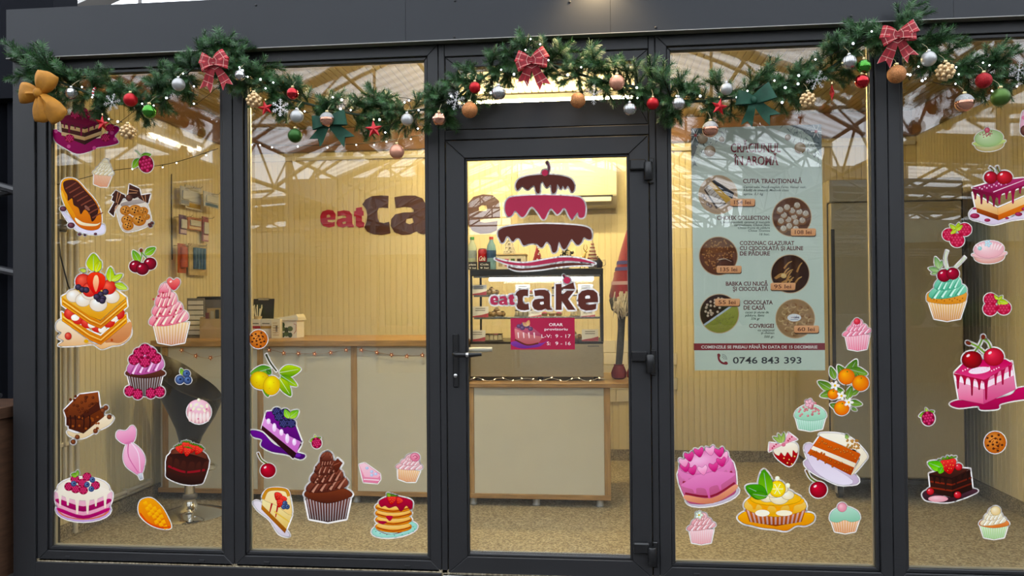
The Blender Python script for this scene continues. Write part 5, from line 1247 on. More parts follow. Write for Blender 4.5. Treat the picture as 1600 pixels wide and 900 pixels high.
# ------------------------------------------------------------------ printed art: flat layered prints in photo pixels, carried to the glass
vcol_mat('sticker_print', 0.5, 0.08)
class Art:
    DZ = 0.00002
    def __init__(s, Z, Y=YG0-0.0006, out=8.0, outcol='#fbf5f0'):
        s.ox, s.oy, s.k = Z; s.Y = Y; s.mb = MB(); s.n = 1; s.out = out*1.3; s.oc = hx(outcol); s.R = None; s.hold = False; s.inked = True
    def w(s, x, y, n):
        if s.R:
            a, cx, cy = s.R; dx, dy = x-cx, y-cy; x, y = cx+dx*math.cos(a)-dy*math.sin(a), cy+dx*math.sin(a)+dy*math.cos(a)
        v = P(s.ox+x*s.k, s.oy+y*s.k, s.Y); return (v.x, v.y-n*s.DZ, v.z)
    def rot(s, deg=0, cx=0, cy=0): s.R = (math.radians(deg), cx, cy) if deg else None
    def layer(s):
        if not s.hold: s.n += 1
        return s.n
    def raw(s, pts, faces, cols, n):
        i = len(s.mb.v); s.mb.v += [s.w(x, y, n) for x, y in pts]; s.mb.f += [tuple(i+j for j in f) for f in faces]; s.mb.c += cols
    def halo(s, pts, r=None):
        r = r or s.out/2; c = s.oc; N = len(pts)
        try: s.raw(pts, [tuple(t) for t in tessellate_polygon([[Vector((x, y, 0)) for x, y in pts]])], [c]*N, 0)
        except Exception: pass
        for i in range(N):
            (xa, ya), (xb, yb) = pts[i], pts[(i+1) % N]; dx, dy = xb-xa, yb-ya; l = math.hypot(dx, dy)
            s.raw([(xa+r*math.cos(q*math.pi/4), ya+r*math.sin(q*math.pi/4)) for q in range(8)], [tuple(range(8))], [c]*8, 0)
            if l > 1e-6:
                nx, ny = -dy/l*r, dx/l*r
                s.raw([(xa+nx, ya+ny), (xb+nx, yb+ny), (xb-nx, yb-ny), (xa-nx, ya-ny)], [(0, 1, 2, 3)], [c]*4, 0)
    def ink(s, q, col):
        r = s.out*0.085; N = len(q); L = []; R_ = []; c = tuple(x*0.35 for x in hx(col))
        for i in range(N):
            (xa, ya), (xb, yb) = q[i-1], q[(i+1) % N]; dx, dy = xb-xa, yb-ya; l = math.hypot(dx, dy) or 1
            L.append((q[i][0]-dy/l*r, q[i][1]+dx/l*r)); R_.append((q[i][0]+dy/l*r, q[i][1]-dx/l*r))
        s.raw(L+R_, [(i, (i+1) % N, N+(i+1) % N, N+i) for i in range(N)], [c]*(2*N), s.layer())
    def p(s, pts, col, col2=None, d='v', o=0, sm=1, holes=None):
        """polygon, linear gradient col -> col2 downwards ('v') or rightwards ('h')"""
        q = cr(pts, 4) if sm else list(pts)
        if o:
            s.halo(q)
            if s.inked: s.ink(q, col2 or col)
        n = s.layer(); loops = [q]+([(cr(h, 3) if sm else h) for h in holes] if holes else [])
        flat = [p_ for L in loops for p_ in L]
        tri = tessellate_polygon([[Vector((x, y, 0)) for x, y in L] for L in loops])
        c1 = hx(col); c2 = hx(col2) if col2 else None
        if c2:
            ix = 1 if d == 'v' else 0; lo = min(p_[ix] for p_ in flat); hi = max(p_[ix] for p_ in flat)
            cols = [mixc(c1, c2, (p_[ix]-lo)/max(hi-lo, 1e-6)) for p_ in flat]
        else: cols = [c1]*len(flat)
        s.raw(flat, [tuple(t) for t in tri], cols, n)
        return s
    def e(s, cx, cy, rx, ry=None, col='#ffffff', hl=None, rot=0, o=0, hxy=(-0.3, -0.35), N=20):
        """ellipse with a lighter heart"""
        ry = ry or rx; a = math.radians(rot)
        def q(u, v): return (cx+u*rx*math.cos(a)-v*ry*math.sin(a), cy+u*rx*math.sin(a)+v*ry*math.cos(a))
        rim = [q(math.cos(t*2*math.pi/N), math.sin(t*2*math.pi/N)) for t in range(N)]
        if o:
            s.halo(rim)
            if s.inked: s.ink(rim, col)
        c1 = hx(col); n = s.layer()
        if hl is None: s.raw(rim, [tuple(range(N))], [c1]*N, n)
        else:
            c2 = hx(hl); hx_, hy_ = hxy
            mid = [q(hx_*0.7+0.5*math.cos(t*2*math.pi/N), hy_*0.7+0.5*math.sin(t*2*math.pi/N)) for t in range(N)]
            pts = rim+mid+[q(hx_, hy_)]
            f = [(t, (t+1) % N, N+(t+1) % N, N+t) for t in range(N)]+[(N+t, N+(t+1) % N, 2*N) for t in range(N)]
            s.raw(pts, f, [c1]*N+[mixc(c1, c2, 0.45)]*N+[c2], n)
        return s
    def l(s, pts, w, col, w2=None, o=0, sm=1, col2=None):
        """brush stroke"""
        q = cr(pts, 5, False) if sm else list(pts); N = len(q); L = []; R_ = []
        for i in range(N):
            xa, ya = q[max(i-1, 0)]; xb, yb = q[min(i+1, N-1)]; dx, dy = xb-xa, yb-ya; l = math.hypot(dx, dy) or 1
            ww = (w+(w2-w)*i/(N-1) if w2 is not None else w)/2
            L.append((q[i][0]-dy/l*ww, q[i][1]+dx/l*ww)); R_.append((q[i][0]+dy/l*ww, q[i][1]-dx/l*ww))
        if o: s.halo(L+R_[::-1])
        n = s.layer(); c1 = hx(col); c2 = hx(col2) if col2 else c1
        s.raw(L+R_, [(i, i+1, N+i+1, N+i) for i in range(N-1)], [mixc(c1, c2, i/(N-1)) for i in range(N)]*2, n)
        return s
    def dots(s, pts, r, col, hl=None):
        s.layer(); s.hold = True
        for x, y in pts: s.e(x, y, r, r, col, hl, N=10)
        s.hold = False
        return s
    def text(s, txt, x, y, h, col, fit=None, align='l', bold=0.0, shear=0.0, serif=False):
        """y is the baseline, h the capital height"""
        V, Fc = text_geom(txt, bold, serif); k = h/0.729; xs = [v[0] for v in V]; x0, x1 = min(xs), max(xs)
        kx = fit/(x1-x0) if fit else k
        off = {'l': 0, 'c': -(x1-x0)*kx/2, 'r': -(x1-x0)*kx}[align]
        n = s.layer(); c = hx(col)
        s.raw([(x+off+(vx-x0)*kx+shear*vy*k, y-vy*k) for vx, vy in V], Fc, [c]*len(V), n)
        return s
    def vivid(s, k=1.16):
        out = []
        for c in s.mb.c:
            g = 0.3*c[0]+0.6*c[1]+0.1*c[2]; out.append(tuple(min(1.0, max(0.0, g+(x-g)*k)) for x in c))
        s.mb.c = out
    def make(s, name, label, group='food stickers on the panes', parent=None, k=1.14):
        m_ = MATS['sticker_print']; s.vivid(k)
        if parent is not None: return obj(name, s.mb, m_, parent)
        return tag(obj(name, s.mb, m_), label, 'sticker', group)

# ---- reusable motifs
def berry(A, cx, cy, rx, ry=None, col='#a5123f', hl='#e8568a', rot=0, o=1):
    ry = ry or rx; A.e(cx, cy, rx, ry, '#7d0c30' if col == '#a5123f' else col, None, rot, o); a = math.radians(rot)
    r = rx*0.30; pts = []
    for j in range(-4, 5):
        for i in range(-4, 5):
            u = (i+(0.5 if j % 2 else 0))*0.44; v = j*0.38
            if u*u+v*v < 0.74: pts.append((cx+u*rx*math.cos(a)-v*ry*math.sin(a), cy+u*rx*math.sin(a)+v*ry*math.cos(a)))
    A.dots(pts, r*0.80, col, hl)
def leaf(A, x0, y0, x1, y1, w, col='#4f8a2a', col2='#9cc84a', o=1):
    dx, dy = x1-x0, y1-y0; nx, ny = -dy*w, dx*w
    A.p([(x0, y0), (x0+dx*.3+nx*.85, y0+dy*.3+ny*.85), (x0+dx*.65+nx*.75, y0+dy*.65+ny*.75), (x1, y1), (x0+dx*.65-nx*.75, y0+dy*.65-ny*.75), (x0+dx*.3-nx*.85, y0+dy*.3-ny*.85)], col, col2, o=o)
    l = math.hypot(dx, dy)
    A.l([(x0, y0), (x1-dx*.12, y1-dy*.12)], l*0.04, mixc(col, '#ffffff', 0.35), l*0.015)
def cherry(A, cx, cy, r, col='#8e0c22', hl='#e0394c', stem=None, o=1, ry=None):
    if stem: A.l(stem, r*0.16, '#5f8a2e', r*0.2, o=o, col2='#6b3a1d')
    A.e(cx, cy, r, ry or r*0.94, col, hl, 0, o); A.e(cx-r*.38, cy-r*.4, r*.2, r*.12, '#f6d5d8', None, -35)
def strawb(A, cx, cy, w, h, rot=0, o=1, col='#b3121f', hl='#ee4a45', leafs=True):
    A.rot(rot, cx, cy)
    A.p([(cx, cy+h*.5), (cx-w*.38, cy+h*.1), (cx-w*.48, cy-h*.25), (cx-w*.2, cy-h*.42), (cx+w*.2, cy-h*.42), (cx+w*.48, cy-h*.25), (cx+w*.38, cy+h*.1)], hl, col, o=o)
    A.dots([(cx+w*u, cy+h*v) for u, v in ((-.25, -.2), (0, -.22), (.25, -.2), (-.14, -.02), (.12, -.02), (-.26, .02), (.27, .03), (0, .16), (-.1, .28), (.13, .2))], w*.022, '#f3d36a')
    if leafs:
        for a in (-.42, -.2, 0.02, .22, .42): A.p([(cx, cy-h*.36), (cx+w*(a-.09), cy-h*.42), (cx+w*a*1.2, cy-h*.58+abs(a)*h*.3), (cx+w*(a+.09), cy-h*.40)], '#7dab3b', '#3c7a26', o=o)
    A.rot()
def blueb(A, cx, cy, r, o=1, col='#27375f'):
    A.e(cx, cy, r, r, col, '#6d86b5', 0, o); A.e(cx+r*.1, cy-r*.1, r*.3, r*.26, '#18213d')
def case(A, cx, yt, yb, wt, wb, c1, c2, n=11, o=1, bulge=0.1):
    """fluted paper case"""
    A.p([(cx-wt/2, yt), (cx+wt/2, yt), (cx+wb/2, yb-abs(wb)*.03), (cx, yb+wb*bulge*.6), (cx-wb/2, yb-abs(wb)*.03)], c1, c2, o=o, sm=0)
    for i in range(n):
        u = (i+0.5)/n-.5; h = (0.5/n)*0.45
        f = 1-4*u*u
        A.hold = i > 0
        if i == 0: A.n += 1
        A.raw([(cx+wt*(u-h), yt+1), (cx+wt*(u+h), yt+1), (cx+wb*(u+h), yb-abs(wb)*.02+wb*bulge*.55*f), (cx+wb*(u-h), yb-abs(wb)*.02+wb*bulge*.55*f)], [(0, 1, 2, 3)], [mixc(c1, '#ffffff', .35)]*2+[mixc(c2, '#ffffff', .25)]*2, A.n)
    A.hold = False
def swirl(A, cx, yt, yb, w, c1, c2, c3, n=4, lean=0.0, o=1):
    """piped frosting: n slanting coils, each fluted by the nozzle"""
    H = yb-yt; dk = mixc(c2, '#000000', 0.28)
    for i in range(n):
        f = i/n; ww = w*(1-f)**0.85; y1 = yb-H*f*.93; hh = H/n*1.35; x = cx+lean*f*w; sl = 0.14*(1 if i % 2 == 0 else 0.8)
        S = lambda u, v: (x+ww*u, y1-hh*v+u*ww*sl*(-1))
        A.p([S(-.5, .40), S(-.45, .12), S(-.2, -.08), S(.1, -.10), S(.42, .06), S(.5, .40), S(.40, .85), S(.1, 1.05), S(-.25, .98), S(-.42, .75)], c1, c2, o=o)
        for q in (-.34, -.14, .08, .28):
            A.l([S(q-.08, .0), S(q+.01, .42), S(q+.13, .88)], ww*.035, dk, ww*.008)
            A.l([S(q-.01, .02), S(q+.08, .42), S(q+.19, .84)], ww*.06, c3, ww*.012)
    A.p([(cx+lean*w-w*.13, yt+H*.18), (cx+lean*w-w*.02, yt+H*.02), (cx+lean*w+w*.03, yt-H*.07), (cx+lean*w+w*.07, yt+H*.04), (cx+lean*w+w*.12, yt+H*.18)], c1, c2, o=o)
def cupcake(A, cx, yt, yb, w, casec, frost, n=3, split=0.5, cake=None, topper=None, lean=0):
    ys = yt+(yb-yt)*split
    case(A, cx, ys, yb, w*.86, w*.66, *casec)
    if cake: A.p([(cx-w*.46, ys+2), (cx-w*.42, ys-w*.12), (cx, ys-w*.2), (cx+w*.42, ys-w*.12), (cx+w*.46, ys+2), (cx, ys+w*.06)], *cake, o=1)
    swirl(A, cx, yt, ys-(w*.05 if cake else 0), w, *frost, n=n, lean=lean)
def drip(A, x0, x1, yt, yb, drops, col, col2=None, sl=0.0, o=0, arc=0.0):
    """a sheet of glaze with drops; drops = (position 0..1, width px, length px)"""
    pts = [(x0, yt), ((x0+x1)/2, yt+sl*(x1-x0)/2-arc), (x1, yt+sl*(x1-x0))]
    base = lambda x: yb+sl*(x-x0)+arc*(1-((x-(x0+x1)/2)/((x1-x0)/2))**2)
    bot = [(x1, base(x1))]
    for f, w, L in sorted(drops, reverse=True):
        x = x0+(x1-x0)*f; b_ = base(x)
        bot += [(x+w*.9, b_), (x+w*.45, b_+L*.5), (x+w*.35, b_+L*.9), (x, b_+L), (x-w*.35, b_+L*.9), (x-w*.45, b_+L*.5), (x-w*.9, b_)]
    bot.append((x0, base(x0)))
    A.p(pts+bot, col, col2, o=o, sm=1)
Za = (0, 0, .25); Zf = (0, 200, .25); Zg = (0, 380, .25); Zh = (0, 560, .37777); Zi = (370, 570, .366667); Zj = (690, 200, .277778); Zk = (690, 400, .277778); Zl = (725, 360, .1666667)
Zo = (1040, 560, .37775); Zp = (1360, 160, .266667); Zq = (1360, 380, .28881); Zr = (1360, 620, .31128)

# ================================================================ far left pane
A = Art(Za, out=10)
A.p([(330, 812), (385, 832), (440, 862), (640, 862), (690, 800), (730, 790), (745, 812), (715, 850), (740, 890), (680, 910), (610, 920), (560, 945), (480, 960), (400, 920), (345, 880)], '#a81d62', '#8a1450', o=1)
A.p([(380, 760), (530, 790), (530, 905), (390, 850)], '#5a2a22', '#3a1712', sm=0); A.p([(530, 790), (650, 750), (625, 850), (530, 905)], '#4a201a', '#2c100c', sm=0)
for k, (c_, y) in enumerate((('#e7c69a', 800), ('#e7c69a', 848))):
    A.p([(383, y-25), (530, y+8), (530, y+30), (385, y-2)], c_, '#d2a571', sm=0); A.p([(530, y+8), (642, y-32), (638, y-8), (530, y+30)], c_, '#c08f58', sm=0)
A.p([(375, 745), (450, 715), (560, 715), (655, 745), (530, 795)], '#6b1030', '#8a1a3f')
drip(A, 380, 530, 750, 765, [(.15, 10, 30), (.35, 14, 55), (.6, 10, 25), (.85, 12, 60)], '#6e0f34', '#8e1a48', sl=.2)
drip(A, 530, 650, 790, 800, [(.2, 9, 35), (.5, 12, 25), (.8, 10, 45)], '#5c0c2a', '#801440', sl=-.33)
for x, y in ((470, 715), (520, 700), (575, 715)): berry(A, x, y, 30, 28, o=0)
for x, y in ((435, 865), (660, 860), (690, 800)): berry(A, x, y, 30, 26, o=0)
A.dots([(350, 820), (700, 830), (720, 870), (590, 925), (430, 915)], 12, '#d05a92')
A.make('layer_cake_sticker', 'layered chocolate cake sticker in raspberry sauce under the gold bow')
A = Art(Zf, out=9); A.rot(12, 640, 280)
cupcake(A, 645, 195, 362, 130, ('#eeb68a', '#d98b5a'), ('#fbf1d8', '#e9d6a8', '#fffaf0'), n=4, split=.58); A.make('vanilla_cupcake_sticker', 'cream topped vanilla cupcake sticker beside the small raspberry')
A = Art(Zf, out=8); leaf(A, 870, 190, 830, 250, .32); leaf(A, 880, 175, 945, 165, .25); A.l([(885, 180), (860, 150), (845, 140)], 8, '#b9c98a', 5, o=1)
berry(A, 912, 225, 46, 54, rot=-15); A.make('raspberry_sticker', 'raspberry sticker with leaves at the top of the far left pane')
A = Art(Zf, out=11)
A.p([(378, 500), (430, 590), (500, 650), (590, 665), (650, 655), (645, 600), (560, 640), (470, 590)], '#d8cfe0', '#e8e0ec', o=1)
A.p([(395, 325), (470, 320), (540, 390), (600, 460), (632, 540), (625, 620), (570, 640), (500, 620), (455, 570), (410, 490), (382, 400)], '#f0a23c', '#c4621a', o=1)
A.p([(388, 390), (420, 460), (470, 545), (475, 580), (420, 510), (385, 430)], '#f6c05a', '#d9832a')
A.p([(470, 560), (520, 590), (600, 600), (628, 590), (600, 612), (520, 610), (480, 590)], '#fdf3dc', '#f0d9ac')
A.p([(400, 335), (470, 326), (535, 392), (590, 455), (615, 510), (600, 560), (575, 585), (560, 540), (530, 510), (505, 540), (490, 500), (460, 480), (450, 440), (425, 455), (420, 420), (400, 380)], '#4a2018', '#2f130f')
for k in range(8):
    x, y = 415+k*24, 362+k*26
    A.l([(x-5, y+18), (x+35, y-5), (x+62, y-22+k)], 9, '#7b4030', 6)
for x, y, r in ((395, 505, 20), (445, 608, 22), (497, 664, 9), (530, 670, 6), (597, 662, 9)): A.e(x, y, r, r*.75, '#3a1620', '#8a5560', o=1)
A.e(545, 500, 22, 9, '#8a5a4c', None, 45); A.make('eclair_sticker', 'chocolate glazed eclair sticker on the far left pane')
A = Art(Zf, out=11)
A.p([(730, 480), (780, 450), (880, 440), (915, 470), (942, 560), (935, 600), (880, 630), (800, 648), (765, 630), (740, 560)], '#e8dccb', '#cbb9a5', o=1)
A.p([(760, 470), (830, 450), (890, 445), (905, 465), (830, 480), (765, 492)], '#b9aaa0', '#8d7f78')
for x, y, r in ((785, 515, 36), (845, 515, 42), (895, 520, 32), (795, 575, 38), (800, 610, 36), (870, 575, 44), (915, 555, 24)):
    A.e(x, y, r, r*.85, '#a8622a', '#dda05a', 0); A.dots([(x+r*u, y+r*v) for u, v in ((-.4, -.2), (.1, -.4), (.4, .1), (-.1, .3), (0, -.05))], r*.13, '#3a1a0e')
for pl in ([(790, 440), (700, 420), (725, 392), (775, 420)], [(800, 430), (810, 352), (870, 380), (880, 420), (840, 440)], [(780, 430), (720, 490), (710, 550), (682, 525), (730, 440)], [(860, 425), (940, 412), (925, 470), (870, 440)], [(720, 395), (780, 420), (745, 480), (700, 450)]):
    A.p(pl, '#4a2a20', '#2e1813', o=1, sm=0)
    (xa, ya), (xb, yb), (xc, yc) = pl[0], pl[1], pl[2]
    for f in (.3, .6): A.l([(xa+(xb-xa)*f, ya+(yb-ya)*f), (xc+((pl[-1][0])-xc)*(1-f)*.6, yc+((pl[-1][1])-yc)*(1-f)*.6)], 4, '#c9906a', sm=0)
A.e(808, 436, 22, 22, '#3a2019', '#7d5040')
for x, y in ((935, 603), (950, 594), (940, 612)): A.e(x, y, 10, 8, '#3a1a18', '#7c4a40', o=1)
A.make('cookie_jar_sticker', 'cookie jar sticker with plaid bow on the far left pane')
A = Art(Zf, out=9); A.l([(880, 770), (885, 800), (870, 850)], 7, '#6f9a3a', o=1); A.l([(885, 775), (905, 800), (930, 830)], 6, '#6f9a3a', o=1); A.e(882, 765, 10, 12, '#7a3a22', o=1)
leaf(A, 872, 838, 830, 765, .30); leaf(A, 905, 790, 972, 748, .32)
for x, y in ((938, 848), (848, 865), (890, 880)): cherry(A, x, y, 40, '#4d0714', '#b5243a')
A.make('cherry_trio_sticker', 'three dark cherries sticker on the far left pane')
A = Art(Zg, out=14)
A.p([(355, 500), (390, 480), (460, 540), (600, 640), (640, 660), (700, 640), (760, 630), (815, 580), (815, 520), (780, 480), (640, 620), (560, 630), (470, 640), (365, 640), (400, 610), (360, 590), (385, 560), (355, 540)], '#f6ead2', '#e5b078', o=1)
A.p([(660, 610), (810, 490), (815, 570), (760, 620), (700, 620)], '#d99a6a', '#c47c50')
def slab(y, h):
    A.p([(385, y), (560, y+120), (630, y+150), (790, y+10), (795, y+10+h), (630, y+150+h), (560, y+120+h), (388, y+h)], '#f2b23c', '#d0762a', o=1, sm=0)
    for k in range(3): A.l([(392, y+h*(.25+.25*k)), (560, y+120+h*(.2+.25*k)), (630, y+150+h*(.2+.25*k)), (788, y+15+h*(.2+.25*k))], 5, ('#c96f1e', '#f7d483', '#b9611c')[k], sm=0)
slab(430, 55)
for x, y in ((440, 440), (490, 470), (545, 495), (610, 520), (680, 490), (740, 440)): A.e(x, y, 40, 38, '#c21f1c', '#f2695a', 0)
for x, y in ((470, 465), (575, 510), (640, 540), (710, 470)): A.e(x, y, 26, 20, '#fbe9d2', '#ffffff')
slab(335, 50)
A.p([(385, 335), (500, 270), (700, 275), (790, 340), (630, 480), (560, 455)], '#f5c768', '#e09a3c', o=1, sm=0)
for x, y, r in ((460, 330, 45), (520, 355, 48), (615, 380, 55), (700, 335, 48), (560, 310, 50)): A.e(x, y, r, r*.85, '#ead6bd', '#fffdf8', o=1)
for x, y, r in ((520, 240, 48), (560, 290, 45), (680, 275, 45)): A.e(x, y, r, r, '#c81f1a', '#f4705c', o=1)
A.p([(600, 325), (555, 270), (545, 215), (575, 185), (620, 185), (655, 210), (655, 260), (625, 300)], '#ef4a32', '#c91a18', o=1)
A.p([(600, 305), (582, 250), (592, 205), (612, 205), (618, 250)], '#ffd9a8', '#f5805c')
for x, y in ((630, 320), (660, 305), (620, 350), (645, 345), (490, 275), (515, 290), (540, 292), (605, 335), (640, 360)): A.e(x, y, 19, 18, '#1c1420', '#584a66', o=1)
leaf(A, 585, 175, 585, 65, .42, '#8fae1e', '#d8e04a'); leaf(A, 600, 180, 630, 110, .3, '#a8b82a', '#e4e858'); leaf(A, 690, 240, 690, 150, .3, '#93b82a', '#cfe05a'); leaf(A, 700, 235, 765, 195, .26, '#a8c43a', '#dce86a'); leaf(A, 720, 255, 795, 285, .28, '#9cc03a', '#d4e46a'); leaf(A, 540, 175, 500, 165, .3, '#9cb43a', '#d4d86a')
A.e(427, 580, 20, 22, '#c0281f', '#ef7a66', o=1); A.e(540, 612, 14, 12, '#e0a840'); A.e(700, 605, 8, 8, '#b04a20')
A.make('mille_feuille_sticker', 'large strawberry mille-feuille sticker on the far left pane')
A = Art(Zg, out=11)
case(A, 1070, 495, 625, 225, 165, '#f2cf9a', '#c98a66', 11)
swirl(A, 1055, 262, 505, 245, '#f8c9c9', '#e2657a', '#fbeed6', 4, lean=-.13)
A.dots([(990, 330), (1020, 310), (1060, 340), (960, 350), (1000, 440), (1060, 430), (1100, 420), (1040, 400), (980, 470), (1130, 410), (1085, 460)], 7, '#b8404a')
A.p([(1085, 292), (1050, 255), (1045, 232), (1062, 218), (1085, 232), (1105, 220), (1125, 235), (1118, 262)], '#f08078', '#c92f3e', o=1); A.e(1068, 240, 9, 6, '#fbd0c8', None, -30)
A.make('heart_cupcake_sticker', 'tall swirled cupcake sticker with a red heart on top')
A = Art((0, 560, .37777), out=8)
case(A, 600, 62, 150, 148, 105, '#5a3226', '#2e1712', 13)
A.p([(525, 70), (530, 50), (600, 40), (672, 50), (677, 70), (600, 82)], '#6b3a2a', '#3c1c14', o=1)
swirl(A, 602, -35, 58, 152, '#eaa0cc', '#b04a8a', '#f7d4e8', 2)
for x, y in ((555, 5), (645, 0), (600, 15), (575, -22), (625, -22), (600, -38)): berry(A, x, y, 23, 22)
for x, y in ((536, 135), (570, 147), (624, 143), (661, 138)): berry(A, x, y, 21, 22)
A.make('raspberry_cupcake_sticker', 'chocolate cupcake sticker heaped with raspberries')
A = Art(Zh, out=6); leaf(A, 757, 68, 748, 42, .35); blueb(A, 771, 63, 15); blueb(A, 744, 88, 18); blueb(A, 776, 90, 16); A.make('blueberry_sticker', 'three blueberries sticker over the bar stool')
A = Art(Zh, out=7); A.e(823, 222, 50, 48, '#dba0a4', '#f9dfe0', o=1)
A.e(822, 200, 44, 30, '#eeb4c0', '#fbe3ea')
for k in range(6): A.e(785+k*15, 240+6*math.sin(k*.62), 7, 22, '#f6d6cf', '#fff3ee', 0)
for k in range(7): A.e(790+k*11, 195+(k % 2)*16-4*math.sin(k), 5, 9, '#f7efd0', None, 30*k)
A.e(822, 172, 7, 7, '#e9e0b0', '#ffffff'); A.dots([(820, 250), (790, 215), (855, 210)], 4, '#d77f95'); A.make('bonbon_sticker', 'round pink bonbon sticker below the blueberries')
A = Art(Zh, out=9)
A.p([(280, 300), (330, 310), (400, 260), (440, 235), (470, 245), (450, 275), (400, 300), (340, 330), (290, 320)], '#f1e0c4', '#e3c79c', o=1)
A.p([(265, 215), (330, 150), (405, 140), (410, 180), (330, 240), (275, 245)], '#8a4526', '#5a2816', o=1, sm=0); A.p([(275, 245), (330, 240), (410, 180), (415, 215), (430, 230), (330, 300), (275, 275)], '#4a1e12', '#34130b', o=1, sm=0)
A.p([(285, 250), (340, 255), (425, 205), (430, 240), (345, 310), (285, 290)], '#6b3018', '#3a150c', o=1, sm=0)
rr = random.Random(3)
A.dots([(rr.uniform(275, 400), rr.uniform(155, 225)) for _ in range(26)], 6, '#42190e', '#7a3a20'); A.dots([(rr.uniform(290, 420), rr.uniform(240, 290)) for _ in range(16)], 5, '#8f4a26')
for x in (290, 310, 345, 370): A.l([(x, 235), (x+3, 265), (x, 290)], 7, '#2a0f08', 4)
for x, y in ((438, 204), (452, 242), (395, 300), (320, 325), (303, 345), (425, 215)): A.e(x, y, 9, 9, '#5a2a18', '#9a5a3a', o=1)
A.make('brownie_sticker', 'stacked chocolate brownies sticker on the far left pane')
A = Art(Zh, out=7); A.rot(-18, 550, 390)
A.p([(545, 345), (510, 385), (505, 430), (530, 470), (548, 490), (552, 490), (572, 465), (590, 425), (580, 380)], '#f7c4d8', '#e288ae', o=1)
A.p([(530, 345), (505, 310), (520, 285), (550, 295), (580, 282), (590, 305), (568, 345)], '#f4b4cd', '#dd80a8', o=1)
A.p([(541, 480), (559, 480), (555, 505), (545, 505)], '#d8d8dc', '#a8a8b0', o=1, sm=0); A.l([(545, 345), (528, 400), (545, 475)], 5, '#d26a98', 3); A.l([(555, 345), (570, 400), (553, 475)], 5, '#fbe0ea', 3); A.l([(530, 344), (568, 344)], 7, '#d77aa2')
A.make('piping_bag_sticker', 'pink piping bag sticker on the far left pane')
A = Art(Zh, out=8); A.rot(8, 767, 440)
A.p([(700, 400), (850, 390), (852, 490), (830, 512), (770, 520), (705, 505), (692, 480)], '#4c2118', '#22100c', o=1); A.e(775, 395, 76, 26, '#5a2a1e', '#7e4634', 0, 1)
A.l([(697, 455), (770, 470), (850, 450)], 9, '#8a1f26'); A.l([(697, 470), (770, 484), (850, 464)], 5, '#3a140e')
drip(A, 700, 850, 405, 415, [(.1, 8, 40), (.3, 9, 25), (.5, 10, 50), (.72, 8, 30), (.9, 9, 45)], '#2a110d', '#3a1812', arc=12)
for x, y, r in ((745, 375, -20), (770, 362, 0), (795, 372, 15), (820, 380, 30), (775, 385, 10)): strawb(A, x, y, 34, 40, r)
A.make('strawberry_chocolate_cake_sticker', 'chocolate cake sticker topped with strawberries by the stool column')
A = Art(Zh, out=9)
A.e(345, 625, 114, 50, '#c9a5d6', '#e6cdf0', o=1); A.e(345, 622, 110, 46, '#d9765a', '#eea184')
A.p([(240, 540), (450, 540), (446, 625), (400, 655), (345, 662), (285, 655), (244, 625)], '#efc6cf', '#e79cb4', o=1)
A.p([(241, 580), (345, 612), (449, 580), (448, 600), (345, 634), (242, 600)], '#b01e62', '#8e1450'); A.p([(243, 618), (345, 650), (447, 618), (440, 635), (345, 664), (250, 635)], '#c02a70', '#981a58')
A.e(345, 540, 108, 48, '#f3e6d2', '#fffaf0', o=1); drip(A, 238, 452, 545, 556, [(.05, 10, 50), (.2, 11, 35), (.38, 12, 62), (.58, 12, 60), (.74, 10, 35), (.92, 11, 55)], '#faf0e0', '#f1e0c6', arc=28)
for x, y in ((310, 500), (360, 490), (285, 530), (395, 525), (345, 545), (340, 515), (313, 540)): berry(A, x, y, 19, 18, o=0)
for x, y in ((305, 518), (382, 502), (378, 540), (360, 522)): blueb(A, x, y, 12, o=0)
leaf(A, 320, 485, 295, 480, .4, o=1); leaf(A, 320, 485, 322, 463, .3); A.make('drip_cake_sticker', 'round white drip cake sticker with berries at the lower left')
A = Art(Zh, out=7); A.p([(580, 590), (625, 578), (665, 610), (690, 650), (707, 700), (660, 702), (610, 680), (575, 640)], '#f4a51f', '#e0701a', o=1)
for i in range(4):
    for j in range(4):
        x, y = 600+i*19+j*9, 598+j*22+i*11
        if (i, j) != (0, 3): A.p([(x-9, y-2), (x+5, y-9), (x+12, y+6), (x-3, y+12)], '#fbc53c', '#f09a22', sm=0)
A.l([(580, 640), (612, 678), (662, 698), (704, 697)], 6, '#d9521a'); A.make('mango_sticker', 'cut mango half sticker on the floor line of the far left pane')

# ================================================================ pane left of the door
def cookie(Z, cx, cy, r, label, seed):
    A = Art(Z, out=r*.16); A.e(cx, cy, r, r, '#b8602a', '#e79a55', o=1); q = random.Random(seed)
    for k in range(7):
        a = q.uniform(0, 6.28); d_ = q.uniform(.1, .7)*r; A.l([(cx+d_*math.cos(a), cy+d_*math.sin(a)), (cx+d_*math.cos(a+.6)+r*.1, cy+d_*math.sin(a+.5)), (cx+d_*.7*math.cos(a+1.2), cy+d_*.8*math.sin(a+1.1))], r*.06, '#7a3414')
    for k in range(13):
        a = k*2.4; d_ = r*.85*math.sqrt((k+.5)/13); A.e(cx+d_*math.cos(a), cy+d_*math.sin(a), r*.12, r*.10, '#2c110a', '#6a3420')
    A.make('cookie_sticker', label)
cookie((370, 400, .22222), 152, 585, 64, 'chocolate chip cookie sticker at the counter edge', 2)
A = Art((370, 400, .22222), out=12)
A.l([(205, 690), (235, 750), (280, 810)], 13, '#3a3a22', 9, o=1)
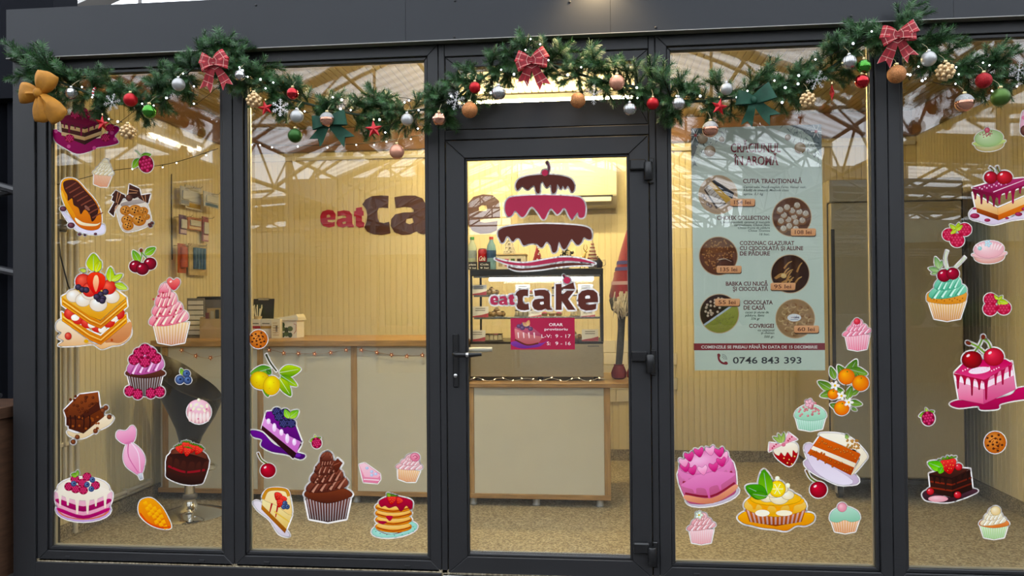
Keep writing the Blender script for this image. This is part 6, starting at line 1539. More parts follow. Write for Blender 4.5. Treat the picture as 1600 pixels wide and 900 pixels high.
leaf(A, 240, 790, 95, 830, .27, '#3f7a2a', '#8cc04a'); leaf(A, 300, 820, 450, 795, .30, '#b8d23a', '#4f8a2a'); leaf(A, 310, 840, 425, 915, .22, '#4f8a2a', '#a8c43a'); leaf(A, 300, 860, 380, 985, .25, '#b8cc3a', '#4f8a2a'); leaf(A, 200, 900, 220, 990, .3, '#8cb83a', '#4f8a2a'); leaf(A, 240, 830, 210, 800, .4, '#2f5a22', '#4f8a2a')
A.e(165, 875, 72, 62, '#d9a80c', '#fff04a', 20, 1); A.e(245, 910, 58, 68, '#e0b010', '#fff45a', 10, 1); A.dots([(140, 890), (185, 850), (230, 930), (260, 890), (160, 910)], 3, '#c89a10')
A.make('lemon_sticker', 'two lemons on a leafy twig sticker left of the door')
A = Art(Zi, out=10)
A.p([(60, 280), (110, 290), (160, 340), (240, 370), (290, 385), (270, 402), (210, 380), (150, 370), (105, 345), (108, 318), (70, 305)], '#6a1a8a', '#43105e', o=1)
A.p([(125, 205), (108, 270), (240, 398), (275, 340)], '#4a1626', '#2a0c16', o=1, sm=0)
A.p([(120, 222), (108, 258), (255, 378), (272, 330), (200, 280)], '#e9a2dc', '#c060b4', sm=0); A.p([(108, 258), (104, 275), (240, 400), (256, 378)], '#3a1118', '#22080e', sm=0)
A.p([(128, 200), (190, 195), (250, 260), (278, 330), (200, 290), (122, 228)], '#7a1c8a', '#4a1060', o=1, sm=0)
for x, y, L in ((135, 230, 22), (160, 250, 34), (190, 275, 26), (215, 295, 38), (245, 315, 28)): A.e(x, y+L*.5, 9, L*.55, '#f4c8ec', '#ffffff')
for x, y in ((170, 200), (205, 205), (180, 222), (210, 245), (200, 250), (232, 250)): berry(A, x, y, 19, 18, '#1d1a3c', '#5a5a9a', o=1)
leaf(A, 225, 225, 262, 195, .36, '#5aa02a', '#b4dc5a'); leaf(A, 222, 228, 205, 190, .34, '#6ab03a', '#b4dc5a'); A.e(262, 385, 12, 8, '#6a2a9a'); A.make('blueberry_cheesecake_sticker', 'purple blueberry cheesecake slice sticker left of the door')
def small_rasp(Z, cx, cy, r, label):
    A = Art(Z, out=r*.32); leaf(A, cx-r*.2, cy-r*.8, cx-r*1.4, cy-r*.3, .3); leaf(A, cx, cy-r*.8, cx+r*.9, cy-r*1.1, .28); leaf(A, cx, cy-r*.7, cx-.4*r, cy-r*1.6, .2, '#9cc04a', '#d4e46a')
    berry(A, cx, cy, r, r*1.1, rot=-10); A.make('raspberry_sticker', label)
small_rasp(Zi, 340, 333, 21, 'tiny raspberry sticker right of the purple cheesecake')
A = Art(Zi, out=7); cherry(A, 133, 450, 32, '#7c0a1e', '#d92e42', [(135, 425), (105, 405), (90, 375)]); A.make('cherry_sticker', 'single cherry sticker under the purple cheesecake')
A = Art(Zi, out=13)
case(A, 388, 570, 660, 190, 155, '#6a3226', '#33140f', 15); A.p([(292, 560), (310, 530), (385, 515), (465, 530), (488, 560), (385, 590)], '#7a3a24', '#4a1e14', o=1)
swirl(A, 385, 380, 535, 178, '#8a4a38', '#4e2018', '#c08a74', 4, lean=-.02)
A.p([(405, 430), (430, 400), (450, 418), (425, 458)], '#6a2f20', '#4a1c12', o=1, sm=0); A.l([(412, 428), (440, 416)], 3, '#9a5a44')
rr = random.Random(8); A.dots([(380+rr.gauss(0, 30), 455+rr.gauss(0, 25)) for _ in range(34)], 4.5, '#2c0f0a', '#7a4030')
A.make('chocolate_cupcake_sticker', 'large chocolate swirl cupcake sticker left of the door')
A = Art(Zi, out=10)
A.p([(70, 585), (110, 590), (200, 690), (225, 730), (180, 720), (140, 660), (90, 620)], '#f0e6ea', '#d8ccd4', o=1)
A.p([(110, 570), (105, 610), (205, 715), (235, 640), (200, 600)], '#f7e7b0', '#e2b860', o=1, sm=0); A.p([(106, 595), (104, 615), (205, 718), (212, 700)], '#b87434', '#8a4c1c', sm=0)
A.p([(110, 570), (135, 530), (205, 530), (225, 560), (232, 640), (170, 600)], '#f9e4b4', '#f0cc84', o=1); A.l([(112, 572), (135, 533), (205, 533), (222, 560)], 14, '#c98a3c')
A.l([(150, 590), (140, 630)], 8, '#b01e2a', 4); A.l([(175, 600), (165, 650)], 8, '#b01e2a', 4); A.l([(160, 625), (225, 670)], 6, '#e8c060')
for x, y in ((175, 560), (195, 575), (185, 590)): strawb(A, x, y, 34, 36, 20, leafs=False)
for x, y in ((205, 590), (215, 605), (200, 605)): blueb(A, x, y, 10)
A.make('cheesecake_slice_sticker', 'berry cheesecake slice sticker at the lower left of its pane')
A = Art(Zi, out=7); A.p([(522, 425), (545, 418), (610, 465), (612, 488), (600, 505), (540, 500)], '#f0a9b8', '#df8099', o=1, sm=0); A.p([(522, 425), (545, 418), (612, 470), (600, 482), (545, 478)], '#f8cfd6', '#f0b4c2', sm=0)
A.l([(540, 488), (606, 492)], 4, '#fbe4e8')
for x, y in ((555, 440), (575, 455), (592, 465), (575, 470)): A.e(x, y, 7, 6, '#a8b8d8', '#e0e8f4')
A.make('petit_four_sticker', 'small pink petit four sticker left of the door')
A = Art(Zi, out=8); A.rot(10, 735, 435); cupcake(A, 735, 385, 495, 112, ('#f4c890', '#d9925a'), ('#f7d6d4', '#e6a4a8', '#fdf0ee'), n=3, split=.55); A.e(752, 390, 20, 18, '#d9728a', '#f4b4c2', o=1); A.l([(742, 390), (752, 382), (762, 390), (752, 398)], 3, '#b84a66'); A.make('rose_cupcake_sticker', 'cupcake sticker with a pink sugar rose left of the door')
A = Art(Zi, out=10); A.e(672, 700, 98, 34, '#9fd6c4', '#d4efe4', -8, 1)
for k in range(16): A.e(672+86*math.cos(k*.393), 700+26*math.sin(k*.393), 3, 2, '#5aa892')
A.p([(590, 700), (660, 722), (740, 690), (700, 715), (640, 722)], '#a01838', '#7c1028')
for y in (690, 660, 632, 606):
    A.e(668, y, 78, 24, '#d98436', '#f4b860', 0, 1); A.e(668, y-7, 72, 18, '#f4bc68', '#fbd898'); A.l([(596, y+4), (668, y+18), (742, y+2)], 6, '#a8501e')
A.p([(608, 580), (660, 560), (740, 575), (748, 605), (738, 615), (722, 600), (700, 625), (680, 602), (650, 610), (632, 600), (615, 605)], '#b5183e', '#8a0f2c', o=1); A.p([(635, 645), (665, 645), (652, 666)], '#b5183e'); A.p([(600, 665), (640, 668), (620, 680)], '#a0163a')
strawb(A, 660, 575, 40, 42, 5); strawb(A, 692, 580, 30, 32, 30, leafs=False); leaf(A, 655, 560, 640, 548, .4); A.make('pancake_sticker', 'stack of pancakes sticker on a mint plate left of the door')
# ================================================================ door
A = Art(Zj, out=13); A.inked = False
BR, CR = '#5e2f26', '#b5304f'
A.p([(417, 320), (440, 285), (500, 268), (580, 262), (670, 268), (725, 285), (747, 320), (745, 350), (730, 360), (718, 335), (708, 325), (695, 345), (682, 325), (670, 345), (658, 325), (650, 318), (644, 355), (630, 368), (618, 355), (615, 320), (600, 330), (590, 335), (578, 320), (565, 300), (555, 320), (553, 360), (542, 368), (530, 355), (522, 325), (505, 330), (490, 345), (475, 345), (455, 325), (440, 340), (425, 350)], BR, o=1)
A.p([(357, 440), (372, 400), (420, 385), (580, 378), (740, 385), (790, 400), (808, 440), (805, 490), (790, 505), (772, 500), (765, 475), (748, 495), (732, 512), (715, 490), (700, 458), (685, 450), (665, 475), (650, 485), (635, 470), (615, 452), (600, 470), (580, 510), (565, 510), (545, 480), (515, 445), (495, 450), (470, 490), (450, 500), (430, 480), (412, 465), (395, 490), (375, 498), (360, 475)], CR, o=1)
A.p([(318, 600), (330, 570), (400, 550), (580, 540), (760, 548), (830, 565), (845, 600), (840, 625), (820, 625), (800, 615), (785, 645), (765, 658), (745, 640), (730, 625), (710, 660), (690, 682), (675, 670), (660, 640), (648, 690), (625, 700), (612, 660), (590, 640), (570, 668), (555, 670), (530, 650), (490, 652), (460, 660), (440, 625), (420, 620), (400, 638), (380, 615), (365, 610), (350, 640), (335, 642)], BR, o=1)
A.p([(300, 735), (370, 752), (470, 760), (580, 742), (680, 728), (780, 735), (865, 762), (780, 752), (690, 748), (600, 762), (500, 775), (400, 770), (340, 755)], CR, o=1)
A.p([(375, 780), (450, 790), (540, 782), (640, 765), (740, 758), (850, 770), (760, 772), (660, 780), (560, 795), (460, 802), (410, 798)], BR, o=1)
A.l([(596, 255), (605, 220), (592, 192)], 7, '#6b2136', o=1); A.e(581, 252, 18, 18, '#c42e52', o=1)
A.make('cake_logo_sticker', 'big three tier dripping cake logo sticker on the door glass', 'shop logo stickers', k=0.97)
A = Art(Zl, out=23); A.inked = False
def put(A, key, x0, y0, x1, y1, col):
    o_, h_, (a, b_, c, d_) = LET[key]; f = lambda p: (x0+(p[0]-a)/(c-a)*(x1-x0), y0+(p[1]-b_)/(d_-b_)*(y1-y0))
    A.p([f(p) for p in o_], col, o=1, sm=0, holes=[[f(p) for p in h_]] if h_ else None)
put(A, 'e_', 245, 612, 322, 700, CR); put(A, 'a_', 328, 615, 412, 700, CR); put(A, 't_', 415, 600, 475, 700, CR)
put(A, 'c', 483, 553, 610, 750, BR); put(A, 'a', 640, 556, 825, 750, BR); put(A, 'e', 1068, 555, 1256, 752, BR)
A.p([(860, 505), (915, 500), (915, 610), (965, 565), (1035, 565), (975, 645), (1045, 745), (975, 745), (915, 660), (915, 745), (860, 745)], BR, o=1, sm=0)
A.p([(885, 548), (1025, 487), (1040, 550)], BR, o=1, sm=0)
A.l([(958, 450), (945, 430), (930, 420)], 6, CR, o=1); A.e(965, 468, 33, 31, '#c42e52', o=1)
A.make('shop_name_sticker', 'eatcake lettering sticker on the door glass under the cake logo', 'shop logo stickers', k=0.97)
A = Art(Zk, out=3, outcol='#d8b8c0')
A.p([(388, 350), (748, 348), (750, 526), (389, 527)], '#b3264a', '#a81f40', sm=0, d='h')
A.p([(392, 485), (440, 478), (560, 490), (600, 470), (560, 505), (520, 515), (450, 520), (400, 505)], '#8a3a9a', '#6a2a80')
A.p([(410, 410), (500, 395), (572, 455), (545, 490), (480, 500), (415, 470)], '#e08a84', '#b04a50', o=1, sm=0); A.p([(408, 405), (470, 370), (560, 440), (572, 455), (490, 440)], '#c9667a', '#a83a56', o=1, sm=0); A.l([(412, 470), (480, 500), (545, 490)], 9, '#6a2a20')
for x, y in ((435, 395), (460, 385), (480, 395), (500, 410), (455, 405)): A.e(x, y, 14, 12, '#4a3050', '#8a6a90')
leaf(A, 480, 395, 492, 360, .35, '#c98a4a', '#e8b870', o=0); leaf(A, 478, 396, 455, 372, .3, '#b87a4a', '#d8a870', o=0)
for x in (430, 460, 490, 520): A.l([(x, 430), (x+3, 462)], 9, '#f4d0cc', 5)
TX = '#f6e6e4'
A.text('ORAR', 643, 394, 17, TX, fit=78, align='c', bold=.012); A.text('provizoriu', 644, 418, 14, TX, fit=130, align='c', bold=.012)
A.text('L-V:', 562, 460, 20, TX, fit=56); A.text('9 - 17', 640, 460, 20, TX, fit=86); A.text('S:', 592, 501, 20, TX, fit=20); A.text('9 - 16', 640, 501, 20, TX, fit=86)
A.make('opening_hours_sticker', 'crimson opening hours sticker with white lettering on the door glass', 'shop logo stickers', k=0.97)

# ================================================================ poster behind the glass right of the door
YP = YG1+0.0022
vcol_mat('poster_print', 0.55, 0.08)
ps = thing('poster', 'pale mint Christmas price poster hung inside the pane right of the door', 'poster', P(1185, 577, YP))
Zm = (1040, 180, .244545)
def PA(out=3): return Art(Zm, Y=YP, out=out)
def done(A, nm, base, label=None):
    A.mb.v = [(x, y-base*0.0002, z) for x, y, z in A.mb.v]; o = obj(nm, A.mb, MATS['poster_print'], ps)
    if label: o['label'] = label
A = PA(); A.p([(162, 84), (995, 58), (1020, 1630), (186, 1630)], '#e0ebe2', '#d3e2d0', sm=0); done(A, 'sheet', 0, 'pale mint paper')
A = PA()                                   # fir corners with small baubles
A.p([(162, 84), (360, 78), (270, 110), (215, 170), (185, 250), (165, 290)], '#5c6974', '#98a5a6', sm=0); A.p([(790, 65), (995, 58), (997, 270), (965, 210), (930, 140), (870, 95)], '#5c6974', '#98a5a6', sm=0)
rr = random.Random(4)
for k in range(260):
    if k % 2: x, y = rr.uniform(165, 400), rr.uniform(80, 330)
    else: x, y = rr.uniform(740, 990), rr.uniform(65, 310)
    if (x < 500 and (x-165)/250+(y-80)/260 < 1) or (x > 500 and (990-x)/250+(y-65)/250 < 1):
        a = rr.uniform(0.5, 2.6); A.l([(x, y), (x+28*math.cos(a), y+28*math.sin(a))], 3.5, rr.choice(('#2c3a46', '#7d8d92', '#54656a', '#a8b6b6')), 1)
for x, y, r in ((282, 230, 36), (358, 155, 18), (858, 210, 36), (780, 142, 19), (235, 150, 34)): A.e(x, y, r, r, '#8f7558', '#d8c8b0')
for x, y in ((190, 130), (960, 105)):
    for q in range(6): A.l([(x, y), (x+34*math.cos(q*1.047), y+44*math.sin(q*1.047))], 5, '#e8ece8', 3)
    A.e(x, y, 10, 10, '#b05a5a')
A.dots([(rr.uniform(170, 300), rr.uniform(90, 300)) for _ in range(12)]+[(rr.uniform(860, 985), rr.uniform(80, 280)) for _ in range(12)], 4, '#f2f4f0')
done(A, 'fir_corner', 1)
A = PA(); DR = '#8a2a38'
for tx, y, f, c in (('CRĂCIUNUL', 236, 318, 575), ('ÎN AROMĂ', 318, 290, 577)): A.text(tx, c, y, 58, DR, fit=f, align='c', bold=.022, serif=True)
def head(tx, x, y, h, f, al='l'): A.text(tx, x, y, h, '#6e3034', fit=f, align=al, bold=.02, serif=True)
def small(tx, x, y, f, al='l', h=15): A.text(tx, x, y, h, '#3c4a44', fit=f, align=al, bold=.008, shear=.22)
head('CUTIA TRADIȚIONALĂ', 495, 434, 28, 378); small('Carrot cake, Nucă-magiun, Fanta, Velour noir,', 497, 466, 400); small('Răsfăț de smeură, Medovik clasic', 497, 486, 290); small('aprox. 1,1 kg', 497, 510, 125)
head('CHOUX COLLECTION', 665, 668, 26, 336, 'r'); small('Choux ciocolată, caramel și nucușile', 665, 690, 315, 'r'); small('caramelizate, Choux fistic', 665, 708, 228, 'r'); small('Choux fructe de pădure', 665, 726, 205, 'r'); small('Choux Tiramisu', 665, 744, 138, 'r'); small('16 buc.', 665, 767, 66, 'r')
head('COZONAC GLAZURAT', 474, 829, 26, 348); head('CU CIOCOLATĂ ȘI ALUNE', 474, 862, 26, 405); head('DE PĂDURE', 474, 896, 26, 192)
D = 817.9                                  # offset to the lower part of the poster
head('BABKA CU NUCĂ', 655, 271+D, 26, 272, 'r'); head('ȘI CIOCOLATĂ', 655, 304+D, 26, 226, 'r')
head('CIOCOLATA', 498, 390+D, 26, 188); head('DE CASĂ', 498, 424+D, 26, 140); small('cacao și alune de', 508, 448+D, 150); small('pădure, fistic', 508, 468+D, 122); small('336 gr', 545, 489+D, 56)
head('COVRIGEI', 693, 540+D, 26, 160, 'r'); small('cu cașcaval', 693, 562+D, 105, 'r'); small('și chimen', 693, 580+D, 84, 'r'); small('500 gr.', 695, 604+D, 66, 'r')
done(A, 'lettering', 2)
def photo(cx, cy, r, fn, tagx, tagy, price):
    A = PA(); A.e(cx, cy, r+5, r+5, '#d9b48c', N=40); A.e(cx, cy, r, r, '#c9a98c', N=40); fn(A, cx, cy, r); done(A, 'product_photo', 2)
    A = PA(); A.p([(tagx-80, tagy-18), (tagx-72, tagy-24), (tagx+72, tagy-24), (tagx+80, tagy-18), (tagx+80, tagy+18), (tagx+72, tagy+24), (tagx-72, tagy+24), (tagx-80, tagy+18)], '#5a4434', sm=0)
    A.p([(tagx-80, tagy-22), (tagx-72, tagy-28), (tagx+72, tagy-28), (tagx+80, tagy-22), (tagx+76, tagy+12), (tagx+70, tagy+18), (tagx-72, tagy+18), (tagx-80, tagy+12)], '#e2a878', '#d3915e', sm=0)
    A.text(price, tagx-2, tagy+7, 25, '#6a3a2a', fit=112, align='c', bold=.015, serif=True); done(A, 'price_label', 12)
def inside(cx, cy, r, m_=0.8): 
    while True:
        x, y = rr.uniform(-1, 1), rr.uniform(-1, 1)
        if x*x+y*y < m_*m_: return cx+x*r, cy+y*r
def ph_box(A, cx, cy, r):
    A.p([(cx-r*.75, cy-r*.25), (cx-r*.45, cy-r*.55), (cx+r*.45, cy+r*.5), (cx-r*.1, cy+r*.75)], '#4a3a34', sm=0)
    A.p([(cx-r*.35, cy-r*.7), (cx-r*.2, cy-r*.8), (cx+r*.85, cy-r*.1), (cx+r*.75, cy+r*.25)], '#33343e', sm=0)
    A.p([(cx-r*.55, cy-r*.55), (cx-r*.33, cy-r*.7), (cx+r*.72, cy+r*.25), (cx+r*.4, cy+r*.45)], '#d8a63e', sm=0); A.p([(cx-r*.72, cy-r*.35), (cx-r*.5, cy-r*.55), (cx+r*.4, cy+r*.42), (cx-r*.02, cy+r*.68)], '#cdbfb4', sm=0)
    for k in range(6): A.l([(cx-r*.7+k*r*.16, cy-r*.3+k*r*.16), (cx-r*.45+k*r*.15, cy-r*.5+k*r*.15)], 4, '#8a7a70')
    A.dots([(cx-r*.7, cy+r*.2), (cx-r*.55, cy+r*.5), (cx-r*.8, cy+r*.05), (cx-r*.4, cy+r*.6)], r*.1, '#5a2f28', '#e0d0c8')
def ph_choux(A, cx, cy, r):
    A.e(cx, cy, r, r, '#6e4632', N=40)
    for k in range(15):
        a = k*2.4; d_ = r*.78*math.sqrt((k+.4)/15); x, y = cx+d_*math.cos(a), cy+d_*math.sin(a)
        A.e(x, y+r*.08, r*.21, r*.16, '#8a5a3a', '#b88a60'); A.e(x, y-r*.03, r*.16, r*.15, '#cbb8a4', '#f6ece0')
        for q in range(3): A.l([(x-r*.1+q*r*.1, y+r*.08), (x, y-r*.14)], 3, '#a08a78', 1)
def ph_cozonac(A, cx, cy, r):
    A.e(cx, cy, r, r, '#6a3820', '#8a5230', N=40); A.dots([inside(cx, cy-r*.1, r, .85) for _ in range(110)], r*.045, '#a86a38', '#d39a5e'); A.e(cx+r*.35, cy+r*.45, r*.5, r*.3, '#4a2618', '#6a3a28', -20); A.l([(cx, cy+r*.2), (cx+r*.35, cy+r*.15), (cx+r*.7, cy+r*.3)], 7, '#d8c4b0', 2)
def ph_babka(A, cx, cy, r):
    A.e(cx, cy, r, r, '#3c2218', '#54301f', N=40)
    for k in range(11):
        a = rr.uniform(-.5, .5)+.7; x, y = inside(cx, cy, r, .62); A.l([(x-r*.3*math.cos(a), y+r*.3*math.sin(a)), (x, y-r*.08), (x+r*.28*math.cos(a), y-r*.28*math.sin(a))], r*.11, '#b0763c', r*.04, col2='#d8a860')
    A.e(cx-r*.35, cy+r*.1, r*.16, r*.13, '#e2b46a', '#f4d8a0')
def ph_choco(A, cx, cy, r):
    N = 24; A.p([(cx+r*math.cos(t), cy+r*math.sin(t)) for t in np.linspace(2.5, 5.7, N)], '#3a2018', sm=0); A.p([(cx+r*math.cos(t), cy+r*math.sin(t)) for t in np.linspace(-.58, 2.5, N)], '#a6a84a', '#8f9238', sm=0)
    A.l([(cx+r*.84, cy-r*.54), (cx-r*.8, cy+r*.6)], 12, '#c3ccd4', sm=0)
    pts = [inside(cx, cy, r, .82) for _ in range(90)]; A.dots([q for q in pts if (q[0]-cx)*.55+(q[1]-cy) < -r*.12][:26], r*.07, '#c9a88a', '#ecdcc4'); A.dots([q for q in pts if (q[0]-cx)*.55+(q[1]-cy) > r*.14], r*.04, '#6a6a22', '#c3c468')
def ph_cov(A, cx, cy, r):
    A.e(cx, cy, r, r, '#a8835c', N=40)
    for k in range(22):
        a = k*2.4; d_ = r*.84*math.sqrt((k+.4)/22); x, y = cx+d_*math.cos(a), cy+d_*math.sin(a); q = rr.uniform(0, 3)
        A.l([(x+r*.14*math.cos(t+q), y+r*.11*math.sin(t+q)) for t in np.linspace(0, 6.0, 9)], r*.07, '#d8b482', None, col2='#8a5a30')
    A.e(cx-r*.05, cy-r*.05, r*.36, r*.2, '#f4f4f6', N=30); A.text('eat', cx-r*.22, cy-r*.03, r*.1, '#a03050', fit=r*.13); A.text('cake', cx-r*.08, cy-r*.02, r*.13, '#4a4a6a', fit=r*.28, bold=.03); A.l([(cx-r*.25, cy+r*.05), (cx+r*.15, cy+r*.05)], 3, '#7a8aa8')
photo(335, 508, 120, ph_box, 492, 562, '154 lei'); photo(806, 650, 122, ph_choux, 880, 752, '108 lei'); photo(337, 82+D, 120, ph_cozonac, 405, 172+D, '135 lei'); photo(796, 196+D, 120, ph_babka, 750, 281+D, '95 lei'); photo(343, 450+D, 122, ph_choco, 395, 382+D, '55 lei'); photo(828, 482+D, 122, ph_cov, 900, 554+D, '60 lei')
A = PA(); A.p([(180, 640+D), (1018, 638+D), (1019, 682+D), (181, 684+D)], '#8e2c38', sm=0); A.text('COMENZILE SE PREIAU PÂNĂ ÎN DATA DE 15 DECEMBRIE', 599, 672+D, 19, '#f6ece6', fit=742, align='c', bold=.02, serif=True); done(A, 'banner', 2)
A = PA(); A.text('0746 843 393', 430, 768+D, 42, '#39424a', fit=438, bold=.015, serif=True)
A.l([(338, 718+D), (342, 745+D), (362, 765+D), (388, 770+D)], 13, '#8e2c38'); A.e(340, 716+D, 12, 10, '#8e2c38', None, 60); A.e(386, 766+D, 12, 10, '#8e2c38', None, 30)
for r in (14, 24, 33): A.l([(358+r*math.cos(t), 742+D+r*math.sin(t)) for t in np.linspace(-1.5, .1, 6)], 4, '#8a9490')
done(A, 'phone_number', 2)

# ================================================================ stickers right of the door
A = Art((1270, 180, .689655), out=3.6); case(A, 101, 497, 531, 56, 42, '#f4b4bf', '#e67c92', 9); swirl(A, 100, 466, 498, 64, '#f7b8c4', '#e57e94', '#fde3e8', 3); A.e(100, 467, 7, 7, '#c22238', '#f06a72', o=1)
A.make('pink_cupcake_sticker', 'pink cupcake sticker with a red cherry right of the poster')
A = Art(Zo, out=8)
for l_ in ((760, 100, 712, 28), (745, 90, 790, 5), (760, 45, 835, 65), (700, 85, 682, 35), (690, 130, 630, 95), (700, 140, 640, 155), (740, 150, 690, 120), (760, 180, 812, 190), (740, 210, 680, 190), (770, 150, 800, 130), (750, 170, 770, 115), (770, 205, 790, 215), (790, 60, 800, 90)): leaf(A, *l_, .26, '#3f6a22', '#86ac4a')
A.l([(740, 60), (745, 120), (730, 190)], 5, '#6a5a2a')
for x, y, r in ((748, 75, 34), (806, 102, 34), (728, 205, 31), (692, 148, 22)): A.e(x, y, r, r*.95, '#dd6a0c', '#ffb53c', o=1); A.dots([(x+r*.1, y-r*.6)], 3, '#5a7a2a')
for x, y in ((700, 112), (727, 155), (757, 182)):
    for q in range(5): A.e(x+11*math.cos(q*1.257), y+11*math.sin(q*1.257), 10, 6, '#efe2d8', '#ffffff', math.degrees(q*1.257))
    A.e(x, y, 5, 5, '#e8c04a')
A.make('orange_branch_sticker', 'orange branch with white blossoms sticker right of the poster')
A = Art(Zo, out=8); case(A, 599, 238, 294, 126, 96, '#bfe3cc', '#8fc4a4', 12); A.p([(537, 245), (545, 212), (595, 190), (650, 210), (662, 245), (600, 258)], '#c6e6cf', '#98c9aa', o=1)
rr = random.Random(6); A.dots([(595+rr.gauss(0, 26), 216+rr.gauss(0, 12)) for _ in range(26)], 5, '#c0585e', '#f2b4b4')
for q in range(5): A.e(594+10*math.cos(q*1.257), 186+10*math.sin(q*1.257), 9, 7, '#e8a2ae', '#f8d4da', math.degrees(q*1.257), o=1)
A.make('mint_sprinkle_cupcake_sticker', 'mint cupcake sticker with sprinkles and sugar flower')
A = Art(Zo, out=8); A.rot(-12, 500, 390); A.p([(500, 447), (458, 405), (450, 370), (480, 352), (525, 355), (548, 380), (535, 420)], '#c92a30', '#8a0f18', o=1); A.dots([(485, 410), (505, 420), (520, 400), (495, 432), (512, 440), (530, 412)], 3, '#f0cc7a')
A.p([(450, 378), (455, 355), (495, 345), (545, 360), (550, 385), (540, 400), (528, 385), (518, 412), (505, 388), (490, 402), (478, 384), (466, 395)], '#fbf3e2', '#ecd8b8', o=1)
for pl in ([(495, 355), (440, 335), (430, 370)], [(495, 355), (525, 310), (555, 345)]): A.p(pl, '#f4c4cc', '#e590a0', o=1, sm=0); A.dots([(sum(p_[0] for p_ in pl)/3+dx, sum(p_[1] for p_ in pl)/3+dy) for dx, dy in ((0, 0), (10, -6), (-8, 6))], 4, '#c0405a')
for a in (-.7, -.2, .3): leaf(A, 492, 345, 492+50*math.sin(a), 345-40*math.cos(a), .18, '#7a9a3a', '#b4cc6a')
A.e(495, 355, 9, 8, '#d97a8c'); A.make('dipped_strawberry_sticker', 'cream dipped strawberry sticker with a pink bow')
A = Art(Zo, out=10); A.rot(4, 700, 420)
A.e(690, 470, 120, 36, '#cbb4c8', '#efe2ec', 16, 1); A.p([(570, 380), (600, 362), (640, 420), (780, 500), (720, 520), (620, 470)], '#d9c6d6', '#efe4ee', o=1)
A.p([(585, 400), (632, 325), (805, 388), (770, 478)], '#d9682a', '#a8421a', o=1, sm=0); A.p([(598, 382), (606, 368), (788, 428), (782, 446)], '#faf0dc', '#ead8b8', sm=0)
A.dots([(rr.uniform(610, 790), 0) and (x_, y_) for x_, y_ in [(600+k*10.5+rr.uniform(-3, 3), 395+k*3.4+rr.uniform(-14, 22)) for k in range(17)]], 5, '#7a2c10', '#e88a44'); A.dots([(632+k*10+rr.uniform(-3, 3), 345+k*3.6+rr.uniform(-8, 12)) for k in range(16)], 5, '#8a3414', '#f09a54')
A.p([(632, 325), (650, 312), (745, 318), (828, 385), (820, 420), (770, 480), (805, 390), (720, 355)], '#fcf4e2', '#eedcb8', o=1); A.dots([(770+rr.uniform(-28, 28), 345+rr.uniform(-14, 22)) for _ in range(26)], 5, '#b0763a', '#dcae6a'); leaf(A, 745, 330, 740, 312, .4, '#6a8a3a', '#a8c46a')
A.make('carrot_cake_sticker', 'carrot cake slice sticker right of the dipped strawberry')
A = Art(Zo, out=10)
A.rot(-12, 170, 480); A.e(175, 570, 112, 40, '#c9bcc8', '#e4dae4', 0, 1)
A.p([(68, 430), (270, 430), (278, 560), (240, 590), (170, 600), (100, 590), (64, 560)], '#e58ab8', '#b0486a', o=1); A.p([(66, 545), (170, 580), (276, 545), (272, 570), (170, 602), (72, 572)], '#e8a27e', '#cf7c60'); A.l([(66, 538), (170, 572), (277, 538)], 9, '#8a2434'); A.l([(66, 490), (170, 522), (275, 490)], 9, '#9a2c40')
drip(A, 64, 276, 430, 470, [(.1, 12, 20), (.3, 13, 34), (.55, 12, 24), (.75, 12, 40), (.93, 10, 22)], '#ee9cc8', '#d667a2', arc=26); drip(A, 66, 276, 496, 510, [(.2, 12, 20), (.45, 12, 44), (.7, 12, 22)], '#e88cbc', '#cc5c98', arc=26)
A.e(170, 428, 104, 46, '#e27ab0', '#f8c0dc', o=1)
for k in range(11):
    a = k*2*math.pi/11; x, y = 170+84*math.cos(a), 420+38*math.sin(a); c1, c2 = (('#c01c6a', '#e65a9c') if k % 3 else ('#ee86b4', '#fbc4dc'))
    A.p([(x, y+22), (x-19, y-2), (x-15, y-17), (x, y-9), (x+15, y-17), (x+19, y-2)], c2, c1, o=1)
A.make('heart_cake_sticker', 'pink layered cake sticker ringed with hearts')
A = Art(Zo, out=12)
A.p([(300, 655), (350, 630), (480, 640), (600, 640), (612, 670), (580, 690), (540, 690), (500, 712), (450, 705), (400, 700), (360, 690), (320, 680)], '#f4b21a', '#dc860c', o=1)
case(A, 455, 625, 680, 250, 215, '#c9682c', '#8e3a14', 13)
A.p([(335, 625), (345, 580), (455, 555), (555, 575), (575, 625), (455, 655)], '#f7d98a', '#e8a830', o=1); drip(A, 345, 565, 580, 600, [(.1, 16, 20), (.3, 18, 40), (.55, 18, 30), (.8, 16, 38)], '#f9b820', '#ee9a10', arc=14)
A.e(455, 580, 106, 28, '#f6b828', '#ffe07a', o=1); A.e(400, 640, 30, 14, '#fff6e0'); A.e(490, 640, 34, 12, '#fff2d4')
for x, y, r in ((420, 570, 34), (470, 575, 40), (505, 565, 26), (450, 550, 36), (480, 540, 26)): A.e(x, y, r, r*.72, '#f0dcae', '#fffdf2', o=1)
A.e(462, 540, 34, 34, '#f2c21a', '#fff06a', o=1); A.e(462, 540, 26, 26, '#fbe45a'); 
for q in range(6): A.l([(462, 540), (462+24*math.cos(q*1.047), 540+24*math.sin(q*1.047))], 3, '#fff8c8')
leaf(A, 420, 565, 405, 460, .3, '#3f8a22', '#8cc83a'); leaf(A, 420, 570, 332, 530, .34, '#4a9a2a', '#2f7a1c'); leaf(A, 415, 570, 355, 560, .3, '#3a8222', '#66ac3a'); A.dots([(462, 496), (505, 525)], 10, '#fbf3c8', '#ffffff')
A.make('lemon_tart_sticker', 'lemon meringue tart sticker with mint leaves')
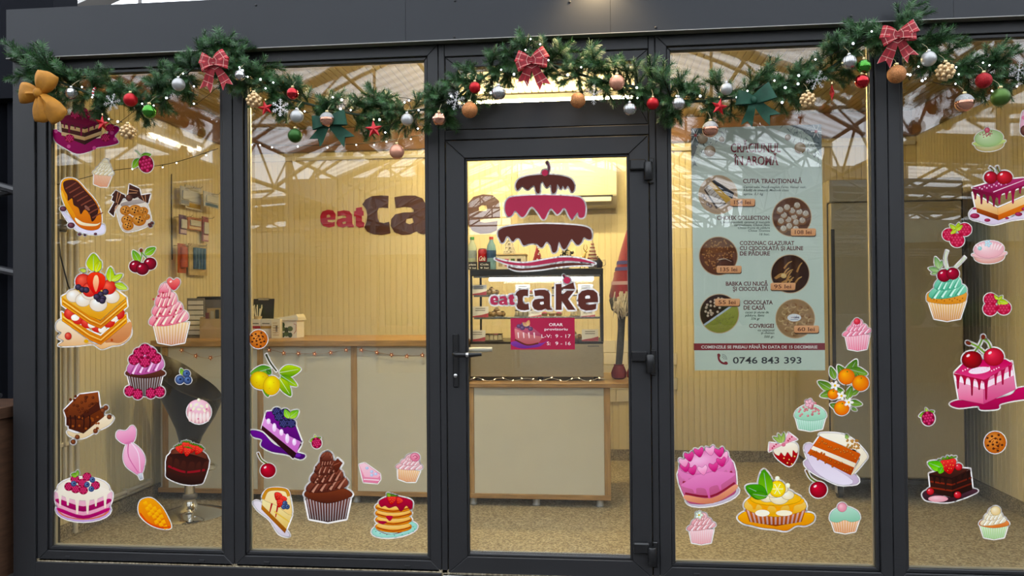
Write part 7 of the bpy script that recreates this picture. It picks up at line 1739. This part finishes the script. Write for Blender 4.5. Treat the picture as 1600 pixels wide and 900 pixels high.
A = Art(Zo, out=8); cherry(A, 632, 543, 35, '#7c0a1e', '#d92e42', [(632, 515), (600, 495), (582, 462)]); A.make('cherry_sticker', 'single cherry sticker below the carrot cake')
A = Art(Zo, out=8); cupcake(A, 148, 645, 764, 118, ('#f9d0d0', '#e8a0a2'), ('#f6c4c4', '#e29a9c', '#fdeaea'), n=3, split=.52); 
for q in range(5): A.e(138+9*math.cos(q*1.257), 648+9*math.sin(q*1.257), 8, 6, '#d6e4c4', '#ffffff', math.degrees(q*1.257), o=1)
A.e(138, 648, 4, 4, '#e0c04a'); A.make('pink_rosette_cupcake_sticker', 'pale pink cupcake sticker with a white flower near the floor')
A = Art(Zo, out=8); case(A, 742, 665, 718, 118, 84, '#f2c08e', '#da935a', 10); A.p([(680, 668), (690, 632), (740, 612), (792, 632), (803, 665), (770, 676), (740, 668), (710, 678)], '#bfe3cc', '#8cc2a2', o=1); A.e(730, 616, 19, 19, '#e08a98', '#f9c8ce', o=1); A.make('mint_ball_cupcake_sticker', 'mint iced cupcake sticker with a pink ball')
# ================================================================ right end pane
A = Art(Zp, out=8)
def macaron(A, cx, cy, rx, ry, c1, c2, f1, tilt):
    A.rot(tilt, cx, cy); A.e(cx, cy+ry*.45, rx, ry*.55, mixc(c1, '#c98a5a', .55), c2, o=1); A.p([(cx-rx, cy+ry*.1), (cx+rx, cy+ry*.1), (cx+rx*.95, cy+ry*.4), (cx, cy+ry*.62), (cx-rx*.95, cy+ry*.4)], f1, c1, o=1); A.e(cx, cy-ry*.18, rx, ry*.72, c1, c2, o=1); A.rot()
macaron(A, 695, 220, 84, 66, '#a8c486', '#e4f0c8', '#d8e08a', -5); A.dots([(683+random.gauss(0, 22), 185+random.gauss(0, 8)) for _ in range(24)], 3.5, '#b04a5a'); A.e(684, 163, 15, 15, '#c8445a', '#f09aa4', o=1); A.make('green_macaron_sticker', 'pale green macaron sticker with a pink berry')
A = Art(Zp, out=10); A.p([(880, 160), (890, 60), (915, 50), (960, 60), (970, 180), (920, 195)], '#f2c8d4', '#e0a0b4', o=1); A.e(905, 165, 26, 30, '#4a2420', '#8a5a4c', o=1); A.e(900, 90, 14, 12, '#e88aa4'); A.make('cut_off_sticker', 'pink pastry sticker cut off by the right edge')
A = Art(Zp, out=14)
A.p([(585, 640), (640, 620), (760, 690), (900, 640), (930, 620), (930, 670), (820, 690), (720, 715), (640, 695), (590, 680)], '#f0e6ee', '#d8c6d6', o=1)
A.p([(600, 530), (745, 620), (750, 690), (625, 645)], '#f7e6bc', '#d98f3c', o=1, sm=0); A.p([(745, 620), (930, 540), (930, 620), (750, 690)], '#f3dca8', '#e08a34', o=1, sm=0); A.p([(622, 618), (748, 660), (750, 690), (625, 645)], '#a8501e', '#6a2a10', sm=0); A.p([(748, 660), (930, 585), (930, 620), (750, 690)], '#e0802a', '#c05c18', sm=0)
A.p([(598, 500), (740, 460), (890, 445), (930, 450), (930, 480), (740, 545)], '#b0386a', '#7a1236', o=1, sm=0)
drip(A, 600, 745, 505, 525, [(.1, 14, 40), (.35, 14, 60), (.6, 14, 45), (.85, 15, 55)], '#6a0f2e', '#8a1a40', sl=.25); drip(A, 740, 930, 540, 548, [(.08, 14, 55), (.3, 14, 40), (.5, 16, 80), (.72, 13, 35), (.9, 14, 60)], '#7c1236', '#a01e4c', sl=-.35)
A.dots([(640+k*14, 500-k*3+(k % 2)*10) for k in range(12)], 5, '#e8b0cc'); A.l([(720, 525), (900, 455)], 6, '#f2d0dc', 3)
cherry(A, 705, 440, 38, '#7c0a1a', '#e0394c', [(705, 425), (722, 400), (700, 380)]); cherry(A, 785, 440, 46, '#8e0c1c', '#e8434e', [(770, 425), (750, 400), (742, 375)], ry=38)
for x, y, r in ((612, 665, 28), (685, 690, 18), (800, 678, 12), (868, 655, 22), (610, 622, 12), (905, 625, 20)): A.e(x, y, r, r*.55, '#7a1030', '#c04a70')
A.make('cherry_cheesecake_sticker', 'square cherry cheesecake sticker with dripping glaze at the right')
def rasp3(Z, b, l_, label):
    A = Art(Z, out=9)
    for x, y, r in b: berry(A, x, y, r, r*.95, '#b01a3c', '#e05a78')
    for q in l_: leaf(A, *q, .28, '#8fae2a', '#cfdc5a')
    A.make('raspberry_cluster_sticker', label)
rasp3(Zp, ((460, 775, 38), (552, 745, 40), (508, 808, 42)), ((500, 745, 465, 715), (505, 745, 520, 705), (500, 750, 540, 720), (505, 745, 470, 770)), 'three raspberries sticker left of the square cherry cheesecake')
A = Art(Zq, out=8); macaron(A, 642, 45, 82, 64, '#e6aab0', '#fbe2e0', '#f0c8c0', -3); 
for k in range(9): A.e(642+(k-4)*15, 12+abs(k-4)*3, 5, 20, '#f6d2d0', '#fff0ee', (k-4)*9)
for q in range(5): A.e(636+12*math.cos(q*1.257), 2+12*math.sin(q*1.257), 9, 7, '#a8c8d0', '#e4f2f4', math.degrees(q*1.257))
A.e(592, 28, 11, 11, '#8abcb8', '#d4ece8'); A.make('pink_macaron_sticker', 'pink macaron sticker with a pale blue flower')
A = Art(Zq, out=10); case(A, 415, 310, 412, 205, 140, '#f2c88a', '#c98a4a', 13); A.p([(305, 300), (320, 265), (415, 250), (510, 262), (520, 290), (500, 320), (415, 330), (320, 318)], '#e8a85a', '#d68a3c', o=1); A.dots([(330+k*14, 298+(k % 3)*7) for k in range(13)], 4, '#a8602a')
swirl(A, 418, 150, 290, 205, '#9adcbc', '#54ac88', '#d4f4e4', 3)
for q in ((370, 150, 315, 135), (375, 140, 350, 75), (380, 130, 385, 95), (360, 160, 330, 165)): leaf(A, *q, .24, '#5a8a4a', '#b0cc8a')
A.l([(415, 140), (405, 80), (415, 40)], 9, '#d8dcc0', 13, o=1); A.l([(450, 140), (490, 100), (512, 75)], 9, '#d8dcc0', 13, o=1); cherry(A, 398, 175, 36, '#6a0a1c', '#c02a44'); cherry(A, 445, 165, 34, '#6a0a1c', '#c02a44'); A.make('green_swirl_cupcake_sticker', 'green swirl cupcake sticker with two cherries')
rasp3(Zq, ((650, 305, 36), (722, 350, 38), (648, 355, 38)), ((690, 305, 670, 280), (692, 308, 715, 285), (692, 312, 745, 325), (690, 310, 700, 335)), 'three raspberries sticker above the pink cherry cake')
A = Art(Zq, out=13)
A.p([(430, 870), (480, 850), (560, 860), (640, 850), (760, 820), (800, 785), (900, 780), (900, 830), (780, 850), (700, 870), (690, 895), (600, 900), (580, 880), (480, 890)], '#c81c5e', '#9a1046', o=1)
A.p([(455, 700), (610, 730), (612, 870), (480, 845)], '#f7b8cc', '#e0628c', o=1, sm=0); A.p([(610, 730), (765, 640), (785, 790), (612, 870)], '#f09ab6', '#d04a7c', o=1, sm=0); A.p([(460, 745), (612, 790), (612, 760), (458, 715)], '#fff2f4', '#fbdce6', sm=0); A.p([(612, 790), (775, 715), (770, 685), (612, 755)], '#fff0f2', '#f8d4e0', sm=0)
A.p([(455, 700), (500, 655), (640, 625), (730, 630), (768, 650), (610, 745)], '#c01c50', '#e04a80', o=1, sm=0); A.e(590, 688, 60, 18, '#fbe4ec', None, -8); A.dots([(500+k*13, 690-(k % 4)*6) for k in range(18)], 4, '#f9d4e0')
drip(A, 455, 612, 705, 715, [(.12, 14, 70), (.35, 14, 40), (.6, 13, 90), (.85, 14, 50)], '#b0143e', '#8e0c34', sl=.22); drip(A, 610, 770, 745, 748, [(.1, 15, 110), (.42, 13, 60), (.66, 14, 80), (.9, 13, 60)], '#b8164a', '#980e3c', sl=-.58)
A.l([(555, 600), (590, 550), (610, 505)], 7, '#6a8a3a', 9, o=1); A.l([(625, 600), (580, 560), (525, 535)], 7, '#7aa03a', 9, o=1); A.l([(655, 580), (640, 540), (612, 515)], 7, '#7aa03a', 7, o=1); A.e(610, 508, 10, 12, '#6a2a1a', o=1); A.e(530, 540, 14, 8, '#6a2a1a', None, 25, 1)
cherry(A, 549, 630, 54, '#6a0616', '#c8202e', ry=46); cherry(A, 667, 615, 54, '#a00c28', '#f0485c', ry=48)
A.make('cherry_cake_sticker', 'pink cake square sticker dripping with sauce under two big cherries')
small_rasp(Zr, 290, 108, 32, 'single raspberry sticker above the chocolate cake square'); cookie(Zr, 626, 229, 54, 'chocolate chip cookie sticker on the right end pane', 9)
A = Art(Zr, out=12); A.p([(262, 485), (300, 470), (400, 505), (500, 465), (538, 470), (520, 485), (460, 510), (390, 528), (320, 525), (275, 515)], '#4a2a34', '#2a1418', o=1); A.e(340, 512, 50, 16, '#e8a0a8', '#f6ccd0')
A.p([(295, 385), (410, 405), (412, 505), (305, 480)], '#3c1a12', '#22100a', o=1, sm=0); A.p([(410, 405), (500, 365), (512, 465), (412, 505)], '#2e130d', '#1a0a06', o=1, sm=0); A.p([(295, 385), (400, 355), (500, 362), (410, 408)], '#4a241a', '#301410', o=1, sm=0)
for y in (430, 460): A.l([(300, y-5), (411, y+12)], 8, '#7a2a1c', sm=0); A.l([(411, y+12), (508, y-25)], 8, '#5c1e14', sm=0)
drip(A, 298, 412, 390, 400, [(.2, 10, 35), (.45, 9, 25), (.7, 11, 55)], '#1c0c08', '#2e140e', sl=.16); drip(A, 412, 502, 408, 412, [(.2, 9, 45), (.55, 9, 25), (.85, 9, 40)], '#180a06', '#28110c', sl=-.4)
strawb(A, 392, 345, 84, 86, -10); leaf(A, 365, 360, 290, 330, .34, '#4fa82a', '#8cd84a'); leaf(A, 360, 355, 345, 385, .5, '#4fa82a', '#6cc03a')
for x, y in ((442, 352), (300, 475), (437, 492)): cherry(A, x, y, 18, '#a80f20', '#f0505a')
A.make('chocolate_square_sticker', 'chocolate cake square sticker with a strawberry on the right end pane')
A = Art(Zr, out=10); case(A, 620, 645, 708, 138, 100, '#d4e8b4', '#a0c882', 11); A.p([(550, 645), (560, 620), (620, 610), (682, 620), (692, 645), (620, 658)], '#e89a62', '#d4743c', o=1); swirl(A, 616, 562, 640, 130, '#faf2dc', '#ead6b0', '#fffdf6', 3); A.e(628, 572, 25, 23, '#e8c88a', '#fbeed0', o=1); A.make('cream_green_cupcake_sticker', 'cream cupcake sticker in a green case at the lower right')
